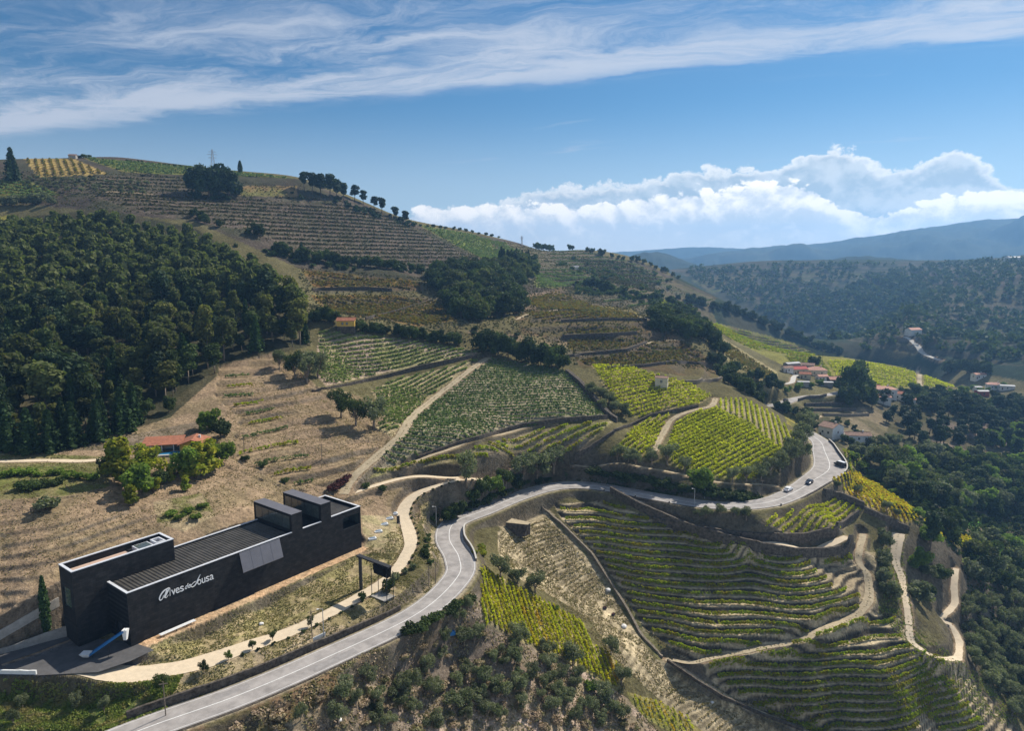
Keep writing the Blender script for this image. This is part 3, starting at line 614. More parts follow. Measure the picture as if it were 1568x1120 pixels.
def build_ground():
    idx = np.arange(NR*NTH).reshape(NR, NTH)
    f = np.stack([idx[:-1,:-1], idx[:-1,1:], idx[1:,1:], idx[1:,:-1]], -1).reshape(-1,4)
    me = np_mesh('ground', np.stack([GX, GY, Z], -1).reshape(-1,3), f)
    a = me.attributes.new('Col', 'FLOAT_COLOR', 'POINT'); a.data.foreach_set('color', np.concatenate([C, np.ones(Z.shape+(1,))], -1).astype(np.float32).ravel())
    a = me.attributes.new('rowp', 'FLOAT', 'POINT'); a.data.foreach_set('value', ROWP.astype(np.float32).ravel())
    a = me.attributes.new('rowa', 'FLOAT', 'POINT'); a.data.foreach_set('value', ROWA.astype(np.float32).ravel())
    sharp = QF['bowl'][1] | QF['bowl_low'][1] | QF['dry'][1] | (SLOPE*(RR[:,None] < 330) > .8); me.polygons.foreach_set('use_smooth', ~sharp[:-1,:-1].ravel())
    m, nt, N, L, b = nodes('ground'); at = N.new('ShaderNodeAttribute'); at.attribute_name = 'Col'
    rp = N.new('ShaderNodeAttribute'); rp.attribute_name = 'rowp'; ra = N.new('ShaderNodeAttribute'); ra.attribute_name = 'rowa'
    pos = N.new('ShaderNodeNewGeometry').outputs['Position']
    f1 = noise_n(N, L, .9, 6, .7, pos); f2 = noise_n(N, L, .13, 5, .6, pos); f3 = noise_n(N, L, 3.2, 3, .6, pos)
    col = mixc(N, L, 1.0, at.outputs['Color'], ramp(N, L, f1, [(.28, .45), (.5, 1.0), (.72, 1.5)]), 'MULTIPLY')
    col = mixc(N, L, 1.0, col, ramp(N, L, f2, [(.3, .78), (.7, 1.22)]), 'MULTIPLY')
    col = mixc(N, L, .6, col, ramp(N, L, f3, [(.3, .6), (.7, 1.4)]), 'MULTIPLY')
    st = mathn(N, L, 'SINE', mathn(N, L, 'MULTIPLY', mathn(N, L, 'ADD', rp.outputs['Fac'], mathn(N, L, 'MULTIPLY', f2, .25)), 2*math.pi))
    k = mathn(N, L, 'MULTIPLY', mathn(N, L, 'MULTIPLY', ramp(N, L, st, [(.25, 0.0), (.75, 1.0)]), ra.outputs['Fac']), ramp(N, L, f2, [(.35, .45), (.6, 1.0)]))
    col = mixc(N, L, k, col, mixc(N, L, 1.0, col, (.42,.40,.38), 'MULTIPLY'))
    L.new(col, b.inputs['Base Color']); b.inputs['Roughness'].default_value = 1; b.inputs['Specular IOR Level'].default_value = .03
    bn = N.new('ShaderNodeBump'); bn.inputs['Distance'].default_value = .5; L.new(f1, bn.inputs['Height']); L.new(bn.outputs[0], b.inputs['Normal'])
    me.materials.append(m); o = link('ground', me); tag(o, 'terraced hillside ground of dry soil, vineyard plots and scrub', None, None, 'structure')
build_ground()

# ------------------------------------------------------------------ roads and paths
M = {}
M['asphalt'] = surf('asphalt', (.35,.322,.30), .9, .24, .3, .01, 20, .2)
M['asphalt_dark'] = surf('asphalt_dark', (.10,.097,.097), .9, .2, .6, .01, 20, .2)
M['sand'] = surf('sand', (.62,.51,.365), .95, .10, .9, .03, 5, .05)
M['dirt'] = surf('dirt', (.44,.36,.24), .95, .18, .9, .05, 4, .05)
M['pale'] = surf('pale_concrete', (.5,.47,.42), .9, .1, .8, .0, 5, .1)
M['white_paint'] = surf('white_paint', (.74,.73,.70), .7, .14, 1.5)
def add_ribbon(name, L, mat, lift, cross=4, crown=0, en=.0, label=None):
    V, f = ribbon(L, lift, cross, crown, en); o = link(name, np_mesh(name, V, f), None, M[mat]); tag(o, label, None, None, 'structure'); return o
ROADO = add_ribbon('road', ROAD, 'asphalt', 0, 6, .05)
def offset_line(L, off, hw, a=0, b=None, lift=.0):
    L = np.asarray(L)[a:b]; t = np.gradient(L[:,:2], axis=0); t /= np.linalg.norm(t, axis=1)[:,None]; n = np.c_[-t[:,1], t[:,0]]
    o = off(L) if callable(off) else off
    o = np.asarray(o)*np.ones(len(L)); z = L[:,2]+.05*(1-(o/L[:,3])**2)+lift
    return np.c_[L[:,0]+n[:,0]*o, L[:,1]+n[:,1]*o, z, np.full(len(L), hw)]
_ne = int(np.argmin(np.hypot(ROAD[:,0]-139, ROAD[:,1]-318)))
for off, hw in ((0.0, .09), (lambda L: L[:,3]-.45, .05), (lambda L: -L[:,3]+.45, .05)):
    V, f = ribbon(offset_line(ROAD, off, hw, 0, _ne, .006), 0, 1); o = link('lane_marking', np_mesh('lane_marking', V, f), ROADO, M['white_paint'])
for nm, mat, en, lab in (('sand','sand',.05,'pale sand path'),('upper','sand',.15,'upper sand path'),('track','dirt',.2,'dirt track'),('headland','dirt',.3,'field edge track'),('hill','dirt',.2,'vineyard track'),('banktop','dirt',.25,'bank path'),('terrace_top','sand',.2,'terrace path'),('dirt','dirt',.25,'dirt track'),('gully','dirt',.3,'gully track'),('right','sand',.2,'sand path'),('right_up','sand',.25,'sand path'),('villa','sand',.1,'villa lane'),('far_road','pale',0,'distant road'),('far_lane','pale',0,'distant road'),('village','pale',0,'village lane'),('lane','sand',0,'lane'),('field_a','dirt',.2,'field track'),('field_b','dirt',.2,'field track'),('field_c','dirt',.2,'field track'),('vine_lane','dirt',.1,'field track'),('drive','asphalt_dark',0,'driveway')):
    add_ribbon('road' if 'road' in lab else 'path', PATHS[nm], mat, .0, 4, .03, en)
yd = MB(); yd.add([(p[0], p[1], 24.2) for p in YARD], [tuple(range(len(YARD)))[::-1] if False else tuple(range(len(YARD)))]); tag(yd.build('forecourt', M['asphalt_dark']), kind='structure')

M['patch'] = surf('asphalt_patch', (.29,.27,.255), .9, .15, .8)
for u_, v_, off_, hw_, n_ in ((330,1078,1.6,1.1,6),(470,1020,-1.5,1.3,9),(600,958,1.7,.9,5),(700,870,-1.6,1.2,6),(760,775,1.2,1.0,7),(1030,766,-1.2,1.1,8),(1150,773,1.3,1.0,5)):
    p_ = at_z(u_, v_, 20); i_ = int(np.argmin(np.hypot(ROAD[:,0]-p_[0], ROAD[:,1]-p_[1]))); V, f = ribbon(offset_line(ROAD, off_, hw_, i_, i_+n_, .004), 0, 1); link('patch', np_mesh('patch', V, f), ROADO, M['patch'])

# ------------------------------------------------------------------ winery
M['black'] = surf('black_cladding', (.014,.013,.013), .75, .35, 1.2, .02, 9, .25)
def cladding():
    m, nt, N, L, b = nodes('black_cladding_courses'); g = N.new('ShaderNodeTexCoord'); br = N.new('ShaderNodeTexBrick')
    mp = N.new('ShaderNodeMapping'); mp.inputs['Rotation'].default_value = (R(90), 0, 0); L.new(g.outputs['Object'], mp.inputs[0]); L.new(mp.outputs[0], br.inputs[0])
    br.inputs['Color1'].default_value = (.023,.022,.022,1); br.inputs['Color2'].default_value = (.013,.0125,.0125,1); br.inputs['Mortar'].default_value = (.005,.005,.005,1)
    br.inputs['Scale'].default_value = 1; br.inputs['Brick Width'].default_value = 1.0; br.inputs['Row Height'].default_value = .5; br.inputs['Mortar Size'].default_value = .014
    f = noise_n(N, L, .6, 5, .6, g.outputs['Object'])
    L.new(mixc(N, L, 1.0, br.outputs[0], ramp(N, L, f, [(.3, .7), (.7, 1.5)]), 'MULTIPLY'), b.inputs['Base Color']); b.inputs['Roughness'].default_value = .8; b.inputs['Specular IOR Level'].default_value = .2
    return m
M['clad'] = cladding()
M['roof_metal'] = surf('dark_corrugated_metal', (.085,.078,.068), .6, .3, .35, 0, 5, .3, .2)
M['coping'] = surf('pale_coping', (.62,.63,.66), .5, .12, 1.5, 0, 5, .4)
M['zinc'] = surf('zinc_panel', (.15,.147,.165), .55, .10, .5, 0, 5, .5, .25)
M['glass'] = surf('dark_glass', (.07,.085,.08), .12, .2, 1, 0, 5, .8)
M['pink_floor'] = surf('pinkish_paving', (.50,.36,.28), .9, .08, 1)
M['concrete'] = surf('grey_concrete', (.33,.31,.28), .9, .2, .9, .02, 5)
M['dark_steel'] = surf('dark_steel', (.025,.025,.027), .6, .2, 3, 0, 5, .4)
M['white'] = surf('white_coat', (.72,.72,.70), .6, .1, 2)
M['blue'] = surf('blue_belt', (.03,.16,.38), .6, .15, 2)
M['netting'] = surf('black_netting', (.012,.012,.012), .95, .4, 6, .05, 9, .05)
WIN = empty('winery', (BA[0], BA[1], 24.4), R(90)-_bt)
tag(WIN, 'long black winery with white lettering and pale-edged flat roofs', 'winery')
b_ = MB()  # front wall with the corner terrace cut out of it
b_.box(0, 53.5, 0, .4, -.6, 11.05).box(53.5, 59.4, 0, .4, -.6, 6.6).box(53.5, 59.4, 0, .4, 9.8, 11.35)
b_.box(38.2, 41.2, .002, .4, 11.05, 15.2).box(46.8, 49.8, .002, .4, 11.05, 15.2)
fw = b_.build('front_wall', M['clad'], WIN)
b_ = MB(); b_.box(0, .4, .4, 3.2, -.6, 11.05).box(0, .4, 6.2, 8.4, -.6, 11.05).box(0, .4, 3.2, 6.2, 3.6, 11.05)
b_.build('end_wall', M['clad'], WIN)
MB().box(.5, .6, 3.2, 6.2, -.5, 3.6).build('loading_door', M['dark_steel'], WIN)
b_ = MB(); b_.box(59, 59.4, 4.2, 14.5, -.6, 11.35).box(59, 59.4, .4, 4.2, -.6, 6.6).box(59, 59.4, .4, 4.2, 9.8, 11.35).build('far_end_wall', M['clad'], WIN)
MB().box(14, 59, 14.1, 14.5, -.6, 11.05).build('back_wall', M['clad'], WIN)
b_ = MB(); b_.box(53.7, 59, .45, 4.0, 6.35, 6.6).build('terrace_floor', M['black'], WIN)
b_ = MB(); b_.box(53.1, 59, 4.0, 4.2, 6.6, 9.8).box(53.1, 53.5, .4, 4.0, 6.6, 9.8).box(53.5, 59, .4, 4.2, 9.8, 9.95).build('terrace_recess', M['black'], WIN)
MB().box(54, 58.6, 3.9, 3.97, 6.9, 9.5).build('terrace_window', M['glass'], WIN)
MB().box(53.5, 59.0, -.05, .1, 6.6, 6.72).build('terrace_sill', M['dark_steel'], WIN)
MB().box(59.0, 59.4, .0, .4, 6.6, 9.8).build('corner_post', M['black'], WIN); MB().box(59.15, 59.2, .4, 4.2, 6.6, 9.8).build('terrace_glass', M['glass'], WIN)
# corrugated roof: one rib every 0.55 m
V = []; Fq = []; k = 0
for i in range(int(37.8/.8)*4+1):
    s = .4+i*.8/4; z = 10.60+(.14 if i % 4 in (1, 2) else 0); V += [(s, .4, z), (s, 14.1 if s > 14 else 8.4, z)]
for i in range(len(V)//2-1): Fq.append((2*i, 2*i+2, 2*i+3, 2*i+1))
me = bpy.data.meshes.new('corrugated_roof'); me.from_pydata(V, [], Fq); link('corrugated_roof', me, WIN, M['roof_metal'])
MB().box(41.2, 46.8, .4, 14.1, 10.2, 10.5).build('flat_roof', M['black'], WIN)
# far roof with ribs
V = []; Fq = []
for i in range(int(8.9/.4)*4): s = 49.9+i*.1; z = 10.66+(.05 if i % 4 in (1, 2) else 0); V += [(s, .4, z), (s, 14.1, z)]
for i in range(len(V)//2-1): Fq.append((2*i, 2*i+2, 2*i+3, 2*i+1))
me = bpy.data.meshes.new('far_roof'); me.from_pydata(V, [], Fq); link('far_roof', me, WIN, M['roof_metal'])
def cop(x0, x1, y0, y1, z): MB().box(x0, x1, y0, y1, z, z+.12).build('coping', M['coping'], WIN)
cop(-.06, 38.15, -.06, .46, 11.05); cop(-.06, .46, .46, 8.35, 11.05); cop(14.05, 38.15, 14.04, 14.56, 11.05)
cop(41.25, 46.75, -.06, .46, 11.05); cop(49.85, 59.46, -.06, .46, 11.352); cop(58.94, 59.46, .46, 14.56, 11.352); cop(49.85, 58.94, 14.04, 14.56, 11.352)
for s0 in (38.2, 46.8):   # the two roof monitors
    mo = MB(); mo.box(s0-.05, s0+3.05, -.03, 15.6, 15.2, 15.5).box(s0, s0+.12, .4, .95, 10.6, 15.2).box(s0, s0+.12, 15, 15.6, 10.6, 15.2).box(s0, s0+.12, .95, 15, 10.6, 11.6).box(s0+2.7, s0+3, .4, 15.6, 10.2, 15.2).box(s0, s0+3, 15.3, 15.6, 10.2, 15.2).box(s0,s0+.12,.95,15,14.8,15.2)
    mo = mo.build('roof_monitor', M['black'], WIN); MB().box(s0+.06, s0+.1, .95, 15, 11.6, 14.8).build('glazing', M['glass'], mo)
    MB().box(s0-.05, s0+3.05, -.03, 15.6, 15.503, 15.56).build('cap', M['zinc'], mo)
    for q in range(1, 5): MB().box(s0+.02, s0+.11, .95+q*2.81-.05, .95+q*2.81+.05, 11.6, 14.8).build('mullion', M['dark_steel'], mo)
# tall block
T0, T1, TB0, TB1, TZ = -6.2, 14.0, 8.4, 14.4, 15.45
tb = MB(); tb.box(T0, T1, TB0, TB0+.4, -.6, TZ).box(T0, T1, TB1-.4, TB1, -.6, TZ).box(T1-.4, T1, TB0+.4, TB1-.4, -.6, TZ)
tb.box(T0, T0+.4, TB0+.4, TB1-.4, -.6, 7.2).box(T0, T0+.4, TB0+.4, TB1-.4, 11.4, TZ).box(T0, T0+.4, TB0+.4, TB0+1.4, 7.2, 11.4).box(T0, T0+.4, TB1-1.2, TB1-.4, 7.2, 11.4)
tbo = tb.build('tall_block', M['clad'], WIN)
MB().box(T0+.15, T0+.22, TB0+1.4, TB1-1.2, 7.2, 11.4).build('end_window', M['glass'], tbo)
for x0, x1, y0, y1 in ((T0-.06,T1+.06,TB0-.06,TB0+.46),(T0-.06,T1+.06,TB1-.46,TB1+.06),(T0-.06,T0+.46,TB0+.46,TB1-.46),(T1-.46,T1+.06,TB0+.46,TB1-.46)):
    MB().box(x0, x1, y0, y1, TZ, TZ+.14).build('coping', M['coping'], tbo)
MB().box(T0+.4, 6.5, TB0+.4, TB1-.4, 13.6, 14.0).build('roof_terrace', M['pink_floor'], tbo)
MB().box(6.5, T1-.4, TB0+.4, TB1-.4, 13.6, 14.2).build('service_roof', M['black'], tbo)
sk = MB().box(7.2, 10.4, TB0+1.2, TB1-1.6, 14.2, 15.1).build('skylight', M['coping'], tbo); MB().box(7.45, 10.15, TB0+1.45, TB1-1.85, 15.1, 15.16).build('pane', M['glass'], sk)
MB().box(11.0, 13.0, TB0+1.4, TB0+1.8, 14.2, 15.3).box(11.0, 13.0, TB1-2.0, TB1-1.6, 14.2, 15.3).box(11.0, 11.3, TB0+1.8, TB1-2, 14.2, 15.3).box(12.7, 13.0, TB0+1.8, TB1-2, 14.2, 15.3).build('vent_shaft', M['coping'], tbo)
# tilted zinc panel
pn = MB(); pn.hexa([(24.2,-1.25,6.5),(34.6,-1.25,6.5),(34.6,-1.1,6.35),(24.2,-1.1,6.35)], [(24.2,-.02,10.85),(34.6,-.02,10.85),(34.6,.0,10.6),(24.2,.0,10.6)])
pno = pn.build('tilted_panel', M['zinc'], WIN)
for q in range(1, 4): s = 24.2+q*2.6; MB().hexa([(s-.02,-1.275,6.5),(s+.02,-1.275,6.5),(s+.02,-1.25,6.5),(s-.02,-1.25,6.5)], [(s-.02,-.045,10.85),(s+.02,-.045,10.85),(s+.02,-.02,10.85),(s-.02,-.02,10.85)]).build('seam', M['zinc'], pno)
# lettering
M['letter'] = surf('letter_white', (.80,.81,.82), .5, .04, 2)
def letters(txt, s0, s1, z, size, shear=0.0, name='letter'):
    cu = bpy.data.curves.new('t', 'FONT'); cu.body = txt; cu.size = size; cu.shear = shear; cu.extrude = .05
    o = bpy.data.objects.new('t', cu); COL.objects.link(o); dg = bpy.context.evaluated_depsgraph_get(); dg.update(); me = bpy.data.meshes.new_from_object(o.evaluated_get(dg)); bpy.data.objects.remove(o)
    x = [v.co.x for v in me.vertices]; k = (s1-s0)/(max(x)-min(x)); x0 = min(x)
    for v in me.vertices: v.co = (s0+(v.co.x-x0)*k, -.06-v.co.z, z+v.co.y)
    return link(name, me, WIN, M['letter'])
def stroke(pts, w, name):
    P = smooth_line([(p[0], p[1], 0) for p in pts], .08); t = np.gradient(P[:,:2], axis=0); t /= np.linalg.norm(t, axis=1)[:,None]+1e-9; n = np.c_[-t[:,1], t[:,0]]
    ww = np.interp(np.linspace(0, 1, len(P)), np.linspace(0, 1, len(w)), w)[:,None]*n; V = []; f = []
    for i in range(len(P)):
        for q in (1, -1): V += [(P[i,0]+q*ww[i,0], -.11, P[i,1]+q*ww[i,1]), (P[i,0]+q*ww[i,0], -.01, P[i,1]+q*ww[i,1])]
    for i in range(len(P)-1):
        a = 4*i; b = a+4; f += [(a, a+2, b+2, b), (a, b, b+1, a+1), (a+2, a+3, b+3, b+2)]
    me = bpy.data.meshes.new(name); me.from_pydata(V, [], f); return link(name, me, WIN, M['letter'])
stroke([(7.0,7.9),(6.65,7.2),(6.25,7.1),(6.12,7.5),(6.4,8.15),(7.0,8.7),(7.7,8.95),(8.3,9.0)], (.03,.07,.1,.13,.13,.10,.06), 'letter')
stroke([(7.0,7.3),(7.35,8.0),(7.75,8.8)], (.10,.12,.12), 'letter')
stroke([(8.3,9.0),(7.8,8.3),(7.35,7.55),(7.3,7.2),(7.6,7.2),(7.95,7.6)], (.06,.13,.14,.10,.05,.03), 'letter')
letters('l', 8.22, 8.42, 7.2, 2.45, .12); letters('v', 8.62, 9.46, 7.2, 2.45, .0); letters('e', 9.48, 10.32, 7.2, 2.45); letters('s', 10.42, 11.22, 7.2, 2.45)
letters('d', 11.45, 12.25, 7.35, 1.55, .5); letters('e', 12.15, 12.75, 7.35, 1.55, .35)
stroke([(14.95,9.35),(14.45,8.6),(14.05,7.9),(13.6,7.4),(13.15,7.25),(12.8,7.4),(12.85,7.75),(13.3,8.05),(13.9,8.2)], (.03,.08,.13,.12,.09,.06,.05,.04), 'letter')
letters('o', 14.18, 15.06, 7.2, 2.45); letters('u', 15.2, 15.96, 7.2, 2.45); letters('s', 16.1, 16.86, 7.2, 2.45); letters('a', 16.98, 17.86, 7.2, 2.45)

# ------------------------------------------------------------------ things round the winery
def framed(name, loc, rz, label, cat, group=None):
    e = empty(name, loc, rz); tag(e, label, cat, group, 'thing'); return e
RZ = R(90)-_bt
# conveyor
P0 = Vector(at_z(137, 1004, 24.75)); P1 = Vector(at_y(192, 966, 124.6)); cv = framed('conveyor', (P0.x, P0.y, 24.2), 0, 'blue conveyor belt slanting up beside the dark end of the winery', 'conveyor')
d = P1-P0; sd = Vector((-d.y, d.x, 0)).normalized()*.35; o0 = Vector((P0.x, P0.y, 24.2)); up = Vector((0,0,.12))
def loc(*p): return [q-o0 for q in p]
MB().hexa(loc(P0-sd, P0+sd, P1+sd, P1-sd), loc(P0-sd+up, P0+sd+up, P1+sd+up, P1-sd+up)).build('belt', M['blue'], cv)
for q in (-1, 1):
    e = sd*q*1.15; e2 = sd*q*1.02; h = Vector((0,0,.3)); l = Vector((0,0,-.12)); MB().hexa(loc(P0+e2+l, P0+e+l, P1+e+l, P1+e2+l), loc(P0+e2+h, P0+e+h, P1+e+h, P1+e2+h)).build('side_rail', M['blue'], cv)
p = P1-o0; MB().hexa([(p.x-.35,p.y-.35,p.z-1.9),(p.x+.2,p.y-.35,p.z-1.9),(p.x+.2,p.y+.2,p.z-1.9),(p.x-.35,p.y+.2,p.z-1.9)], [(p.x-.5,p.y-.5,p.z+.2),(p.x+.5,p.y-.5,p.z+.2),(p.x+.5,p.y+.5,p.z+.2),(p.x-.5,p.y+.5,p.z+.2)]).build('chute', M['white'], cv)
p = P0-o0; MB().hexa([(p.x-1.0,p.y-.5,.35),(p.x+.1,p.y-.5,.35),(p.x+.1,p.y+.4,.35),(p.x-1.0,p.y+.4,.35)], [(p.x-1.5,p.y-.9,1.1),(p.x+.3,p.y-.9,1.1),(p.x+.3,p.y+.7,1.1),(p.x-1.5,p.y+.7,1.1)]).build('hopper', M['white'], cv)
md = (P0*.45+P1*.55)-o0
for q in (-1, 1): MB().bar((md.x+sd.x*q, md.y+sd.y*q, md.z), (md.x+sd.x*q*1.6, md.y+sd.y*q*1.6-.6, 0), .05).build('leg', M['dark_steel'], cv); MB().bar((p.x+.4+sd.x*q, p.y+.4+sd.y*q, p.z), (p.x+.4+sd.x*q, p.y+.4+sd.y*q, 0), .05).build('leg', M['dark_steel'], cv)
# rack of pale pipes along the front
rk = framed('pipe_rack', bw(5.0, -1.3, 24.36), RZ, 'low rack with pale pipes on the strip along the black front wall', 'rack')
for q in range(5): MB().bar((0, -.5+q*.2, .55), (7.4, -.5+q*.2, .55), .08).build('pipe', M['white'], rk)
for s in (.6, 3.2, 5.4, 6.9):
    for q in (-.55, .35): MB().box(s-.05, s+.05, q-.05, q+.05, 0, .47).build('leg', M['dark_steel'], rk)
    MB().box(s-.05, s+.05, -.6, .4, .41, .468).build('cross_bar', M['dark_steel'], rk)
# steel gantry with hanging netting
g0 = Vector(hit(553, 903)); ga = framed('gantry', tuple(g0), 0, 'dark steel gantry with black netting over the sand path', 'gantry')
t0 = Vector(at_y(548, 852, g0.y+1.0))-g0; t1 = Vector(at_y(597, 866, g0.y-5.5))-g0; zt = max(5.8, t0.z); t0.z = zt; t1.z = zt
dd = (t1-t0).normalized(); nn = Vector((-dd.y, dd.x, 0))*.55
MB().hexa([t0-nn, t0+nn, t1+nn, t1-nn], [q+Vector((0,0,.35)) for q in (t0-nn, t0+nn, t1+nn, t1-nn)]).build('beam', M['dark_steel'], ga)
MB().box(-.35, .35, -.3, .3, -.4, zt).build('column', M['dark_steel'], ga)
lg = t1-t0; a0 = t0+lg*.55; a1 = t0+lg*.97; n2_ = nn*1.5
MB().hexa([a0-n2_*.7+Vector((0,0,-2.4)), a0+n2_*.6+Vector((0,0,-2.6)), a1+n2_*.6+Vector((0,0,-2.3)), a1-n2_*.7+Vector((0,0,-2.5))], [a0-n2_, a0+n2_, a1+n2_, a1-n2_]).build('netting', M['netting'], ga)
for f_, q in ((.52,1),(.52,-1),(.98,1),(.98,-1)):
    p = t0+lg*f_+n2_*q*1.25; g = ground(p.x+g0.x, p.y+g0.y)-g0.z; MB().bar((p.x,p.y,g-.2), (p.x,p.y,zt-1.2), .09).build('post', M['dark_steel'], ga)
p = t0+lg*.75; g = ground(p.x+g0.x, p.y+g0.y)-g0.z; MB().hexa([a0-n2_*2+Vector((0,0,g-zt+.0)), a0+n2_*2+Vector((0,0,g-zt)), a1+n2_*2+Vector((0,0,g-zt)), a1-n2_*2+Vector((0,0,g-zt))], [q+Vector((0,0,g-zt+.16)) for q in (a0-n2_*2, a0+n2_*2, a1+n2_*2, a1-n2_*2)]).build('slab', M['concrete'], ga)
# row of flat skylight panels in the bank beyond the winery
ORD = ['first','second','third','fourth','fifth','sixth','seventh','eighth','ninth','tenth','eleventh','twelfth','thirteenth','fourteenth','fifteenth','sixteenth','seventeenth','eighteenth','nineteenth','twentieth']
M['sky_glass'] = surf('bluish_glass', (.16,.22,.30), .2, .1, 1, 0, 5, .6)
for i, (u, v) in enumerate(((570,825),(579,814),(588,803),(596,794),(603,787))):
    h = hit(u, v); e = framed('skylight_panel', (h[0], h[1], h[2]+.05), R(25), f'{ORD[i]} of the flat glass panels in the bank, counted from the winery', 'skylight', 'flat glass panels in the bank')
    MB().box(-1.1, 1.1, -.75, .75, -.3, .12).build('frame', M['white'], e); MB().box(-.8, .8, -.5, .5, .12, .15).build('pane', M['sky_glass'], e)
h = hit(610, 802); e = framed('marker_slab', h, R(30), 'black upright slab beside the sand path bend', 'slab'); MB().hexa([(-.5,-.12,-.2),(.5,-.12,-.2),(.5,.12,-.2),(-.5,.12,-.2)], [(-.42,-.06,2.3),(.42,-.06,2.3),(.42,.06,2.3),(-.42,.06,2.3)]).build('panel', M['dark_steel'], e, bevel=.03); MB().box(-.7, .7, -.35, .35, -.3, .1).build('plinth', M['concrete'], e)

# stone walls
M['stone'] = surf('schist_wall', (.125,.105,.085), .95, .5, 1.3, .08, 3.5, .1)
M['stone_pale'] = surf('pale_stone_wall', (.24,.20,.15), .95, .35, 1.6, .06, 4, .1)  # paler stone for the bend parapet, gully wall and village terrace
def wall(name, P, h, th, mat, label, cat='wall', top=None, sink=.6, group=None):
    """wall along 3-D points; h above each point"""
    P = np.asarray(P, float); t = np.gradient(P[:,:2], axis=0); t /= np.linalg.norm(t, axis=1)[:,None]+1e-9; n = np.c_[-t[:,1], t[:,0]]*th/2; V = []; f = []
    hh = h*np.ones(len(P)) if not hasattr(h, '__len__') else np.interp(np.linspace(0,1,len(P)), np.linspace(0,1,len(h)), h)
    jit = .10*noise(P[:,0], P[:,1], 1.3, 90, 2)
    for i in range(len(P)):
        for q in (-1, 1): V += [(P[i,0]+q*n[i,0], P[i,1]+q*n[i,1], P[i,2]-sink), (P[i,0]+q*n[i,0], P[i,1]+q*n[i,1], P[i,2]+hh[i]+jit[i])]
    for i in range(len(P)-1): a = 4*i; b = a+4; f += [(a, b, b+1, a+1), (a+2, a+3, b+3, b+2), (a+1, b+1, b+3, a+3)]
    f += [(0,1,3,2), (len(V)-4, len(V)-2, len(V)-1, len(V)-3)]
    me = bpy.data.meshes.new(name); me.from_pydata(V, [], f); o = link(name, me, None, M[mat]); tag(o, label, cat, group, 'thing')
    if top:
        V2 = []; f2 = []
        for i in range(len(P)):
            for q in (-1.25, 1.25): V2 += [(P[i,0]+q*n[i,0], P[i,1]+q*n[i,1], P[i,2]+hh[i]+jit[i]+.004), (P[i,0]+q*n[i,0], P[i,1]+q*n[i,1], P[i,2]+hh[i]+jit[i]+.14)]
        for i in range(len(P)-1): a = 4*i; b = a+4; f2 += [(a, b, b+1, a+1), (a+2, a+3, b+3, b+2), (a+1, b+1, b+3, a+3), (a, a+2, b+2, b)]
        me = bpy.data.meshes.new('capping'); me.from_pydata(V2, [], f2); link('capping', me, o, M[top])
    return o
def road_side(side, i0, i1, off=.35):
    L = ROAD[i0:i1]; t = np.gradient(L[:,:2], axis=0); t /= np.linalg.norm(t, axis=1)[:,None]; n = np.c_[-t[:,1], t[:,0]]; d = (L[:,3]+off)*side
    return np.c_[L[:,0]+n[:,0]*d, L[:,1]+n[:,1]*d, L[:,2]]
def rix(u, v, z=20): p = at_z(u, v, z); return int(np.argmin(np.hypot(ROAD[:,0]-p[0], ROAD[:,1]-p[1])))
wall('stone_wall', road_side(1, rix(200,1125), rix(640,940), .9), [1.5,1.6,1.5,1.5,1.3,1.0], .5, 'stone', 'rough stone wall between the road and the verge below the winery')
wall('parapet', road_side(-1, rix(703,862), rix(697,802), .2)[::1], [.5,1.1,1.2,1.1,.8], .35, 'stone_pale', 'curved parapet on the inside of the tight road bend', top='pale')
wall('retaining_wall', np.c_[road_side(-1, rix(229,1114), rix(660,925), .25)[:,:2], np.full(rix(660,925)-rix(229,1114), 17.2)], 2.75, .4, 'stone', 'dark retaining wall under the lower edge of the road', sink=1.5)
wall('parapet', road_side(-1, rix(1262,722), rix(1253,674), .2), [1.0,1.1,1.1,.9], .35, 'stone', 'parapet along the outer edge of the far road bend', top='pale')
P = road_side(-1, rix(1190,766), rix(1250,733), .3); wall('retaining_wall', np.c_[P[:,:2], np.full(len(P), 14.5)], [4.6,5.7,5.8,5.8], .5, 'stone', 'tall stone retaining wall carrying the road above the green plot', sink=1.5)
P = road_side(-1, rix(1250,733), rix(1266,722), .3); wall('retaining_wall', np.c_[P[:,:2], np.full(len(P), 13.5)], 6.6, .6, 'stone', 'rounded stone bastion at the outer road bend', sink=1.5)
P = road_side(-1, rix(868,744), rix(1150,773), .3); wall('retaining_wall', np.c_[P[:,:2], np.full(len(P), 17)], [3.0,3.0,2.9,2.8], .5, 'stone', 'stone retaining wall under the road above the round terraces', sink=2.5)
# stone abutment below the road
h = hit(783, 812); e = framed('abutment', (h[0], h[1], h[2]), R(-30), 'grey stone abutment below the road above the dry terraces', 'abutment')
e.scale = (.62,.62,.75); MB().hexa([(-2.5,-2.2,-1.5),(8,-1,-1.5),(9,4,-1.5),(-2.5,4,-1.5)], [(-2.2,-1.8,3.4),(9,1.2,3.3),(9,4,3.4),(-2.2,4,3.4)]).build('block', M['stone'], e); MB().hexa([(-2.3,-1.9,3.42),(9.1,1.1,3.42),(9.1,4.5,3.42),(-2.3,4.5,3.42)], [(-2.3,-1.9,3.55),(9.1,1.1,3.55),(9.1,4.5,3.55),(-2.3,4.5,3.55)]).build('top_slab', M['dirt'], e)
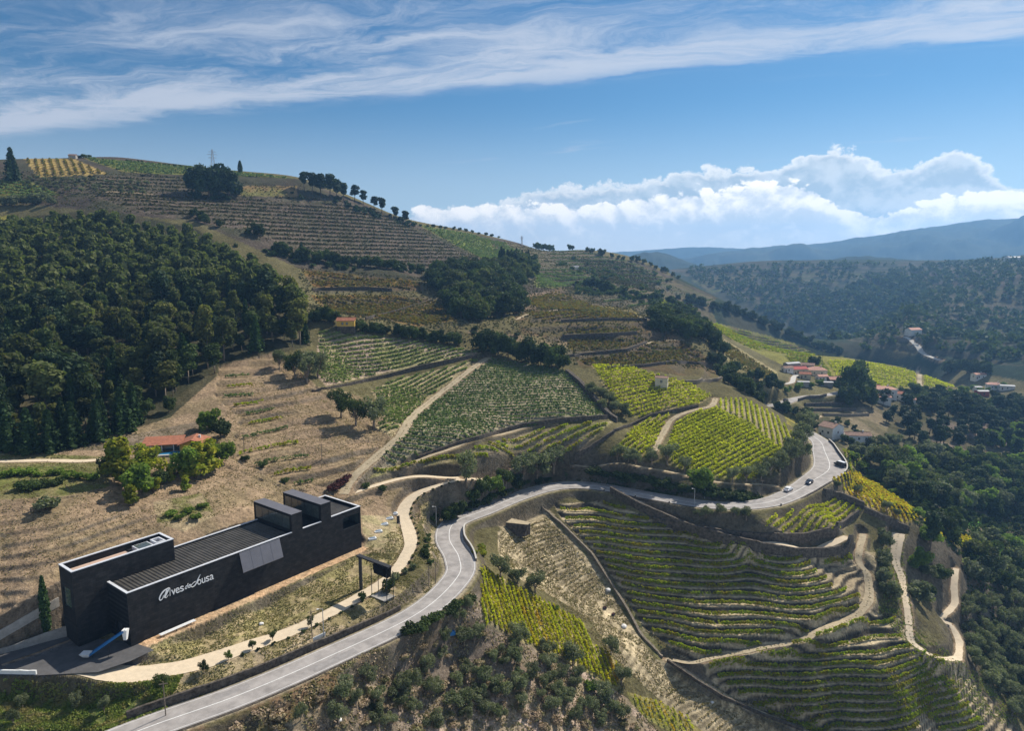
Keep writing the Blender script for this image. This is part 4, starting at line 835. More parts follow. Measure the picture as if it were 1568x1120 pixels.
# walls of the yard
P = [hit(u, v) for u, v in dens([(-30,1008),(24,997),(70,984),(117,972)], 6)]; wall('retaining_wall', [(p[0],p[1],24.2) for p in P], [.8,1.2,2.2,2.6], .35, 'concrete', 'concrete retaining wall of the bed beside the winery yard', sink=.3)
P = [hit(u, v) for u, v in dens([(-30,1032),(20,1033),(56,1034)], 6)]; wall('kerb_wall', [(p[0],p[1],24.2) for p in P], .75, .3, 'white', 'low white wall at the edge of the winery yard', sink=.3)
P = np.array([hit(u, v) for u, v in dens([(-30,985),(0,972),(50,943),(90,921)], 6)]); wall('drive_wall', np.c_[P[:,:2], P[:,2]-.1], .9, .3, 'concrete', 'low concrete wall along the drive left of the winery', sink=1)
# field walls: traced lines, set on the ground
def gwall(px, h, label, th=.6, mat='stone', name='stone_wall', step=5, off=0.0, group=None):
    P = np.array([hit(u, v) for u, v in dens(px, step)]); P = smooth_line(P[::2] if len(P) > 6 else P, 1.2); P[:,2] = sample(Z, P[:,0], P[:,1]); return wall(name, P[:,:3], h, th, mat, label, sink=1.2, group=group)
gwall([(478,600),(530,591),(600,577),(640,566),(690,556),(735,546)], [.7,1.0,1.6,1.8,1.6], 'dark terrace wall along the lower edge of the pale green vineyard')
gwall([(640,702),(700,682),(760,666),(800,655),(860,646),(930,642)], [.8,1.3,1.6,1.6,1.7], 'terrace wall under the large fan-shaped vineyard')
gwall([(868,571),(890,592),(912,617),(930,638),(945,648)], [1.6,2.2,2.4,2.2], 'steep dark wall running down beside the fan-shaped vineyard', 1.6)
gwall([(940,662),(964,654),(996,638),(1028,631),(1074,622)], [1.2,1.1,1.0,.9], 'stone wall crossing the yellow-green hill vineyard')
gwall([(880,703),(910,684),(940,664)], 1.4, 'short dark wall climbing from the road bank to the hill vineyard')
gwall([(1262,757),(1290,766),(1323,779)], [2.0,2.6,2.4], 'thick dark wall between the green plot and the yellow vines', 1.2)
gwall([(1323,784),(1350,795),(1392,812)], [2.0,1.8,1.2], 'dark wall under the yellow vines by the right-hand wood', .9)
gwall([(1000,800),(1060,812),(1120,823),(1170,826),(1230,826),(1280,815),(1318,787)], [1.6,2.0,2.0,2.0,2.2], 'curved stone wall under the green plot above the terrace path', .8)
gwall([(935,756),(980,781),(1050,812),(1110,829),(1164,841),(1220,850),(1270,848),(1308,838)], [2.4,2.6,2.4,2.2,1.6], 'long curved wall below the terrace path at the top of the round terraces', .8)
gwall([(830,778),(862,806),(907,851),(938,899),(962,937),(982,975),(1015,1008)], [.6,.8,.8,.7,.6], 'broken dry-stone wall down the gully beside the round terraces', .7, 'stone_pale')
gwall([(1022,1014),(1061,1041),(1106,1069),(1165,1096),(1230,1120)], .8, 'low wall along the lower gully track', .6, 'stone')
gwall([(478,445),(560,443),(600,446)], 1.6, 'pale field wall across the brown autumn vineyard', .8, 'stone')
gwall([(560,490),(600,480),(640,468),(668,460)], 1.3, 'slanting field wall in the brown vineyard above the orange hut', .7)
gwall([(866,547),(905,544),(960,538),(995,524)], [1.3,1.5,1.4,1.2], 'dark wall under the field track of the middle slope', 1.0)
gwall([(860,494),(900,492),(940,491),(995,492)], 1.6, 'upper dark wall across the brown middle-slope vineyard', 1.0)
gwall([(862,517),(920,515),(975,512)], 1.6, 'second dark wall across the brown middle-slope vineyard', 1.0)
gwall([(930,566),(990,562),(1030,556),(1090,560)], 1.4, 'dark wall above the white hut', 1.0)
gwall([(1050,588),(1080,586),(1110,583)], 1.6, 'short pale wall right of the white hut', .8, 'stone_pale')
gwall([(1265,607),(1263,608.5),(1235,611),(1216,617)], 1.6, 'wall under the village road', .8)
gwall([(1260,637),(1300,638),(1330,637)], 1.5, 'pale terrace wall below the village', .8, 'stone_pale')
gwall([(1232,622),(1270,621),(1300,620)], 1.8, 'terrace wall just under the village road', 1.0)
gwall([(1240,630),(1280,630),(1310,629)], 1.8, 'middle terrace wall below the village', 1.0)
gwall([(1341,594),(1375,598),(1392,602)], 1.2, 'white wall below the yellow-green village vineyard', .6, 'white')

# ------------------------------------------------------------------ trees and bushes
M['bark'] = surf('bark', (.13,.095,.065), .95, .3, 3)
M['bark_pale'] = surf('pale_bark', (.24,.19,.14), .95, .3, 3)
M['lf_euc'] = leafmat('leaf_eucalyptus', (.036,.054,.017), (.125,.135,.042), (.078,.088,.034), .4, .5)
M['lf_euc2'] = leafmat('leaf_eucalyptus_light', (.07,.08,.02), (.18,.17,.05), (.10,.11,.032), .4, .4)
M['lf_con'] = leafmat('needle_conifer', (.022,.046,.018), (.056,.095,.030), None, .25, .3)
M['lf_pine'] = leafmat('needle_pine', (.018,.036,.016), (.05,.072,.028), None, .2, .3)
M['lf_olive'] = leafmat('leaf_olive', (.12,.135,.078), (.25,.26,.155), (.10,.12,.06), .35, .22)
M['lf_oak'] = leafmat('leaf_oak', (.030,.052,.016), (.090,.112,.036), (.05,.075,.02), .3, .4)
M['lf_yel'] = leafmat('leaf_yellowing', (.17,.20,.025), (.42,.37,.04), (.16,.21,.03), .45, .25)
M['lf_grn'] = leafmat('leaf_fresh', (.085,.15,.025), (.20,.26,.05), None, .45, .25)
M['lf_red'] = leafmat('leaf_dark_red', (.045,.012,.012), (.09,.025,.02), None, .25, .2)
M['lf_dry'] = leafmat('dry_tuft', (.34,.26,.16), (.23,.185,.10), (.19,.165,.075), .3, .1)
M['lf_dryd'] = leafmat('dry_brush', (.40,.29,.21), (.27,.21,.125), (.18,.17,.075), .2, .2)
def quads(P, size, rg, outward=None, flat=0.0, aspect=1.0):
    """leaf clusters: one small quad per point"""
    n = len(P); d = rg.normal(size=(n,3)); 
    if outward is not None: d = d*.75+outward
    d[:,2] += flat; d /= np.linalg.norm(d, axis=1)[:,None]+1e-9
    a = np.cross(d, rg.normal(size=(n,3))); a /= np.linalg.norm(a, axis=1)[:,None]+1e-9; b = np.cross(d, a)
    s = (size*(.6+.8*rg.random(n)))[:,None]*.5; k = .35*(rg.random((n,4,1))-.5)+1
    V = np.stack([P+(-a-b*aspect)*s*k[:,0], P+(a-b*aspect)*s*k[:,1], P+(a+b*aspect)*s*k[:,2], P+(-a+b*aspect)*s*k[:,3]], 1).reshape(-1,3)
    return V, np.arange(4*n).reshape(-1,4)
def clump_points(clumps, n, rg, shell=.55):
    vol = np.array([c[3]*c[4]*c[5] for c in clumps])**.67; k = rg.choice(len(clumps), n, p=vol/vol.sum()); c = np.array(clumps)[k]
    d = rg.normal(size=(n,3)); d /= np.linalg.norm(d, axis=1)[:,None]; r = shell+(1-shell)*rg.random(n)**.6; r *= (.8+.4*rg.random(n))
    return c[:,:3]+d*c[:,3:6]*r[:,None], d
def limbs(paths):
    mb = MB()
    for pts, r0, r1 in paths:
        m = len(pts)-1
        for i in range(m): mb.bar(pts[i], pts[i+1], r0+(r1-r0)*i/m, 5, r0+(r1-r0)*(i+1)/m)
    me = bpy.data.meshes.new('trunk'); me.from_pydata(mb.v, [], mb.f); me.shade_smooth(); return me
def crown_mesh(clumps, n, size, rg, shell=.55, flat=.2, aspect=1.0):
    P, d = clump_points(clumps, n, rg, shell); V, f = quads(P, np.full(n, size), rg, d, flat, aspect); return np_mesh('crown', V, f)
def proto(kind, seed):
    """unit tree (height 1 m): trunk mesh, crown mesh"""
    rg = np.random.default_rng(seed); cl = []; tr = []
    if kind == 'euc':
        lean = rg.normal(0,.04,2); top = (lean[0], lean[1], .97); tr.append(([(0,0,-.05),(lean[0]*.3,lean[1]*.3,.35),(lean[0]*.7,lean[1]*.7,.7),top], .018, .006))
        for i in range(11):
            z = .38+.56*rg.random(); a = rg.random()*6.28; q = .17*(1.25-z)*rg.random()**.5+.03; c = (lean[0]*z+q*math.cos(a), lean[1]*z+q*math.sin(a), z); r = .075+.06*rg.random()
            cl.append(c+(r*1.15, r*1.15, r*.95)); tr.append(([(lean[0]*z*.8, lean[1]*z*.8, z-.12), c], .006, .003))
        return tr, crown_mesh(cl, 1700, .042, rg, .5), 
    if kind == 'con':
        tr.append(([(0,0,-.05),(0,0,.5),(0,0,.98)], .018, .004)); P = []
        n = 1900; z = rg.random(n)**.85; z = .08+.9*(1-np.sqrt(1-z*.99)) if False else .06+.93*rg.random(n)**1.25; w = .25*(1-z)**.85*(.55+.45*np.abs(np.sin(z*38)))+.012; a = rg.random(n)*6.283; lob = .8+.3*np.sin(a*5+seed)+.15*rg.normal(size=n)
        r = w*lob*(.45+.55*rg.random(n)**.5); P = np.c_[r*np.cos(a), r*np.sin(a), z-.25*r]; o = np.c_[np.cos(a), np.sin(a), np.full(n, -.2)]
        V, f = quads(P, np.full(n, .045), rg, o, .3); return tr, np_mesh('crown', V, f)
    if kind == 'pine':
        lean = rg.normal(0,.05,2); tr.append(([(0,0,-.05),(lean[0]*.5,lean[1]*.5,.4),(lean[0],lean[1],.85)], .022, .010))
        for i in range(12):
            z = .42+.50*rg.random(); a = rg.random()*6.28; q = .03+.19*rg.random()*(1.25-z); c = (lean[0]+q*math.cos(a), lean[1]+q*math.sin(a), z); r = .09+.05*rg.random()
            cl.append(c+(r*1.15, r*1.15, r*.9)); tr.append(([(lean[0]*.8, lean[1]*.8, z-.15), c], .009, .004))
        return tr, crown_mesh(cl, 1500, .045, rg, .45, .3)
    if kind == 'olive':
        tr.append(([(0,0,-.08),(.02,.01,.22)], .05, .035))
        for i in range(9):
            a = i*2.4+rg.random(); q = .12+.24*rg.random(); z = .42+.40*rg.random(); c = (q*math.cos(a), q*math.sin(a), z); r = .14+.07*rg.random()
            cl.append(c+(r*1.1, r*1.1, r*.95)); tr.append(([(.02,.01,.2), (c[0]*.5, c[1]*.5, .2+(z-.2)*.6), c], .025, .006))
        return tr, crown_mesh(cl, 1900, .05, rg, .4, .1, .6)
    if kind == 'oak':
        tr.append(([(0,0,-.08),(0,0,.3)], .035, .025)); cl.append((0,0,.55,.30,.30,.30))
        for i in range(12):
            a = i*2.4+rg.random(); q = .14+.22*rg.random(); z = .25+.58*rg.random(); c = (q*math.cos(a), q*math.sin(a), z); r = .12+.09*rg.random()
            cl.append(c+(r*1.1, r*1.1, r)); tr.append(([(0,0,.2), c], .018, .005))
        return tr, crown_mesh(cl, 1900, .058, rg, .6, .15)
    if kind == 'tall':   # loose, upright, yellowing tree
        tr.append(([(0,0,-.06),(.01,0,.4),(0,.01,.9)], .022, .006))
        for i in range(12):
            z = .22+.7*i/12; a = rg.random()*6.28; q = .20*(1.1-z)*rg.random()+.03; r = .11+.05*rg.random()-.04*z; c = (q*math.cos(a), q*math.sin(a), z); cl.append(c+(r*1.2, r*1.2, r)); tr.append(([(0,0,z-.12), c], .008, .003))
        return tr, crown_mesh(cl, 1700, .05, rg, .45)
    if kind == 'cyp':
        tr.append(([(0,0,-.03),(0,0,.9)], .014, .004)); n = 1500; z = .03+.96*rg.random(n); w = .085*np.sin(np.clip(z*.97+.05, 0, 1)**.75*math.pi)**.7+.006; a = rg.random(n)*6.28; r = w*(.6+.45*rg.random(n)); P = np.c_[r*np.cos(a), r*np.sin(a), z]
        V, f = quads(P, np.full(n, .03), rg, np.c_[np.cos(a), np.sin(a), .2*np.ones(n)]); return tr, np_mesh('crown', V, f)
    if kind == 'bush':
        tr.append(([(0,0,-.1),(0,0,.3)], .04, .02))
        for i in range(8): a = i*2.4; q = .1+.3*rg.random(); c = (q*math.cos(a), q*math.sin(a), .3+.38*rg.random()); r = .22+.1*rg.random(); cl.append(c+(r, r, r*.9)); tr.append(([(0,0,.05), c], .02, .006))
        return tr, crown_mesh(cl, 420, .12, rg, .5, .2)
PR = {}
for kind, leaf, nv in (('euc','lf_euc',4),('con','lf_con',3),('pine','lf_pine',3),('olive','lf_olive',4),('oak','lf_oak',4),('tall','lf_yel',3),('cyp','lf_con',1),('bush','lf_oak',3)):
    for i in range(nv):
        tr, cm = proto(kind, 100+i*7+len(kind)); tm = limbs(tr); tm.materials.append(M['bark_pale' if kind in ('euc','olive') else 'bark']); PR.setdefault(kind, []).append((tm, cm))
CROWNS = {}
def crown_for(kind, i, leaf):
    key = (kind, i, leaf)
    if key not in CROWNS: c = PR[kind][i][1].copy(); c.materials.clear(); c.materials.append(M[leaf]); CROWNS[key] = c
    return CROWNS[key]
NAMES = {'euc':'eucalyptus_tree','con':'conifer_tree','pine':'pine_tree','olive':'olive_tree','oak':'oak_tree','tall':'poplar_tree','cyp':'cypress_tree','bush':'bush'}
TREES = []
def tree(kind, p, h, label, group=None, leaf=None, wide=1.0, parts=True, cat='tree', name=None):
    leaf = leaf or {'euc':'lf_euc','con':'lf_con','pine':'lf_pine','olive':'lf_olive','oak':'lf_oak','tall':'lf_yel','cyp':'lf_con','bush':'lf_oak'}[kind]
    i = random.randrange(len(PR[kind])); tm = PR[kind][i][0]; cm = crown_for(kind, i, leaf); nm = name or ('small_tree' if kind == 'oak' and h < 5.5 else 'olive_tree' if leaf == 'lf_olive' and kind == 'oak' else 'garden_tree' if leaf in ('lf_grn','lf_yel') and kind == 'oak' else NAMES[kind])
    e = empty(nm, p, random.random()*6.28); e.scale = (h*wide, h*wide, h); tag(e, label, cat if kind != 'bush' else 'bush', group, 'thing')
    link('trunk', tm, e); link('crown', cm, e); TREES.append((p[0], p[1])); return e
def depth(p): return p[1]*CP-(p[2]-CAMZ)*SP
def tpx(kind, u, v, hpx, label, group=None, **k):
    p = hit(u, v); return tree(kind, (p[0], p[1], p[2]-.1), hpx*depth(p)/F, label, group, **k)
def scatter(px, spacing, seed, maxn=9999, jitter=.42, avoid=True, Zg=None, clear=2.2, thin=-9):
    """points in a traced plot, roughly evenly spaced"""
    W = np.array([p[:2] for p in (trace(px, 8, True, Zg))]); rg = np.random.default_rng(seed); x0, y0 = W.min(0); x1, y1 = W.max(0); o = []
    xs = np.arange(x0, x1, spacing); ys = np.arange(y0, y1, spacing*.87); gx, gy = np.meshgrid(xs, ys); gx = gx+(np.arange(len(ys))%2)[:,None]*spacing/2
    gx = gx.ravel()+rg.uniform(-jitter, jitter, gx.size)*spacing; gy = gy.ravel()+rg.uniform(-jitter, jitter, gy.size)*spacing
    m = inside(W, gx, gy) & ((noise(gx, gy, spacing*3.5, seed, 3) > thin)); gx, gy = gx[m], gy[m]; ok = np.ones(len(gx), bool)
    if avoid:
        for L in [ROAD]+list(PATHS.values()):
            for i in range(0, len(L), 3): ok &= np.hypot(gx-L[i,0], gy-L[i,1]) > L[i,3]+clear
    gx, gy = gx[ok], gy[ok]; z = sample(Z, gx, gy); P = np.c_[gx, gy, z]; rg.shuffle(P); return P[:maxn]

# wood on the left: nearest trees one by one, the far rest as one mass
WOODL = [(-80,690),(60,690),(130,680),(230,650),(270,620),(330,575),(380,548),(470,528),(478,505),(440,462),(380,425),(300,385),(240,366),(160,352),(90,364),(-80,380)]
W = scatter(WOODL, 7.4, 1); W = W[np.argsort(np.hypot(W[:,0], W[:,1]))]
def mass(name, P, H, kind, leaf, label, cat, nq, size, seed, spread=None):
    rg = np.random.default_rng(seed); n = len(P); VV = []
    if n == 0: return
    base = PR[kind]; 
    for i in range(n):
        cm = base[i % len(base)][1]; k = np.empty(len(cm.vertices)*3, np.float32); cm.vertices.foreach_get('co', k); k = k.reshape(-1,4,3)
        s = rg.choice(len(k), min(nq, len(k)), replace=False); q = k[s]; c = q.mean(1, keepdims=True); q = c+(q-c)*size; a = rg.random()*6.28
        ca, sa = math.cos(a), math.sin(a); q = np.stack([q[...,0]*ca-q[...,1]*sa, q[...,0]*sa+q[...,1]*ca, q[...,2]], -1)*H[i]; VV.append((q+P[i][None,None]).reshape(-1,3))
    V = np.concatenate(VV); me = np_mesh(name, V, np.arange(len(V)).reshape(-1,4)); o = link(name, me, None, M[leaf]); tag(o, label, cat, None, 'stuff'); return o
NEAR = 270
rg = np.random.default_rng(5)
for i, p in enumerate(W[:NEAR]):
    k = 'con' if (p[0] < -115 and p[1] < 200 and rg.random() < .6) or rg.random() < .10 else 'euc'
    h = (8+13*rg.random()**1.5) if k == 'euc' else 11+4*rg.random(); lf = 'lf_con' if k == 'con' else ['lf_euc','lf_euc','lf_euc2','lf_oak','lf_pine'][int(rg.random()*5)]; r = math.hypot(p[0], p[1])
    zone = ('in the front rows' if r < 235 else 'in the middle' if r < 285 else 'in the upper rows')+' of the left wood'+(', left of the villa' if p[0] < -135 else ', behind the villa' if p[0] < -90 else ', on the side of the pale vineyard')
    tone = {'lf_con':'blue-green','lf_euc':'dark green','lf_euc2':'light olive','lf_oak':'leafy green','lf_pine':'blackish green'}[lf]; size = 'tall' if h > 14 else 'medium' if h > 10.5 else 'low'
    tree(k, tuple(p-np.array([0,0,.3])), h, f"{size} {tone} {'conifer' if k == 'con' else 'eucalyptus'} {zone}", 'conifers in the wood on the left hillside' if k == 'con' else 'eucalyptus trees in the wood on the left hillside', wide=(.75+.6*rg.random()) if k == 'euc' else .95, leaf=lf)
mass('woodland', W[NEAR:], 12+5*rg.random(len(W)-NEAR), 'euc', 'lf_euc', 'far upper part of the dark wood on the left hillside', 'wood', 420, 1.9, 3)

def many(kind, P, hlo, hhi, label, group, seed=0, leaf=None, wide=1.0, **k):
    rg = np.random.default_rng(seed+77)
    for p in P:
        t = rg.random(); lf = leaf if not isinstance(leaf, list) else leaf[int(rg.random()*len(leaf))]
        tone = {'lf_olive':'grey-leaved ','lf_grn':'fresh green ','lf_euc':'olive-toned '}.get(lf, '') if isinstance(leaf, list) else ''
        tree(kind, (p[0], p[1], p[2]-.15), hlo+(hhi-hlo)*t, ('low ' if t < .33 else 'middle-sized ' if t < .67 else 'tall ')+tone+' '.join(w for i, w in enumerate(label.split()) if not (i == 0 and w in ('tall', 'low')) and not (i < 2 and w == 'dark' and tone)), group, leaf=lf, wide=wide*(.85+.35*rg.random()), **k)
# skyline
tpx('con', 20, 277, 50, 'tall dark conifer on the skyline at the far left', leaf='lf_pine', wide=1.1)
for (u, v, h), w in zip(((303,296,46),(321,303,54),(336,300,48),(350,303,46)), ('leftmost of the four dark trees on the ridge below the pylon','second of the four dark trees on the ridge below the pylon','third of the four dark trees on the ridge below the pylon','rightmost of the four dark trees on the ridge below the pylon')):
    tpx('oak', u, v, h, w, 'big dark trees on the ridge', leaf='lf_pine', wide=.95)
tpx('cyp', 368, 265, 19, 'single dark cypress on the skyline right of the pylon', wide=2.0)
for i, (u, v, h) in enumerate(((466,292,30),(478,298,34),(492,302,38),(505,304,38),(516,307,34),(527,309,30),(543,308,26),(556,314,24),(573,322,22),(585,328,26),(606,338,22),(622,344,22))):
    tpx('pine', u, v, h, f'{ORD[i]} dark pine from the left along the falling skyline ridge', 'pines along the ridge', wide=1.15)
rg = np.random.default_rng(12)
def along(px, n, kind, hlo, hhi, label, group, jit=3.0, leaf=None, wide=1.0, **k):
    q = dens(px, 2); 
    for i in range(n):
        u, v = q[int((i+.5)/n*(len(q)-1))]; u += rg.normal()*jit; v += rg.normal()*jit*.35; p = hit(u, v)
        if kind != 'bush' and min((math.hypot(ROAD[j,0]-p[0], ROAD[j,1]-p[1])-ROAD[j,3] for j in range(0, len(ROAD), 4))) < 1.2: continue
        tree(kind, (p[0], p[1], p[2]-.15), hlo+(hhi-hlo)*rg.random(), label, group, leaf=leaf, wide=wide, **k)
along([(640,346),(700,352),(770,366)], 13, 'bush', 2.5, 4, 'small round bush on the ridge line behind the upper green vineyard', 'bushes on the ridge line', .8)
along([(816,378),(848,378)], 5, 'oak', 6, 9, 'dark round tree in the small clump on the middle skyline', 'clump on the middle skyline', 1)
along([(870,382),(880,383)], 2, 'oak', 6, 8, 'one of two round trees right of the skyline clump', 'two round trees on the skyline', .6)
along([(895,386),(985,404),(1045,430)], 16, 'oak', 5, 9, 'dark bushy tree along the end of the falling ridge', 'trees along the end of the ridge', 2)
along([(120,242),(140,241)], 4, 'bush', 2.5, 4, 'small dark bush on the skyline beside the striped vineyard', 'bushes by the striped vineyard', 1)
along([(190,246),(290,258)], 12, 'bush', 1.8, 2.6, 'tiny bush along the top of the upper green field', 'tiny bushes on the upper green field', .8)
for v0, n in ((279,15),(287,14),(294,10)): along([(40,v0-4),(230,v0+6)], n, 'olive', 3.2, 4.4, 'grey olive in the rows under the striped ridge vineyard', 'olives under the ridge vineyard', 2, wide=1.1)
along([(-80,318),(80,312)], 16, 'oak', 5, 8, 'grey-green tree at the top of the left wood', 'trees at the top of the left wood', 3, leaf='lf_olive')
along([(290,330),(340,350)], 4, 'oak', 5, 8, 'round tree at the upper edge of the left wood', 'round trees at the wood edge', 3)
tpx('oak', 396, 362, 22, 'lone dark tree on the terraced upper slope'); tpx('oak', 381, 360, 12, 'small dark bush beside the lone tree on the upper slope'); tpx('con', 462, 390, 20, 'dark conifer at the lower edge of the terraced upper slope', wide=1.2)
# hedges and woods of the middle slope
along([(420,385),(470,402),(540,408),(600,412),(650,420)], 30, 'oak', 5.6, 9, 'dark tree in the belt under the terraced upper slope', 'tree belt under the upper slope', 3)
many('oak', scatter([(652,428),(700,420),(755,412),(818,405),(818,430),(790,448),(796,480),(750,494),(705,490),(676,462)], 9.5, 21), 10, 15, 'dark tree in the wooded hollow of the middle slope', 'trees of the wooded hollow', 21, name='broadleaf_tree', leaf=['lf_oak','lf_oak','lf_euc'])
many('con', scatter([(760,402),(815,400),(815,425),(765,428)], 6.5, 22), 10, 13, 'dark upright conifer at the head of the wooded hollow', 'conifers at the head of the hollow', 22, leaf='lf_pine', wide=1.1)
along([(540,506),(600,514),(660,522),(705,530)], 26, 'oak', 4, 7, 'round bush in the hedge above the pale green vineyard', 'hedge above the pale green vineyard', 3)
along([(480,492),(515,494)], 6, 'oak', 5, 8, 'green tree left of the orange hut', 'trees left of the orange hut', 3)
along([(735,543),(770,545),(800,554),(866,566)], 15, 'oak', 8, 12.5, 'dark tree in the group above the fan-shaped vineyard', 'trees above the fan-shaped vineyard', 4, wide=.8)
along([(905,440),(940,450)], 7, 'oak', 7, 11, 'dark tree in the upper field of the far middle slope', 'trees on the far middle slope', 4)
along([(880,436),(980,455),(1040,468)], 16, 'oak', 4, 8, 'dark bush in the hedge on the far middle slope', 'hedge on the far middle slope', 4)
many('oak', scatter([(992,492),(1050,482),(1078,500),(1080,525),(1040,520),(1005,510)], 7, 24), 7, 12, 'dark tree in the upper part of the diagonal wooded band', 'trees in the upper wooded band', 24)
many('oak', scatter([(1075,520),(1095,520),(1120,560),(1160,580),(1215,605),(1195,622),(1150,612),(1115,590),(1090,560)], 7.5, 25), 5, 10, 'dark tree in the lower part of the diagonal wooded band', 'trees in the lower wooded band', 25)
for i, (u, v) in enumerate(((1143,596),(1176,592),(1187,590))): tpx('cyp', u, v, 18, f'{ORD[i]} small cypress from the left near the village track', 'small cypresses near the village', wide=2.2)
along([(1040,462),(1110,475),(1160,492),(1210,515),(1290,548)], 44, 'oak', 7, 12, 'dark tree in the line along the spur above the village', 'tree line along the spur', 3, name='broadleaf_tree')
# left slope
for i, (u, v, h) in enumerate(((428,566,34),(452,580,44),(470,588,50),(487,580,44))): tpx('olive', u, v, h, f'{ORD[i]} grey-green tree from the left at the corner of the pale green vineyard', 'trees at the pale vineyard corner', leaf='lf_oak' if i == 1 else 'lf_olive', wide=.8)
for i, (u, v, h) in enumerate(((522,640,46),(545,652,46),(572,655,54))): tpx('olive', u, v, h, f'{ORD[i]} tree from the left in the clump beside the field track', 'clump beside the field track', leaf='lf_oak' if i < 2 else 'lf_olive', wide=.85)
for i, (u, v, h) in enumerate(((12,690,75),(45,694,70),(78,692,66),(112,684,70),(150,676,66),(188,662,70))): tpx('con', u, v, h, f'{ORD[i]} big conifer from the left along the lower edge of the wood', 'conifers along the wood edge', wide=1.25)
tpx('oak', 226, 637, 28, 'round dark bush in front of the wood edge', wide=.9); tpx('oak', 259, 632, 28, 'single dark tree at the top of the dry slope', wide=.8); tpx('oak', 205, 645, 22, 'small tree between the conifers and the dry slope')
for u, v, h, k, lf, lab in ((188,742,80,'tall','lf_yel','tall yellowing poplar left of the terracotta-roofed villa'),(214,758,52,'oak','lf_grn','fresh green tree below the yellowing poplar'),(226,728,50,'oak','lf_yel','broad yellow-green tree in front of the villa roof'),(172,726,36,'oak','lf_oak','dark tree at the end of the villa lane'),(200,775,36,'tall','lf_yel','small yellow tree at the foot of the villa garden'),(246,744,28,'oak','lf_oak','dark bushy tree below the villa pool'),(262,738,26,'tall','lf_yel','slim yellow tree right of the villa pool'),(288,730,50,'oak','lf_grn','green tree right of the villa pool'),(300,734,62,'tall','lf_yel','broad golden tree in front of the villa gable'),(322,726,58,'tall','lf_yel','golden tree at the right end of the villa garden'),(340,712,40,'oak','lf_grn','low green tree at the right end of the villa garden'),(320,660,36,'oak','lf_grn','rounded green tree behind the villa'),(338,672,34,'oak','lf_oak','dark tree behind the villa gable'),(285,752,26,'tall','lf_yel','low yellow bush under the golden trees'),(235,755,26,'oak','lf_yel','small yellow-green bush under the villa garden')):
    tpx(k, u, v, h, lab, leaf=lf, wide=1.25 if k == 'tall' else 1.0)
tpx('bush', 72, 782, 24, 'round grey-green bush on the dry slope left above the winery', leaf='lf_olive', wide=1.3)
for u, v in ((275,795),(290,785),(262,790),(310,778),(300,795)): tpx('bush', u, v, 10, 'low green bush on the bank behind the winery', 'bushes behind the winery', leaf='lf_grn', wide=1.6)
along([(-80,735),(90,728),(150,738)], 14, 'bush', 1.5, 2.6, 'green bush in the terrace left of the villa', 'bushes left of the villa', 3, leaf='lf_grn', wide=1.3)
along([(30,752),(95,742)], 7, 'bush', 1.8, 2.8, 'dark bush on the lower terrace left of the villa', 'dark bushes left of the villa', 3, wide=1.3)
for u, v in ((510,752),(517,748),(524,742),(530,737)): tpx('bush', u, v, 11, 'dark red shrub at the foot of the field track', 'dark red shrubs', leaf='lf_red', wide=1.6)
for i, (u, v) in enumerate(((375,706),(403,716),(437,740),(585,752),(560,748))): tpx('bush', u, v, 11, ['dark bush under the pole on the dry slope','small dark bush on the dry slope','grey bush where the dry slope meets the winery bank','round bush between the two sand paths','small bush beside the upper sand path'][i], wide=1.1)
tpx('cyp', 72, 968, 92, 'tall slim cypress at the left end of the winery', wide=.85)
# between sand path and road
tpx('olive', 714, 742, 56, 'tall thin grey tree at the junction of the sand paths', wide=.75)
for u, v, h, k, lf, lab in ((738,762,34,'oak','lf_oak','dark green tree on the bank above the road'),(757,755,30,'oak','lf_grn','bright green bush on the bank above the road'),(722,772,26,'oak','lf_oak','dark bush under the grey tree'),(700,795,30,'oak','lf_oak','dark tree left of the white lamp post'),(686,800,26,'oak','lf_oak','dark bush above the road bend'),(775,748,36,'olive','lf_oak','tree behind the road lamp'),(800,738,44,'olive','lf_olive','grey olive above the road crest'),(822,734,44,'olive','lf_olive','second grey olive above the road crest'),(848,722,40,'olive','lf_olive','grey olive near the orange road cutting'),(790,748,26,'oak','lf_oak','dark bush above the road crest')): tpx(k, u, v, h, lab, leaf=lf)
along([(700,790),(740,772),(780,752),(840,735)], 14, 'bush', 1.5, 3.2, 'dark bush on the shady bank above the road', 'bushes on the shady bank', 3, wide=1.4)
along([(655,818),(650,845),(655,870)], 6, 'bush', 1.4, 2.2, 'small bush between the sand path and the road bend', 'bushes by the road bend', 3, wide=1.1)
along([(660,800),(668,790)], 2, 'bush', 1.8, 2.2, 'bush beside the white lamp post at the bend', 'bushes by the lamp post', 2)
along([(640,865),(620,880),(598,893)], 3, 'bush', 1.6, 2.4, 'round shrub beside the gantry path', 'shrubs beside the gantry path', 2, leaf='lf_olive')
tpx('bush', 555, 918, 14, 'round shrub at the foot of the gantry column', wide=.9); tpx('bush', 596, 905, 22, 'taller shrub beside the gantry posts', wide=.8)
# verge below the winery
tpx('olive', 312, 1032, 24, 'small dark tree on the verge below the winery sign', leaf='lf_oak', wide=.7); tpx('olive', 250, 1058, 30, 'dark tree beside the verge lamp post', leaf='lf_oak', wide=.8)
for i, (u, v) in enumerate(((350,1012),(387,996),(418,982),(476,960))): tpx('olive', u, v, 18, f'{ORD[i]} young tree from the left on the dry verge', 'young trees on the verge', leaf='lf_grn' if i == 0 else 'lf_oak', wide=.75)
for i, (u, v) in enumerate(((160,1092),(35,1085),(118,1085),(20,1110))): tpx('olive', u, v, 26, ['grey olive in the grass under the sand path','grey olive in the grass at the lower left corner','dark olive in the green grass bank','olive at the bottom left edge of the grass'][i], wide=.8)
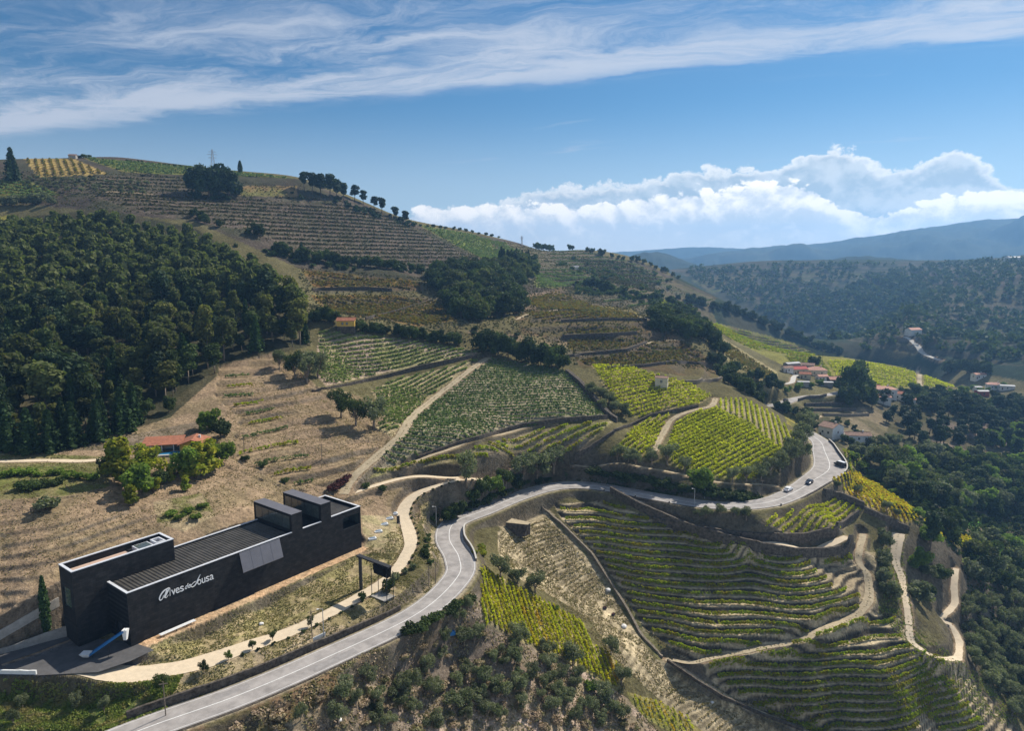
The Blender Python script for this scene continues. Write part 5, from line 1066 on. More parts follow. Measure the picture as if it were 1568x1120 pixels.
# clipped shrubs edging the sand path
Ls = PATHS['sand']; t = np.gradient(Ls[:,:2], axis=0); t /= np.linalg.norm(t, axis=1)[:,None]; nn_ = np.c_[-t[:,1], t[:,0]]; kk = 0
for i in range(34, len(Ls)-8, 3):
    p = Ls[i,:2]-nn_[i]*(Ls[i,3]+.45); tree('bush', (p[0], p[1], ground(p[0], p[1])-.05), .62+.25*random.random(), 'small clipped shrub edging the lower side of the sand path', 'clipped shrubs edging the sand path', name='shrub', leaf='lf_oak')
# olives along the bank above the road
for i, (u, v, h) in enumerate(((945,706,26),(962,708,26),(973,713,24),(998,712,26),(1022,712,36),(1048,722,26),(1122,738,26),(1143,738,28),(1165,734,30),(1180,728,32),(1194,722,34),(1206,708,34),(1214,698,34),(1222,688,32),(1228,676,32),(1233,664,32),(1240,652,28),(1228,704,30))):
    tpx('olive', u, v, h, f'{ORD[i]} olive tree from the left along the top of the road bank', 'olives along the road bank', wide=1.0)
along([(905,725),(960,735),(1030,748),(1100,760),(1150,762)], 46, 'bush', 1.6, 3.6, 'dark bush covering the shaded bank above the road', 'bushes on the shaded road bank', 6, wide=1.5)
tpx('oak', 1075, 752, 40, 'bright green tree beside the two lamp posts on the bank', leaf='lf_grn', wide=1.1)
along([(900,600),(940,630),(960,645)], 14, 'olive', 4, 6, 'grey bush in the hollow beside the yellow-green vineyard', 'grey bushes in the hollow', 5)
along([(1150,600),(1200,632),(1240,640),(1245,660)], 18, 'oak', 3, 6, 'dark tree behind the shoulder of the yellow-green hill', 'trees behind the hill shoulder', 5)
along([(1060,793),(1130,792),(1150,800)], 9, 'olive', 2.5, 4.5, 'grey olive bush below the road beside the green plot', 'olive bushes below the road', 5)
for i, (u, v, h) in enumerate(((1283,748,14),(1312,758,16),(1358,783,18),(1372,793,16))): tpx('olive', u, v, h, f'{ORD[i]} grey olive from the left among the yellow vines', 'olives among the yellow vines')
# dry spur and yellow foreground plot
for u, v, h, lab in ((766,884,36,'leftmost of three olives on the dry terraced spur'),(793,894,30,'middle olive of three on the dry terraced spur'),(820,908,34,'rightmost of three olives on the dry terraced spur'),(935,1002,30,'grey olive at the lower end of the dry terraces'),(795,985,34,'grey olive in front of the yellow vine rows'),(838,1005,30,'grey olive at the lower edge of the yellow vines'),(878,1020,36,'larger olive below the yellow vines'),(952,1050,34,'olive near the pale green shrub'),(918,1062,22,'olive beside the lower yellow strip')): tpx('olive', u, v, h, lab, wide=1.05)
tpx('bush', 905, 1058, 18, 'pale green round shrub below the yellow vines', leaf='lf_grn', wide=1.1); tpx('bush', 850, 935, 9, 'bright green bush at the top of the yellow vines', leaf='lf_grn', wide=1.2)
along([(726,845),(740,850),(735,835)], 5, 'bush', 1.2, 2.0, 'bright yellow-green bush inside the road bend', 'bushes inside the road bend', 3, leaf='lf_yel', wide=1.4)
# olive slope below the road
P = scatter([(430,1118),(560,1040),(660,975),(725,930),(745,965),(800,1000),(860,1025),(920,1070),(970,1118)], 4.1, 41, jitter=.45)
many('olive', P, 3.0, 5.2, 'grey-green olive on the rough slope below the road', 'olives on the slope below the road', 41, wide=.95)
P = scatter([(330,1125),(500,1045),(640,985),(725,925),(745,965),(860,1030),(980,1120)], 3.6, 42, 110, jitter=.5)
many('bush', P, .9, 1.9, 'low dry bush on the rough slope below the road', 'dry bushes on the slope below the road', 42, leaf='lf_dryd', wide=1.4)
along([(620,975),(680,945),(725,920)], 10, 'bush', 1.5, 2.6, 'green bush under the retaining wall of the road', 'green bushes under the road wall', 4, leaf='lf_oak', wide=1.3)
# right-hand wood
many('oak', scatter([(1345,830),(1365,815),(1360,900),(1378,950),(1350,935),(1340,880)], 4.6, 51), 4, 6.5, 'grey olive between the dirt track and the sand path', 'olives between the tracks', 51, leaf='lf_olive')
many('oak', scatter([(1395,830),(1450,830),(1455,900),(1440,940),(1405,965),(1395,900)], 6.0, 52), 4.5, 8, 'dark tree between the two sand paths', 'trees between the sand paths', 52, leaf=['lf_oak','lf_olive','lf_grn'])
many('olive', scatter([(1480,905),(1650,930),(1650,1118),(1540,1100),(1490,1025),(1478,960)], 5.0, 53), 4.5, 7, 'grey-green olive on the slope right of the sand path', 'olives right of the sand path', 53)
many('oak', scatter([(1480,840),(1650,830),(1650,935),(1485,900)], 6.5, 54), 6, 10, 'dark tree on the slope at the right edge', 'trees at the right edge', 54, name='broadleaf_tree', leaf=['lf_oak','lf_oak','lf_olive','lf_grn','lf_euc'])
many('oak', scatter([(1330,720),(1400,700),(1650,720),(1650,790),(1530,790),(1440,780),(1400,770),(1360,745)], 7.5, 55), 6, 11, 'dark tree in the wooded valley right of the road', 'trees in the wooded valley', 55, name='broadleaf_tree', leaf=['lf_oak','lf_oak','lf_oak','lf_olive','lf_euc','lf_grn'])
many('oak', scatter([(1425,800),(1460,792),(1470,835),(1435,835)], 7.0, 155), 5.6, 9, 'dark tree beside the golden strip in the wood', 'trees beside the golden strip', 155)
many('oak', scatter([(1300,690),(1345,668),(1420,680),(1400,705),(1330,722)], 7.0, 56), 3, 6, 'low grey-green tree above the wooded valley', 'low trees above the wooded valley', 56, leaf='lf_olive')
many('pine', scatter([(1345,618),(1420,612),(1600,640),(1600,700),(1420,690),(1360,660)], 10.5, 57), 8, 13, 'dark pine on the bare slope below the village', 'pines below the village', 57, wide=1.2)
many('oak', scatter([(1400,600),(1480,612),(1650,610),(1650,650),(1480,640),(1400,625)], 8.5, 58), 6, 10, 'tree in the belt beyond the pines', 'tree belt beyond the pines', 58)
many('oak', scatter([(1500,660),(1650,665),(1650,700),(1520,690)], 8, 59), 6, 10, 'green tree at the right edge beyond the valley', 'trees at the far right edge', 59, leaf='lf_grn')
along([(1300,690),(1340,740),(1400,770),(1420,800)], 16, 'bush', 2, 4, 'bush along the lower edge of the yellow vines', 'bushes below the yellow vines', 5, leaf='lf_grn', wide=1.3)
for u, v, h, lab in ((1423,850,74,'tall leaning pine between the sand paths'),(1508,905,60,'tall pine right of the garden plot')): tpx('pine', u, v, h, lab, wide=.8)
for u, v, h, lab in ((1306,612,62,'tall dark tree behind the village road'),(1322,616,46,'broad dark tree right of the tall village tree'),(1298,622,36,'dark tree under the tall village tree'),(1335,625,30,'dark tree before the white village house')): tpx('oak', u, v, h, lab, wide=.85)
tpx('oak', 1246, 565, 22, 'dark conical tree behind the red-roofed house', wide=.9)
along([(1440,572),(1490,570),(1515,572)], 9, 'oak', 10, 15, 'big dark tree beyond the yellow-green village vineyard', 'big trees beyond the village vineyard', 4)
along([(1200,600),(1260,588),(1290,592)], 14, 'oak', 2.5, 5, 'garden tree among the village houses', 'garden trees in the village', 5, leaf='lf_grn')
along([(1270,655),(1300,650),(1320,672),(1290,680)], 12, 'oak', 2.5, 5, 'dark tree around the white house below the village', 'trees around the white house', 5)
along([(1335,606),(1395,612)], 8, 'oak', 4, 7, 'dark tree beside the white village houses', 'trees beside the village houses', 4)
along([(1440,606),(1540,596)], 12, 'oak', 4, 7, 'garden tree around the far-right houses', 'garden trees at the far-right houses', 6, leaf='lf_grn')
# woods on the far side of the valley, too far to tell single trees apart
def far_mass(px, sp, seed, hlo, hhi, label):
    P = scatter(px, sp, seed, avoid=False, jitter=.7, thin=-.3 if seed == 67 else -.5); r_ = np.random.default_rng(seed); mass('woodland', P-np.array([0,0,.5]), hlo+(hhi-hlo)*r_.random(len(P)), 'oak', 'lf_oak', label, 'wood', 26, 4.2, seed)
far_mass([(1160,478),(1230,458),(1300,440),(1390,420),(1430,455),(1440,470),(1380,495),(1300,520),(1280,524),(1210,505)], 15, 61, 12, 18, 'dark wood on the opposite valley side')
far_mass([(1250,450),(1180,455),(1120,440),(1100,425),(1150,440),(1220,440)], 26, 62, 10, 15, 'scattered trees on the distant terraced hill')
far_mass([(1400,500),(1440,490),(1500,500),(1650,490),(1650,560),(1500,560),(1440,530)], 16, 63, 8, 13, 'scattered trees beyond the pale valley road')
far_mass([(1300,535),(1380,520),(1390,545),(1320,548)], 14, 64, 8, 12, 'trees in the valley bottom beyond the spur')
far_mass([(1050,412),(1300,403),(1400,404),(1400,412),(1300,410),(1080,420)], 30, 65, 9, 14, 'tree line on the distant hill crest')
far_mass([(1450,430),(1650,445),(1650,465),(1450,470)], 30, 66, 8, 12, 'hedge trees on the far right slope')

def bush_mass(px, sp, seed, hlo, hhi, label, leaf='lf_oak', nq=40):
    P = scatter(px, sp, seed, avoid=False, jitter=.9, thin=-.1); r_ = np.random.default_rng(seed); mass('undergrowth', P-np.array([0,0,.2]), hlo+(hhi-hlo)*r_.random(len(P)), 'bush', leaf, label, 'undergrowth', nq, 2.6, seed)
bush_mass([(440,288),(480,292),(540,308),(600,332),(640,346),(640,352),(590,340),(520,318),(450,304)], 5, 71, 2.5, 4.5, 'dark undergrowth beneath the ridge pines', 'lf_pine')
bush_mass([(285,296),(360,300),(365,310),(300,308)], 5, 72, 2.5, 4, 'dark undergrowth round the four ridge trees', 'lf_pine')
bush_mass([(360,290),(455,292),(455,298),(360,298)], 7, 73, 1.5, 3, 'bushes along the dark wall below the ridge field')
bush_mass([(300,345),(420,380),(470,400),(640,412),(740,405),(640,422),(470,410),(400,400)], 7, 74, 2, 4.5, 'undergrowth along the belt under the upper slope')
bush_mass([(860,395),(980,405),(1060,450),(1040,470),(900,440),(850,410)], 16, 75, 2.5, 5, 'scattered bushes on the far middle slope')
bush_mass([(700,500),(780,512),(870,535),(860,560),(760,540)], 7, 76, 1.5, 3, 'bushes between the brown plots and the fan-shaped vineyard')
bush_mass([(880,436),(1000,452),(1060,470),(1050,480),(960,468),(880,450)], 7, 77, 2.5, 5, 'dark hedge belt across the far middle slope')
bush_mass([(1400,690),(1650,700),(1650,900),(1480,860),(1420,800),(1340,730)], 7, 78, 3, 6, 'dark understorey of the wooded valley')

far_mass([(1040,416),(1200,406),(1400,407),(1650,396),(1650,550),(1440,545),(1300,522),(1160,478)], 15, 67, 7, 13, 'scattered groves and hedges over the opposite valley side')

# ------------------------------------------------------------------ vine rows
M['v_bowl'] = leafmat('vine_green', (.17,.25,.02), (.39,.41,.035), (.30,.25,.03), .45, .12)
M['v_pale'] = leafmat('vine_pale_green', (.17,.23,.07), (.28,.32,.12), (.15,.20,.065), .4, .12)
M['v_deep'] = leafmat('vine_bluish_green', (.11,.165,.065), (.20,.25,.105), (.14,.19,.07), .35, .12)
M['v_yel'] = leafmat('vine_yellow_green', (.32,.34,.02), (.58,.53,.045), (.40,.41,.03), .5, .12)
M['v_gold'] = leafmat('vine_gold', (.60,.48,.02), (.38,.38,.02), (.52,.32,.03), .5, .12)
M['v_yg'] = leafmat('vine_mixed_gold', (.22,.27,.02), (.60,.52,.03), (.46,.40,.02), .5, .15)
def ordinal(n):
    ones = ORD[:9]; tens = ['','','twent','thirt','fort','fift','sixt','sevent','eight','ninet']
    if n <= 20: return ORD[n-1]
    if n < 100: t, o = divmod(n, 10); return tens[t]+('ieth' if o == 0 else 'y-'+ones[o-1])
    return str(n)+'th'
NROW = 0
STUFF = None
def vine_row(P, mat, per_m, size, hgt, wid, label, group, seed, z0=.25):
    """a row of vines: leaf clusters along a line on the ground, a stake now and then"""
    global NROW
    P = np.asarray(P); seg = np.hypot(*(np.diff(P[:,:2], axis=0).T)); s = np.r_[0, np.cumsum(seg)]
    if s[-1] < 3: return
    rg = np.random.default_rng(seed); n = max(6, int(s[-1]*per_m)); q = rg.random(n)*s[-1]
    gap = (noise(q, np.full(n, seed*3.7), 2.6, 5, 2) > -.5) | (rg.random(n) < .3); q = q[gap]; n = len(q)      # missing vines
    x = np.interp(q, s, P[:,0]); y = np.interp(q, s, P[:,1]); t = np.interp(q, s, np.arange(len(P))).astype(int).clip(0, len(P)-2); d = P[t+1,:2]-P[t,:2]; d /= np.linalg.norm(d, axis=1)[:,None]+1e-9
    lump = 1+.3*noise(q, np.full(n, seed*1.3), 1.1, 6, 2); off = rg.normal(size=n)*wid*.5*lump; x = x-d[:,1]*off; y = y+d[:,0]*off
    z = sample(Z, x, y)+z0+(hgt*lump)*rg.random(n)**.75*(1-.3*np.abs(off)/wid)
    V, f = quads(np.c_[x, y, z], np.full(n, size), rg, None, .5)
    if STUFF is not None: STUFF.append(V); return
    o = link('vine_row', np_mesh('vine_row', V, f), None, M[mat]); tag(o, label, 'vine row', group, 'thing'); NROW += 1; return o
def contour_rows(reg, frac):
    q, m, h = QF[reg]; out = []
    lv = np.unique(np.floor(q[m])).astype(int)[::-1]
    for k in lv:
        lines = []; cur = []
        for j in range(0, NTH, 2):
            mm = m[:,j]
            if not mm.any():
                if cur: lines.append(cur); cur = []
                continue
            c = q[:,j]-(k+frac); i = np.nonzero((c[:-1] <= 0) & (c[1:] > 0) & mm[:-1])[0]
            if len(i) == 0:
                if cur: lines.append(cur); cur = []
                continue
            r = RR[i[0]]+(RR[i[0]+1]-RR[i[0]])*(-c[i[0]])/(c[i[0]+1]-c[i[0]]); p = (r*math.sin(TH[j]), r*math.cos(TH[j]))
            if cur and math.hypot(p[0]-cur[-1][0], p[1]-cur[-1][1]) > max(3, r*.012): lines.append(cur); cur = []
            cur.append(p)
        if cur: lines.append(cur)
        lines = [l for l in lines if len(l) > 8]
        if lines: out.append(lines)
    return out
def sm(l):
    l = np.array(l); k = np.ones(5)/5
    if len(l) < 9: return l
    a = np.stack([np.convolve(np.pad(l[:,i], 2, mode='edge'), k, 'valid') for i in (0, 1)], 1); return a
for reg, lab, grp in (('bowl', 'vine row from the top of the round upper terraces', 'vine rows of the round upper terraces'), ('bowl_low', 'vine row from the top of the lower terraces', 'vine rows of the lower terraces')):
    for i, lines in enumerate(contour_rows(reg, .36)):
        for j, l in enumerate(lines):
            vine_row(sm(l), 'v_bowl', 30, .34, 1.1, .32, f'{ordinal(i+1)} {lab}'+(f', {ORD[j]} piece from the left' if len(lines) > 1 else ''), grp, 1000+i*7+j+(300 if 'low' in reg else 0))
for i, lines in enumerate(contour_rows('dry', .3)):
    for j, l in enumerate(lines): vine_row(sm(l), 'lf_dry', 9, .28, .45, .25, f'{ordinal(i+1)} sparse row from the top of the dry spur terraces'+(f', {ORD[j]} piece from the left' if len(lines) > 1 else ''), 'sparse rows of the dry spur', 2000+i*7+j, .1)
for i, lines in enumerate(contour_rows('dryhill', .45)):
    for j, l in enumerate(lines):
        for c, l2 in enumerate((l[:len(l)//2], l[len(l)//2:])):
            if len(l2) > 10 and (i*3+j+c) % 3 != 1: vine_row(sm(l2)[2:-2], 'v_bowl' if (i+c) % 2 else 'v_deep', 15, .42, 1.0, .40, f'{ordinal(i+1)} short vine strip from the top of the dry slope, {"left" if c == 0 else "right"} part {ordinal(j+1)}', 'short vine strips on the dry slope', 2500+i*9+j*2+c)
def straight_rows(key, a, b, spacing, mat, per_m, size, hgt, wid, lab, seed, mats=None, skip=0.0):
    W = np.array([p[:2] for p in trace(VINE[key], 8, True)]); A, B = hit(*a), hit(*b); d = np.array([B[0]-A[0], B[1]-A[1]]); d /= np.linalg.norm(d); n = np.array([-d[1], d[0]])
    u = W@n; s = W@d; rg = np.random.default_rng(seed); c = 0
    order = np.arange(u.min()+spacing*.4, u.max(), spacing)
    if n[1] < 0: order = order[::-1]
    order = order[::-1]
    for k, o in enumerate(order):
        ss = np.arange(s.min()-1, s.max()+1, 1.0); oo = o+.25*noise(ss, np.full(len(ss), o), 18, seed, 2); X = ss*d[0]+oo*n[0]; Y = ss*d[1]+oo*n[1]; m = inside(W, X, Y)
        i = 0
        while i < len(m):
            if not m[i]: i += 1; continue
            j = i
            while j < len(m) and m[j]: j += 1
            if j-i > 4:
                c += 1; vine_row(np.c_[X[i:j], Y[i:j]], mats[int(rg.random()*len(mats))] if mats else mat, per_m*(.8+.4*rg.random()), size, hgt, wid, f'{ordinal(c)} vine row from the far side of the {lab}', f'vine rows of the {lab}', seed*100+c)
            i = j
straight_rows('F1', (500,560), (640,550), 2.6, 'v_pale', 11, .55, .8, .28, 'pale green vineyard below the orange hut', 31)
straight_rows('F2', (590,640), (635,632), 2.6, 'v_pale', 11, .52, .8, .28, 'sloping vineyard left of the field track', 32)
straight_rows('F3', (700,622), (800,618), 2.6, 'v_deep', 10.5, .52, .75, .28, 'fan-shaped vineyard', 33)
straight_rows('F4', (730,688), (900,660), 2.2, 'v_bowl', 11, .5, .9, .3, 'narrow vineyard under the fan-shaped one', 34)
straight_rows('F5', (1145,735), (1205,703), 1.95, 'v_yel', 16, .5, 1.05, .46, 'yellow-green hill vineyard', 35)
straight_rows('F6', (1160,625), (1166,655), 2.2, 'v_yel', 10, .52, 1.05, .32, 'steep right flank of the hill vineyard', 36)
straight_rows('F7', (950,600), (1030,585), 2.1, 'v_yel', 9.5, .55, 1.0, .45, 'vineyard before the white hut', 37)
straight_rows('F8', (960,690), (1010,664), 2.1, 'v_yel', 9.5, .55, 1.0, .42, 'vineyard plot left of the hill track', 38)
straight_rows('F9', (1262,815), (1318,780), 1.7, 'v_yel', 11, .45, 1.0, .36, 'green plot under the stone-walled road', 39)
straight_rows('F10', (1290,735), (1300,768), 1.9, 'v_gold', 8, .5, .95, .32, 'golden vineyard right of the road bend', 40)
straight_rows('F11', (769,890), (778,920), 1.35, 'v_gold', 24, .38, 1.0, .36, 'golden plot below the dry spur', 41, mats=['v_gold','v_yel','v_yg','v_yg'])
straight_rows('F12', (1300,692), (1304,712), 2.0, 'v_bowl', 6, .5, .9, .3, 'small plot by the white house', 42)
straight_rows('F13', (990,1075), (1000,1100), 1.5, 'v_gold', 10, .34, .7, .3, 'golden strip at the bottom edge', 43, mats=['v_gold','v_yel'])
straight_rows('F14', (1440,806), (1450,825), 1.9, 'v_gold', 8, .5, .9, .3, 'golden strip in the right-hand wood', 44)
def flush(mat, label):
    global STUFF
    V = np.concatenate(STUFF); STUFF = []; tag(link('vines', np_mesh('vines', V, np.arange(len(V)).reshape(-1,4)), None, M[mat]), label, 'vines', None, 'stuff')
STUFF = []
M['v_rust'] = leafmat('vine_rust', (.20,.11,.03), (.16,.14,.035), (.12,.13,.04), .4, .15)
M['v_dark'] = leafmat('vine_dark', (.08,.07,.03), (.06,.07,.026), (.10,.08,.05), .3, .15)
for k_, a_, b_, l_ in (('F15',(480,428),(630,438),'upper brown vineyard'),('F16',(500,470),(650,482),'brown vineyard above the orange hut'),('F17',(880,508),(970,506),'upper brown plot of the middle slope'),('F18',(880,530),(985,524),'second brown plot of the middle slope'),('F19',(900,556),(1060,545),'third brown plot of the middle slope'),('F23',(820,486),(940,483),'topmost brown plot of the middle slope')): straight_rows(k_, a_, b_, 3.4, 'v_rust', 4.5, .75, .9, .45, l_, 50+int(k_[1:])); flush('v_rust', 'rusty vines covering the '+l_)
for k_, l_ in (('F20','yellow-green vineyard beyond the village'),('F21','olive-green vineyard above the village'),('F22','vineyard at the end of the spur'),('F24','vineyard on the spur over the village'),('F25','striped dry plot above the village'),('F32','small plot on the end of the ridge')): straight_rows(k_, (1300,575), (1390,585), 3.4, 'v_yel' if k_ not in ('F21','F24','F25','F32') else 'v_rust' if k_ == 'F25' else 'v_bowl', 4.2, .8, .9, .45, l_, 50+int(k_[1:])); flush('v_yel' if k_ not in ('F21','F24','F25','F32') else 'v_rust' if k_ == 'F25' else 'v_bowl', 'vines covering the '+l_)
for k_, a_, b_, sp_, mt_, l_ in (('F26',(700,368),(790,395),4.5,'v_deep','green plot below the skyline bushes'),('F27',(830,425),(900,428),4,'v_deep','small green plot of the far middle slope'),('F28',(900,410),(990,430),4.5,'v_dark','dark plot at the end of the ridge'),('F29',(100,246),(108,266),4.6,'v_rust','striped golden vineyard on the left skyline'),('F30',(150,250),(420,270),4,'v_deep','long green vineyard on the left skyline'),('F31',(10,285),(70,292),4,'v_deep','yellow-green plot at the left edge'),('F33',(810,468),(960,480),3.6,'v_rust','rusty plot above the middle-slope walls')):
    straight_rows(k_, a_, b_, sp_, mt_, 4.0, .9, .9, .5, l_, 50+int(k_[1:])); flush(mt_, 'vines covering the '+l_)
for reg, lab, grp in (('ridge_t', 'vine row from the top of the terraced upper slope', 'vine rows of the upper slope'), ('hillgen', 'vine row of the far middle slope', 'vine rows of the far middle slope'), ('shoulder', 'vine row of the ridge shoulder', 'vine rows of the ridge shoulder'), ('ridge_t2', 'vine row from the top of the small upper-left terraces', 'vine rows of the upper-left terraces')):
    for i, lines in enumerate(contour_rows(reg, .3)):
        for j, l in enumerate(lines): vine_row(sm(l), 'v_dark', 4.0, .9, 1.1, .5, f'{ordinal(i+1)} {lab}'+(f', {ORD[j]} piece from the left' if len(lines) > 1 else ''), grp, 6000+i*7+j+(300 if '2' in reg else 0))
    flush('v_deep' if reg == 'hillgen' else 'v_dark', 'vine rows following the terraces of the '+{'ridge_t':'big upper slope','ridge_t2':'small upper-left slope','hillgen':'far middle slope','shoulder':'ridge shoulder'}[reg])
STUFF = None
print('vine rows', NROW)

# ------------------------------------------------------------------ dry grass and brush, too fine to count
def tufts(px, n, mat, size, hgt, label, seed, name='dry_grass', avoid=True):
    W = np.array([p[:2] for p in trace(px, 10, True)]); rg = np.random.default_rng(seed); x0, y0 = W.min(0); x1, y1 = W.max(0); X = x0+(x1-x0)*rg.random(n*3); Y = y0+(y1-y0)*rg.random(n*3)
    m = inside(W, X, Y) & (noise(X, Y, 3.0, seed, 3) > -.25); X, Y = X[m][:n], Y[m][:n]; ok = np.ones(len(X), bool)
    for L in [ROAD]+list(PATHS.values()):
        for i in range(0, len(L), 2): ok &= np.hypot(X-L[i,0], Y-L[i,1]) > L[i,3]+.15
    ok &= ~inside([bw(-7,-1.5), bw(60,-1.5), bw(60,15), bw(-7,15)], X, Y) & ~inside(YARD, X, Y); X, Y = X[ok], Y[ok]; n = len(X)
    V, f = quads(np.c_[X, Y, sample(Z, X, Y)+hgt*.35], np.full(n, size), rg, None, 0.0, .8); tag(link(name, np_mesh(name, V, f), None, M[mat]), label, 'grass' if 'grass' in name else 'brush', None, 'stuff')
tufts([(455,410),(640,425),(760,400),(900,440),(1060,480),(1110,570),(1000,560),(880,560),(740,540),(560,500),(470,490)], 22000, 'v_dark', .9, .6, 'low scrub between the plots of the middle slope', 90, 'brush')
tufts([(-80,300),(-80,262),(180,262),(330,275),(460,285),(640,350),(830,380),(980,405),(1060,455),(880,430),(740,400),(480,395),(300,335)], 22000, 'v_dark', 1.0, .7, 'low scrub on the upper slopes', 91, 'brush')
M['lf_dryg'] = leafmat('greenish_dry_tuft', (.34,.28,.14), (.20,.18,.075), (.16,.155,.06), .3, .1)
M['lf_grass'] = leafmat('green_grass', (.13,.19,.035), (.24,.26,.07), (.27,.23,.10), .35, .1)
tufts([(-80,700),(330,650),(430,540),(600,600),(740,560),(560,740),(640,740),(560,780),(430,770),(240,810),(90,860),(-80,960)], 30000, 'lf_dry', .26, .2, 'dry grass over the slope behind the winery', 81)
tufts([(205,1005),(550,850),(620,800),(640,760),(700,740),(660,905),(300,1075),(130,1045)], 26000, 'lf_dryg', .24, .25, 'dry grass on the banks round the winery path', 82)
for k_, nm_ in (('track','the field track'),('dirt','the dirt track by the round terraces'),('hill','the hill vineyard track'),('gully','the gully track'),('right','the sand path on the right')):
    L_ = PATHS[k_]; r_ = np.random.default_rng(len(nm_)); n_ = len(L_)*4; i_ = r_.integers(1, len(L_)-1, n_); t_ = L_[np.minimum(i_+1, len(L_)-1),:2]-L_[i_-1,:2]; t_ /= np.linalg.norm(t_, axis=1)[:,None]+1e-9
    o_ = np.where(r_.random(n_) < .8, r_.normal(0, .16, n_), np.sign(r_.normal(size=n_))*(L_[i_,3]-.1+.25*r_.normal(size=n_))); keep = noise(L_[i_,0], L_[i_,1], 6, 3, 2) > -.25; X_ = (L_[i_,0]-t_[:,1]*o_)[keep]; Y_ = (L_[i_,1]+t_[:,0]*o_)[keep]
    V, f = quads(np.c_[X_, Y_, sample(Z, X_, Y_)+.14], np.full(len(X_), .24), r_, None, .9); tag(link('grass', np_mesh('grass', V, f), None, M['lf_dry']), 'tufts growing along '+nm_, 'grass', None, 'stuff')
tufts([(-80,1036),(140,1050),(280,1035),(250,1095),(180,1120),(-80,1120)], 14000, 'lf_grass', .4, .4, 'green grass on the bank under the yard', 83, 'grass')
tufts([(330,1125),(640,955),(725,905),(745,965),(860,1010),(960,1070),(1010,1120)], 14000, 'lf_dryd', .36, .35, 'dry brush on the rough slope below the road', 84, 'brush')
tufts([(765,815),(838,792),(930,900),(1000,1010),(1200,1125),(1000,1065),(840,912),(765,872)], 15000, 'lf_dry', .3, .25, 'dry grass on the terraced spur', 85)
tufts([(860,715),(1000,735),(1160,755),(1180,770),(1000,757),(870,738)], 5000, 'lf_oak', .6, .6, 'dark undergrowth on the shaded road bank', 86, 'undergrowth')
tufts([(1060,1030),(1240,1115),(1190,1120),(1060,1055),(985,960),(860,800),(875,800),(960,905),(1030,1000)], 6000, 'lf_dry', .36, .3, 'rough grass along the gully', 87)
tufts([(1290,740),(1400,800),(1480,860),(1480,1000),(1650,1100),(1600,900),(1650,720),(1400,700),(1300,680)], 26000, 'lf_oak', .8, .7, 'dark undergrowth of the right-hand wood', 88, 'undergrowth')
tufts([(1345,840),(1380,830),(1400,960),(1480,1020),(1600,1110),(1500,1110),(1440,1015),(1390,990),(1345,940)], 7000, 'lf_grass', .36, .3, 'rough grass between the tracks on the right', 89, 'grass')

# ------------------------------------------------------------------ distant hills
M['far_hill'] = surf('distant_hill', (.06,.066,.042), 1, .3, .004, 0, 5, 0, 0, (.035,.045,.03))
def far_ridge(name, dist, prof, base, depth_, label, seed, rough=1.0, nth=260):
    """a hill range: crest line from sight lines at a given distance, with spurs and gullies"""
    P = np.array([(math.atan2(*ray(u, v)[:2]), at_y(u, v, 1.0)[2]) for u, v in prof]); th = np.linspace(P[0,0], P[-1,0], nth)
    crest = np.interp(th, P[:,0], (P[:,1]-CAMZ)); k = np.ones(7)/7; crest = np.convolve(np.pad(crest, 3, mode='edge'), k, 'valid')
    nt_ = 60; V = np.empty((nt_, nth, 3))
    for i in range(nt_):
        t = i/(nt_-1); r = dist+(t-.62)*depth_; x = r*np.sin(th); y = r*np.cos(th); pr = math.sin(min(1, t/.62)*math.pi/2)**1.3 if t < .62 else math.cos((t-.62)/.38*math.pi/2)
        zc = CAMZ+crest*dist*np.cos(th); g = noise(x, y, dist*.055, seed, 5)*(zc-base)*.30*rough*(math.sin(math.pi*min(1, t/.62)) if t < .62 else .3)
        V[i] = np.c_[x, y, base+(zc-base)*pr+g+noise(x, y, dist*.012, seed+3, 4)*dist*.0016*rough]
    idx = np.arange(nt_*nth).reshape(nt_, nth); f = np.stack([idx[:-1,:-1], idx[:-1,1:], idx[1:,1:], idx[1:,:-1]], -1).reshape(-1,4); me = np_mesh(name, V.reshape(-1,3), f); me.shade_smooth()
    tag(link(name, me, None, M['far_hill']), label, None, None, 'structure')
far_ridge('hill', 2900, [(880,440),(930,410),(955,396),(975,389),(1000,387),(1020,392),(1060,404),(1110,420),(1160,440)], -60, 900, 'small blue hill beyond the end of the ridge', 11)
far_ridge('hill', 2500, [(1150,440),(1200,412),(1250,402),(1290,396),(1330,395),(1370,401),(1420,406),(1460,404),(1520,402),(1568,398),(1640,392),(1800,385)], -60, 800, 'blue-green hill behind the far valley crest', 12)
far_ridge('mountain', 4700, [(960,415),(1020,402),(1080,390),(1150,380),(1200,376),(1260,373),(1300,366),(1350,360),(1400,352),(1450,347),(1500,341),(1540,336),(1568,334),(1620,333),(1700,338),(1800,350),(2000,372)], -60, 2200, 'long blue mountain on the right horizon', 13, 1.0, 420)
far_ridge('mountain', 5700, [(500,400),(700,392),(850,388),(950,386),(1010,382),(1050,379),(1100,379),(1160,384),(1230,388),(1400,390)], -60, 1400, 'palest mountain line on the horizon', 14, .5)
me = np_mesh('plain', np.array([(-6500,1900,-62),(8000,1900,-62),(8000,6500,-62),(-6500,6500,-62)]), np.array([(0,1,2,3)])); tag(link('plain', me, None, M['far_hill']), 'valley land beyond the hills', None, None, 'structure')

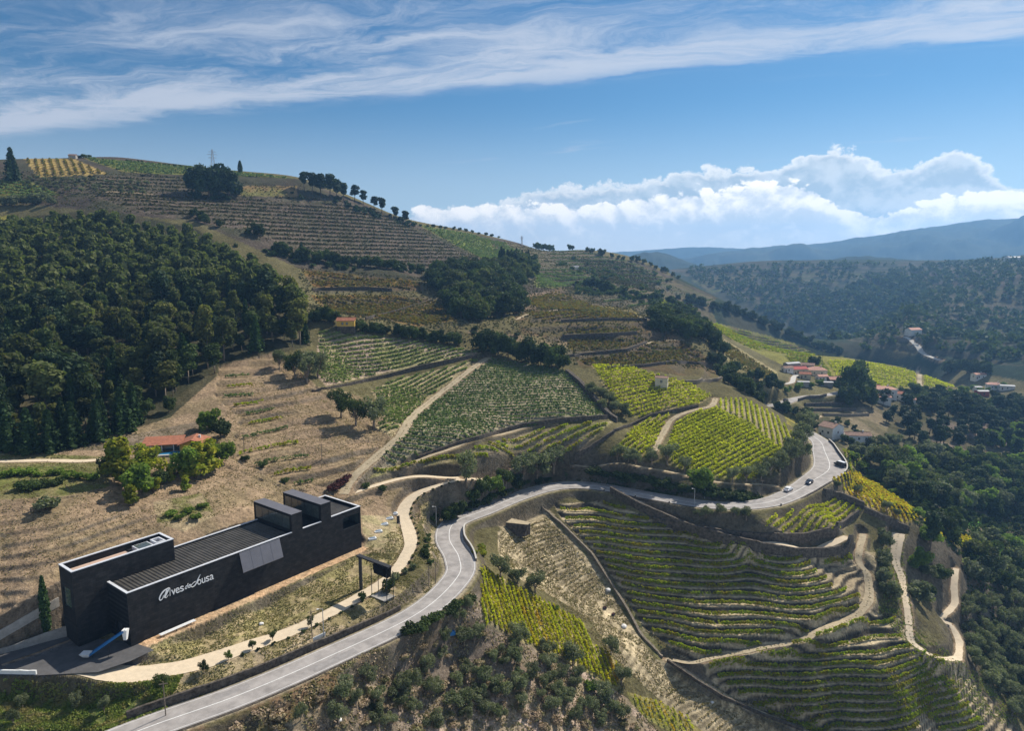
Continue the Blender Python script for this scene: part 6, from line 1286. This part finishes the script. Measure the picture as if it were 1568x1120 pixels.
# ------------------------------------------------------------------ houses
M['tile'] = surf('terracotta_tiles', (.36,.145,.085), .9, .25, 1.2, .04, 5); M['tile_old'] = surf('old_brown_tiles', (.30,.19,.14), .9, .3, 1.2, .04, 5); M['tile_red'] = surf('red_tiles', (.45,.11,.09), .9, .2, 1.2, .03, 5)
M['tile_pink'] = surf('pink_tiles', (.55,.30,.22), .9, .2, 1.2, .03, 5); M['roof_grey'] = surf('grey_sheet_roof', (.42,.42,.42), .7, .2, .8)
M['render_white'] = surf('white_render', (.72,.70,.66), .9, .12, .8); M['render_yel'] = surf('ochre_render', (.62,.40,.09), .9, .12, .8); M['render_cream'] = surf('cream_render', (.60,.53,.38), .9, .15, .8)
M['frame_dark'] = surf('dark_joinery', (.05,.045,.04), .6, .2, 3); M['timber'] = surf('timber', (.16,.11,.07), .8, .3, 3)
def house(name, p, w, d, h, rz, wallm, roofm, label, rise=1.3, over=.35, win=3, door=True, hip=False, chimney=False, cat='house', sink=2.5, back_open=0, winz=None):
    """walls, gable or hip roof, windows with panes, door"""
    e = framed(name, (p[0], p[1], p[2]), rz, label, cat); W_, D_ = w/2, d/2
    wl = MB().box(-W_, W_, -D_, D_, -sink, h)
    if not hip: wl.add([(-W_,-D_,h),(-W_,D_,h),(-W_,0,h+rise),(W_,-D_,h),(W_,D_,h),(W_,0,h+rise)], [(0,2,1),(3,4,5)])
    wl.build('wall', M[wallm], e); a, b = W_+over, D_+over; dz = rise*over/max(D_, .1)
    rf = MB()
    if hip:
        c = max(0, W_-D_); pts = [(-a,-b,h-.05),(a,-b,h-.05),(a,b,h-.05),(-a,b,h-.05),(-c,0,h+rise),(c,0,h+rise)]; rf.add(pts, [(0,1,5,4),(1,2,5),(2,3,4,5),(3,0,4),(3,2,1,0)])
    else:
        for q in (-1, 1): rf.hexa([(-a,q*b,h-dz),(a,q*b,h-dz),(a,0,h+rise),(-a,0,h+rise)], [(-a,q*b,h-dz+.16),(a,q*b,h-dz+.16),(a,0,h+rise+.16),(-a,0,h+rise+.16)])
    ro = rf.build('roof', M[roofm], e)
    if not hip: MB().bar((-a,0,h+rise+.16), (a,0,h+rise+.16), .14).build('ridge_tiles', M[roofm], ro)
    if chimney: MB().box(W_*.4, W_*.4+.7, .1, .7, h+rise*.3, h+rise+1.0).build('chimney', M[wallm], ro)
    zw = winz if winz is not None else h*.5
    for i in range(win):
        x = -W_+w*(i+.75)/(win+.5); f_ = MB().box(x-.5, x+.5, -D_-.06, -D_+.02, zw-.55, zw+.65).build('window', M['frame_dark'], e); MB().box(x-.4, x+.4, -D_-.075, -D_-.062, zw-.45, zw+.55).build('pane', M['glass'], f_)
    if win: 
        for q in (-1, 1): f_ = MB().box(q*(W_-.02) if q > 0 else -W_-.06, W_+.06 if q > 0 else -W_+.02, -.5, .5, zw-.55, zw+.65).build('window', M['frame_dark'], e); MB().box(W_+.062 if q > 0 else -W_-.075, W_+.075 if q > 0 else -W_-.062, -.4, .4, zw-.45, zw+.55).build('pane', M['glass'], f_)
    if door: MB().box(-W_+w*.1-.02, -W_+w*.1+.9, -D_-.05, -D_+.02, 0, 2.1).build('door', M['timber'], e)
    return e
def hp(u, v): return hit(u, v)
hut = house('hut', hp(531,506), 8.0, 5.0, 4.6, R(4), 'render_yel', 'tile', 'small ochre hut with orange roof above the pale green vineyard', 1.2, .3, 0, False, sink=1)
MB().box(-4.06, 4.06, -2.56, 2.56, -1.5, 2.0).build('stone_base', M['stone'], hut); MB().box(1.2, 2.2, -2.62, -2.5, .1, 1.8).build('door', M['frame_dark'], hut)
for x in (-1.4, .6): f_ = MB().box(x-.45, x+.45, -2.58, -2.45, 2.7, 3.9).build('window', M['frame_dark'], hut); MB().box(x-.35, x+.35, -2.59, -2.582, 2.8, 3.8).build('pane', M['glass'], f_)
hut = house('hut', hp(1013,592), 5.4, 4.0, 4.0, R(-18), 'render_cream', 'tile_old', 'small white field hut on the crest of the yellow-green vineyard', .6, .15, 1, False, winz=2.4)
# villa with pool
vp = hp(262, 688); v0 = framed('villa', (vp[0], vp[1], vp[2]-.6), R(14), 'low villa with long terracotta roof among yellow trees', 'villa'); v0.scale = (.8,.8,.8)
MB().box(-9, 8, -1, 4.5, -2, 3.0).build('wall', M['render_cream'], v0); MB().box(4, 12, -4.5, 4.5, -2, 3.1).build('wing', M['render_yel'], v0)
MB().hexa([(-9.5,-2.6,2.9),(4.2,-2.6,2.9),(4.2,5,4.4),(-9.5,5,4.4)], [(-9.5,-2.6,3.1),(4.2,-2.6,3.1),(4.2,5,4.6),(-9.5,5,4.6)]).build('roof', M['tile'], v0)
r_ = MB()
for q in (-1, 1): r_.hexa([(8,-5.2,4.7),(8+q*4.8,-5.2,3.0),(8+q*4.8,5.2,3.0),(8,5.2,4.7)], [(8,-5.2,4.9),(8+q*4.8,-5.2,3.2),(8+q*4.8,5.2,3.2),(8,5.2,4.9)])
r_.build('wing_roof', M['tile'], v0); MB().add([(4,-4.5,3.1),(12,-4.5,3.1),(8,-4.5,4.7),(4,4.5,3.1),(12,4.5,3.1),(8,4.5,4.7)], [(0,1,2),(5,4,3)]).build('gable', M['render_yel'], v0); MB().box(9.4, 10.1, .5, 1.2, 3.6, 5.3).build('chimney', M['white'], v0)
MB().box(-6, 3, -1.08, -.95, .1, 2.4).build('glazed_front', M['glass'], v0)
for x in (-8.8, -6.2, -2.5, 1.4): MB().box(x-.12, x+.12, -2.45, -2.2, -1.5, 2.9).build('veranda_post', M['white'], v0)
pp = hp(264, 695); po = framed('swimming_pool', (pp[0], pp[1], pp[2]+.25), R(14), 'small blue swimming pool in front of the villa', 'pool')
M['water'] = surf('pool_water', (.03,.22,.42), .08, .1, .8, .01, 3, .6)
MB().box(-4.2, 4.2, -2.4, 2.4, -2, .02).build('deck', M['pale'], po); MB().box(-3.2, 3.2, -1.5, 1.5, .02, .06).build('water', M['water'], po)
HS = ((1272,668,7,9,4.6,-58,'render_white','tile_old','white two-storey house with brown roof beside the road bend',1.8,2,False),(1312,675,11,5,2.8,-6,'render_white','tile_old','long low white house right of the two-storey house',1.2,3,False),
 (1222,573,9,6,3.2,8,'render_cream','tile_red','village house with dark red roof',1.4,2,False),(1250,575,10.5,8,3.6,-10,'render_cream','tile_pink','village house with pink hipped roof',2.0,2,True),(1212,563,10,4,2.6,22,'concrete','roof_grey','grey-roofed shed above the red-roofed house',.6,0,False),(1236,566,8,5,3.0,-25,'concrete','tile_old','grey house between the red roofs',1.1,1,False),
 (1279,592,8,6,4.2,-6,'stone','tile_pink','stone house with pinkish roof beside the village road',1.4,1,False),(1265,592,6,4,2.4,-6,'concrete','roof_grey','pale flat-roofed shed left of the stone house',.3,0,False),(1229,591,6,3.5,2.2,-5,'concrete','roof_grey','pale shed on the slope under the village lane',.3,0,False),(1270,584,6.5,3.5,2.4,-12,'render_white','roof_grey','white shed above the stone house',.4,0,False),
 (1350,606,14,8,4.2,-8,'render_white','tile_pink','white house with long pale pink roof in the village',1.6,4,True),(1347,616,10,6,3.2,-8,'render_white','tile_pink','lower white house under the pale pink roof',1.2,3,False),(1378,612,8,6,3.6,-25,'render_white','tile','white house with orange roof right of the village',1.3,2,False),(1366,608,6,4,2.8,-8,'render_white','roof_grey','white annex between the village houses',.4,1,False),
 (1498,580,9,6,3.4,5,'render_white','tile_pink','small house under the big dark trees beyond the vineyard',1.2,2,False),(1522,596,10,7,3.6,-20,'render_white','tile_pink','house with pale pink roof at the far right',1.6,2,True),(1503,606,7,5,3.0,0,'tile_red','roof_grey','red shed with white roof at the far right',.5,1,False),(1541,597,9,5,3,-20,'render_white','roof_grey','white long shed at the far right edge',.6,1,False),(1496,598,5,4,2.6,0,'render_white','roof_grey','tiny white hut at the far right',.5,0,False),
 (1205,570,6,4,2.6,15,'render_white','tile_old','small white house left of the grey-roofed shed',1,1,False),(1232,580,6,4.5,2.8,-12,'render_cream','tile','small orange-roofed house under the village lane',1.1,1,False),(1258,583,6,4,2.6,10,'render_white','tile_pink','small white house under the pink hipped roof',1,1,False),(1288,586,6,4.5,2.8,-8,'concrete','tile_old','brown-roofed house behind the stone house',1.1,1,False),(1336,600,7,5,3,-15,'render_white','tile','white house left of the long pink roof',1.2,2,False),(1392,618,6,4,2.6,-20,'render_white','tile_pink','small white house right of the orange-roofed one',1,1,False),
 (112,243,4.5,3.5,2,10,'concrete','tile_old','small stone hut on the far left skyline',.8,0,False),(1554,402,26,14,7,0,'render_white','roof_grey','white farm building on the distant right crest',2,0,False),(1398,513,14,8,5,20,'render_white','tile_pink','distant white house beside the pale valley road',2,0,False),(882,413,4,3,2.2,0,'render_white','roof_grey','tiny white hut on the far middle slope',1,0,False))
for u, v, w, d, h, rz, wm, rm, lab, rise, nw, hip in HS: house('shed' if 'shed' in lab else 'hut' if 'hut' in lab else 'house', hp(u, v), w*1.15, d*1.1, h*1.2, R(rz), wm, rm, lab, rise, .35, nw, nw > 0, hip, nw > 1, 'shed' if 'shed' in lab else 'hut' if 'hut' in lab else 'house')

# ------------------------------------------------------------------ cars
M['tyre'] = surf('tyre', (.015,.015,.015), .9, .2, 5); M['rim'] = surf('rim', (.4,.4,.42), .35, .1, 5, 0, 5, .5, .8); M['lamp_w'] = surf('headlamp', (.8,.8,.8), .15, .05, 5); M['lamp_r'] = surf('tail_lamp', (.4,.02,.02), .25, .1, 5)
M['car_white'] = surf('car_white', (.78,.78,.78), .3, .03, 2, 0, 5, .5); M['car_blue'] = surf('car_dark_blue', (.012,.016,.04), .25, .1, 2, 0, 5, .6); M['car_dark'] = surf('car_black', (.02,.02,.022), .3, .1, 2, 0, 5, .6)
def car(u, v, heading_off, paint_, label, van=False, off=0.0, flip=False, roof=None):
    i = rix(u, v); p = at_z(u, v, 20.06); t = ROAD[min(i+3, len(ROAD)-1),:2]-ROAD[max(i-3, 0),:2]; rz = math.atan2(t[1], t[0])+(math.pi if flip else 0)+heading_off
    e = framed('van' if van else 'car', (p[0], p[1], 20.06), rz, label, 'van' if van else 'car'); w = .88; H = 1.95 if van else 1.46
    pr = [(-2.1,.35),(-2.15,.75),(-2.0,.95),(-1.75,1.0),(-1.15,H),(.55,H),(1.25,.98),(2.0,.85),(2.15,.6),(2.1,.35)] if not van else [(-2.3,.35),(-2.3,1.1),(-2.25,H),(.9,H),(1.45,1.15),(2.2,1.0),(2.3,.7),(2.25,.35)]
    n = len(pr); V = []
    for q in (-1, 1):
        for x, z in pr: V.append((x, q*(w-(.12 if z > 1.05 else 0)), z))
    b = MB().add(V, [tuple(range(n)), tuple(range(2*n-1, n-1, -1))]+[(j, n+j, n+(j+1)%n, (j+1)%n) for j in range(n)]).build('body', M[paint_], e, bevel=.06)
    zt, zb = H-.1, 1.03
    for q in (-1, 1):
        x0, x1, x2, x3 = (-1.62,-1.1,.5,1.08) if not van else (-.2,-.2,.85,1.3)
        MB().add([(x0,q*(w-.02),zb),(x1,q*(w-.10),zt),(x2,q*(w-.10),zt),(x3,q*(w-.02),zb)], [(0,1,2,3)]).build('side_window', M['glass'], e)
    fx = ((1.27,.56,1.0,H-.06) if not van else (1.46,.94,1.2,H-.08)); MB().add([(fx[0]+.01,-w+.14,fx[2]),(fx[0]+.01,w-.14,fx[2]),(fx[1]+.02,w-.2,fx[3]),(fx[1]+.02,-w+.2,fx[3])], [(0,1,2,3)]).build('windscreen', M['glass'], e)
    if not van: MB().add([(-1.76,-w+.16,1.04),(-1.76,w-.16,1.04),(-1.18,w-.2,H-.06),(-1.18,-w+.2,H-.06)], [(3,2,1,0)]).build('rear_window', M['glass'], e)
    for x in (-1.35, 1.35):
        for q in (-1, 1): tw = MB().bar((x, q*w-q*.18, .32), (x, q*w+q*.03, .32), .32, 14).build('wheel', M['tyre'], e); MB().bar((x, q*w+q*.031, .32), (x, q*w+q*.04, .32), .19, 10).build('rim', M['rim'], tw)
    for q in (-1, 1): MB().box(2.08 if not van else 2.2, 2.17 if not van else 2.3, q*.62-.16, q*.62+.16, .62, .78).build('headlight', M['lamp_w'], e); MB().box(-2.16 if not van else -2.32, -2.05 if not van else -2.2, q*.66-.13, q*.66+.13, .72, .9).build('tail_light', M['lamp_r'], e)
    if roof: MB().box(-2.2, .85, -.72, .72, H+.004, H+.07).build('roof_panel', M[roof], e)
    return e
car(1207, 752, 0, 'car_white', 'white car on the road before the outer bend')
car(1239, 741, 0, 'car_blue', 'dark blue car following the white one on the road', flip=True)
car(1286, 714, R(50), 'car_dark', 'dark van with white roof at the outer road bend', True, roof='car_white')
cp = at_z(1203, 614.5, 19.1); car_ = car(1203, 614.5, 0, 'car_dark', 'dark car parked on the village road lay-by'); car_.location = (cp[0], cp[1], 19.12)

# ------------------------------------------------------------------ posts, lamps, pylons
M['pole_wood'] = surf('weathered_pole', (.20,.16,.12), .95, .3, 3); M['pole_grey'] = surf('galvanised_pole', (.42,.42,.42), .5, .15, 3, 0, 5, .4, .4)
def pole(u, v, hpx, label, kind='wood', r=.11, arm=0.0):
    p = hit(u, v); h = hpx*depth(p)/F; e = framed('utility_pole' if kind == 'wood' else 'lamp_post', p, random.random()*.4, label, 'pole' if kind == 'wood' else 'lamp post'); m_ = M['pole_wood' if kind == 'wood' else 'pole_grey']
    MB().bar((0,0,-.4), (0,0,h), r, 8, r*.7).build('shaft', m_, e)
    if kind == 'wood': MB().box(-.7, .7, -.05, .05, h-.5, h-.38).build('cross_arm', m_, e)
    else: MB().bar((0,0,h), (-.8,-.2,h+.2), .05).build('arm', m_, e); MB().box(-1.2, -.75, -.35, -.1, h+.16, h+.26).build('lamp_head', M['white'], e)
    return e
for u, v, h, lab, k in ((496,982,52,'grey pole behind the roadside wall below the winery','lamp'),(478,978,46,'thin wooden pole on the verge below the winery','wood'),(254,1098,58,'plain pole on the verge beside the dark tree','wood'),(657,904,40,'left wooden pole inside the road bend','wood'),(667,894,36,'right wooden pole inside the road bend','wood'),(668,807,32,'white lamp post above the tight road bend','lamp'),(771,760,26,'lamp post at the crest of the road','lamp'),(1063,774,26,'left lamp post beside the road under the green tree','lamp'),(1079,764,24,'right lamp post beside the road under the green tree','lamp'),(1166,762,28,'wooden pole against the road bank near the white car','wood'),(374,695,34,'wooden pole on the dry slope right of the villa','wood'),(493,705,26,'wooden pole on the dry slope above the winery','wood'),(642,792,22,'wooden pole between sand path and road','wood'),(190,258,12,'thin pole on the left skyline','wood'),(1259,560,24,'pole on the village slope','wood')): pole(u, v, h, lab, k)
def pylon(u, v, hpx, label):
    p = hit(u, v); h = hpx*depth(p)/F; e = framed('pylon', (p[0], p[1], p[2]-1), R(15), label, 'pylon'); b = h*.10; lv = [0,.2,.38,.54,.68,.8,.9,1.0]; wd = [b*(1-.86*t) for t in lv]
    for q in ((1,1),(1,-1),(-1,1),(-1,-1)): MB().bar((q[0]*b, q[1]*b, 0), (q[0]*b*.14, q[1]*b*.14, h), .12, 4).build('leg', M['pole_grey'], e)
    br = MB()
    for i in range(len(lv)-1):
        for s in (-1, 1):
            br.bar((-wd[i], s*wd[i], lv[i]*h), (wd[i+1], s*wd[i+1], lv[i+1]*h), .07, 4); br.bar((wd[i], s*wd[i], lv[i]*h), (-wd[i+1], s*wd[i+1], lv[i+1]*h), .07, 4); br.bar((s*wd[i], -wd[i], lv[i]*h), (s*wd[i+1], wd[i+1], lv[i+1]*h), .07, 4)
    br.build('bracing', M['pole_grey'], e)
    for t, a in ((.68,.16),(.8,.19),(.9,.14)): MB().bar((-a*h,0,t*h), (a*h,0,t*h+.1), .13, 4).bar((-a*h,0,t*h), (0,0,t*h+h*.05), .08, 4).bar((a*h,0,t*h), (0,0,t*h+h*.05), .08, 4).build('cross_arm', M['pole_grey'], e)
pylon(327, 268, 40, 'steel lattice pylon on the skyline behind the four dark trees'); pylon(799, 376, 16, 'distant lattice pylon on the middle skyline')
# roadside posts
Pq = road_side(-1, rix(930,746), rix(1195,765), .1)
for k, i in enumerate(range(0, len(Pq), 9)):
    x, y, z = Pq[i]; e = framed('road_post', (x, y, z-.05), 0, f'{ordinal(k+1)} low stone post from the left along the road edge above the terraces', 'post', 'stone posts along the road edge'); MB().hexa([(-.22,-.22,-.2),(.22,-.22,-.2),(.22,.22,-.2),(-.22,.22,-.2)], [(-.16,-.16,.65),(.16,-.16,.65),(.16,.16,.65),(-.16,.16,.65)]).build('shaft', M['stone'], e); MB().box(-.17, .17, -.17, .17, .652, .72).build('cap', M['pale'], e)
# sign on the roadside wall, odd things lying about
p = at_z(489, 977, 21.0); e = framed('road_sign', (p[0], p[1], 20.1), RZ-R(4), 'small pale notice board on the roadside wall', 'sign'); MB().box(-1.5, 1.5, -.06, .06, .5, 1.5).build('board', M['white'], e); MB().box(-1.3, -1.2, .0, .1, -.4, .5).build('post', M['dark_steel'], e); MB().box(1.2, 1.3, .0, .1, -.4, .5).build('post', M['dark_steel'], e)
p = hit(692, 972); e = framed('water_tank', p, R(20), 'small bright blue tank among the olives below the road', 'tank'); MB().box(-.75, .75, -.45, .45, -.2, .8).build('body', M['blue'], e, bevel=.12); MB().bar((0,0,.8), (0,0,.95), .2, 10).build('lid', M['blue'], e)
M['sack'] = surf('white_sack', (.75,.72,.68), .9, .1, 3)
def rockish(u, v, s, mat, nm, lab, cat, seed):
    p = hit(u, v); bm = bmesh.new(); bmesh.ops.create_icosphere(bm, subdivisions=2, radius=s); rg_ = random.Random(seed)
    for q in bm.verts: q.co *= 1+.25*(rg_.random()-.5); q.co.z *= .7
    me = bpy.data.meshes.new(nm); bm.to_mesh(me); bm.free(); o = link(nm, me, None, M[mat]); o.location = (p[0], p[1], p[2]+s*.3); tag(o, lab, cat, None, 'thing')
for i, (u, v, s, mt, lab) in enumerate(((931,905,.8,'sack','white sack at the top of the gully wall'),(955,961,.85,'sack','white sack beside the lower gully wall'),(520,1104,.45,'sack','white bag on the brushy slope below the road'),(1090,1077,.45,'sack','white bag near the lower gully track'),(400,957,.5,'sack','white stone in the dry grass bank'),(1318,690,.9,'sack','white boulder below the long low house'))): rockish(u, v, s, mt, 'sack' if 'sack' in lab else 'bag' if 'bag' in lab else 'boulder', lab, 'sack' if 'sack' in lab else 'bag' if 'bag' in lab else 'boulder', i)
for i, (u, v) in enumerate(((926,933),(939,943))):
    p = hit(u, v); e = framed('crate', p, R(20+30*i), ('left' if i == 0 else 'right')+' dark picking crate on the lower dry terraces', 'crate'); c_ = MB()
    c_.box(-.5,.5,-.35,.35,0,.06).box(-.5,-.45,-.35,.35,.06,.6).box(.45,.5,-.35,.35,.06,.6).box(-.45,.45,-.35,-.3,.06,.6).box(-.45,.45,.3,.35,.06,.6); c_.build('box', M['car_blue'], e); MB().box(-.44,.44,-.29,.29,.3,.5).build('grapes', M['lf_red'], e)

# ------------------------------------------------------------------ haze
hz = MB().box(-7000, 8500, -600, 6600, -66, 430).build('haze', None); hz.data.materials.clear(); tag(hz, 'thin blue haze over the valley', 'haze', None, 'stuff')
mh = bpy.data.materials.new('haze'); mh.use_nodes = True; nt = mh.node_tree; nt.nodes.clear(); ou = nt.nodes.new('ShaderNodeOutputMaterial'); pv = nt.nodes.new('ShaderNodeVolumePrincipled')
pv.inputs['Color'].default_value = (.27,.56,1,1); pv.inputs['Density'].default_value = 1.4e-4; pv.inputs['Anisotropy'].default_value = .42; nt.links.new(pv.outputs[0], ou.inputs['Volume']); hz.data.materials.append(mh)
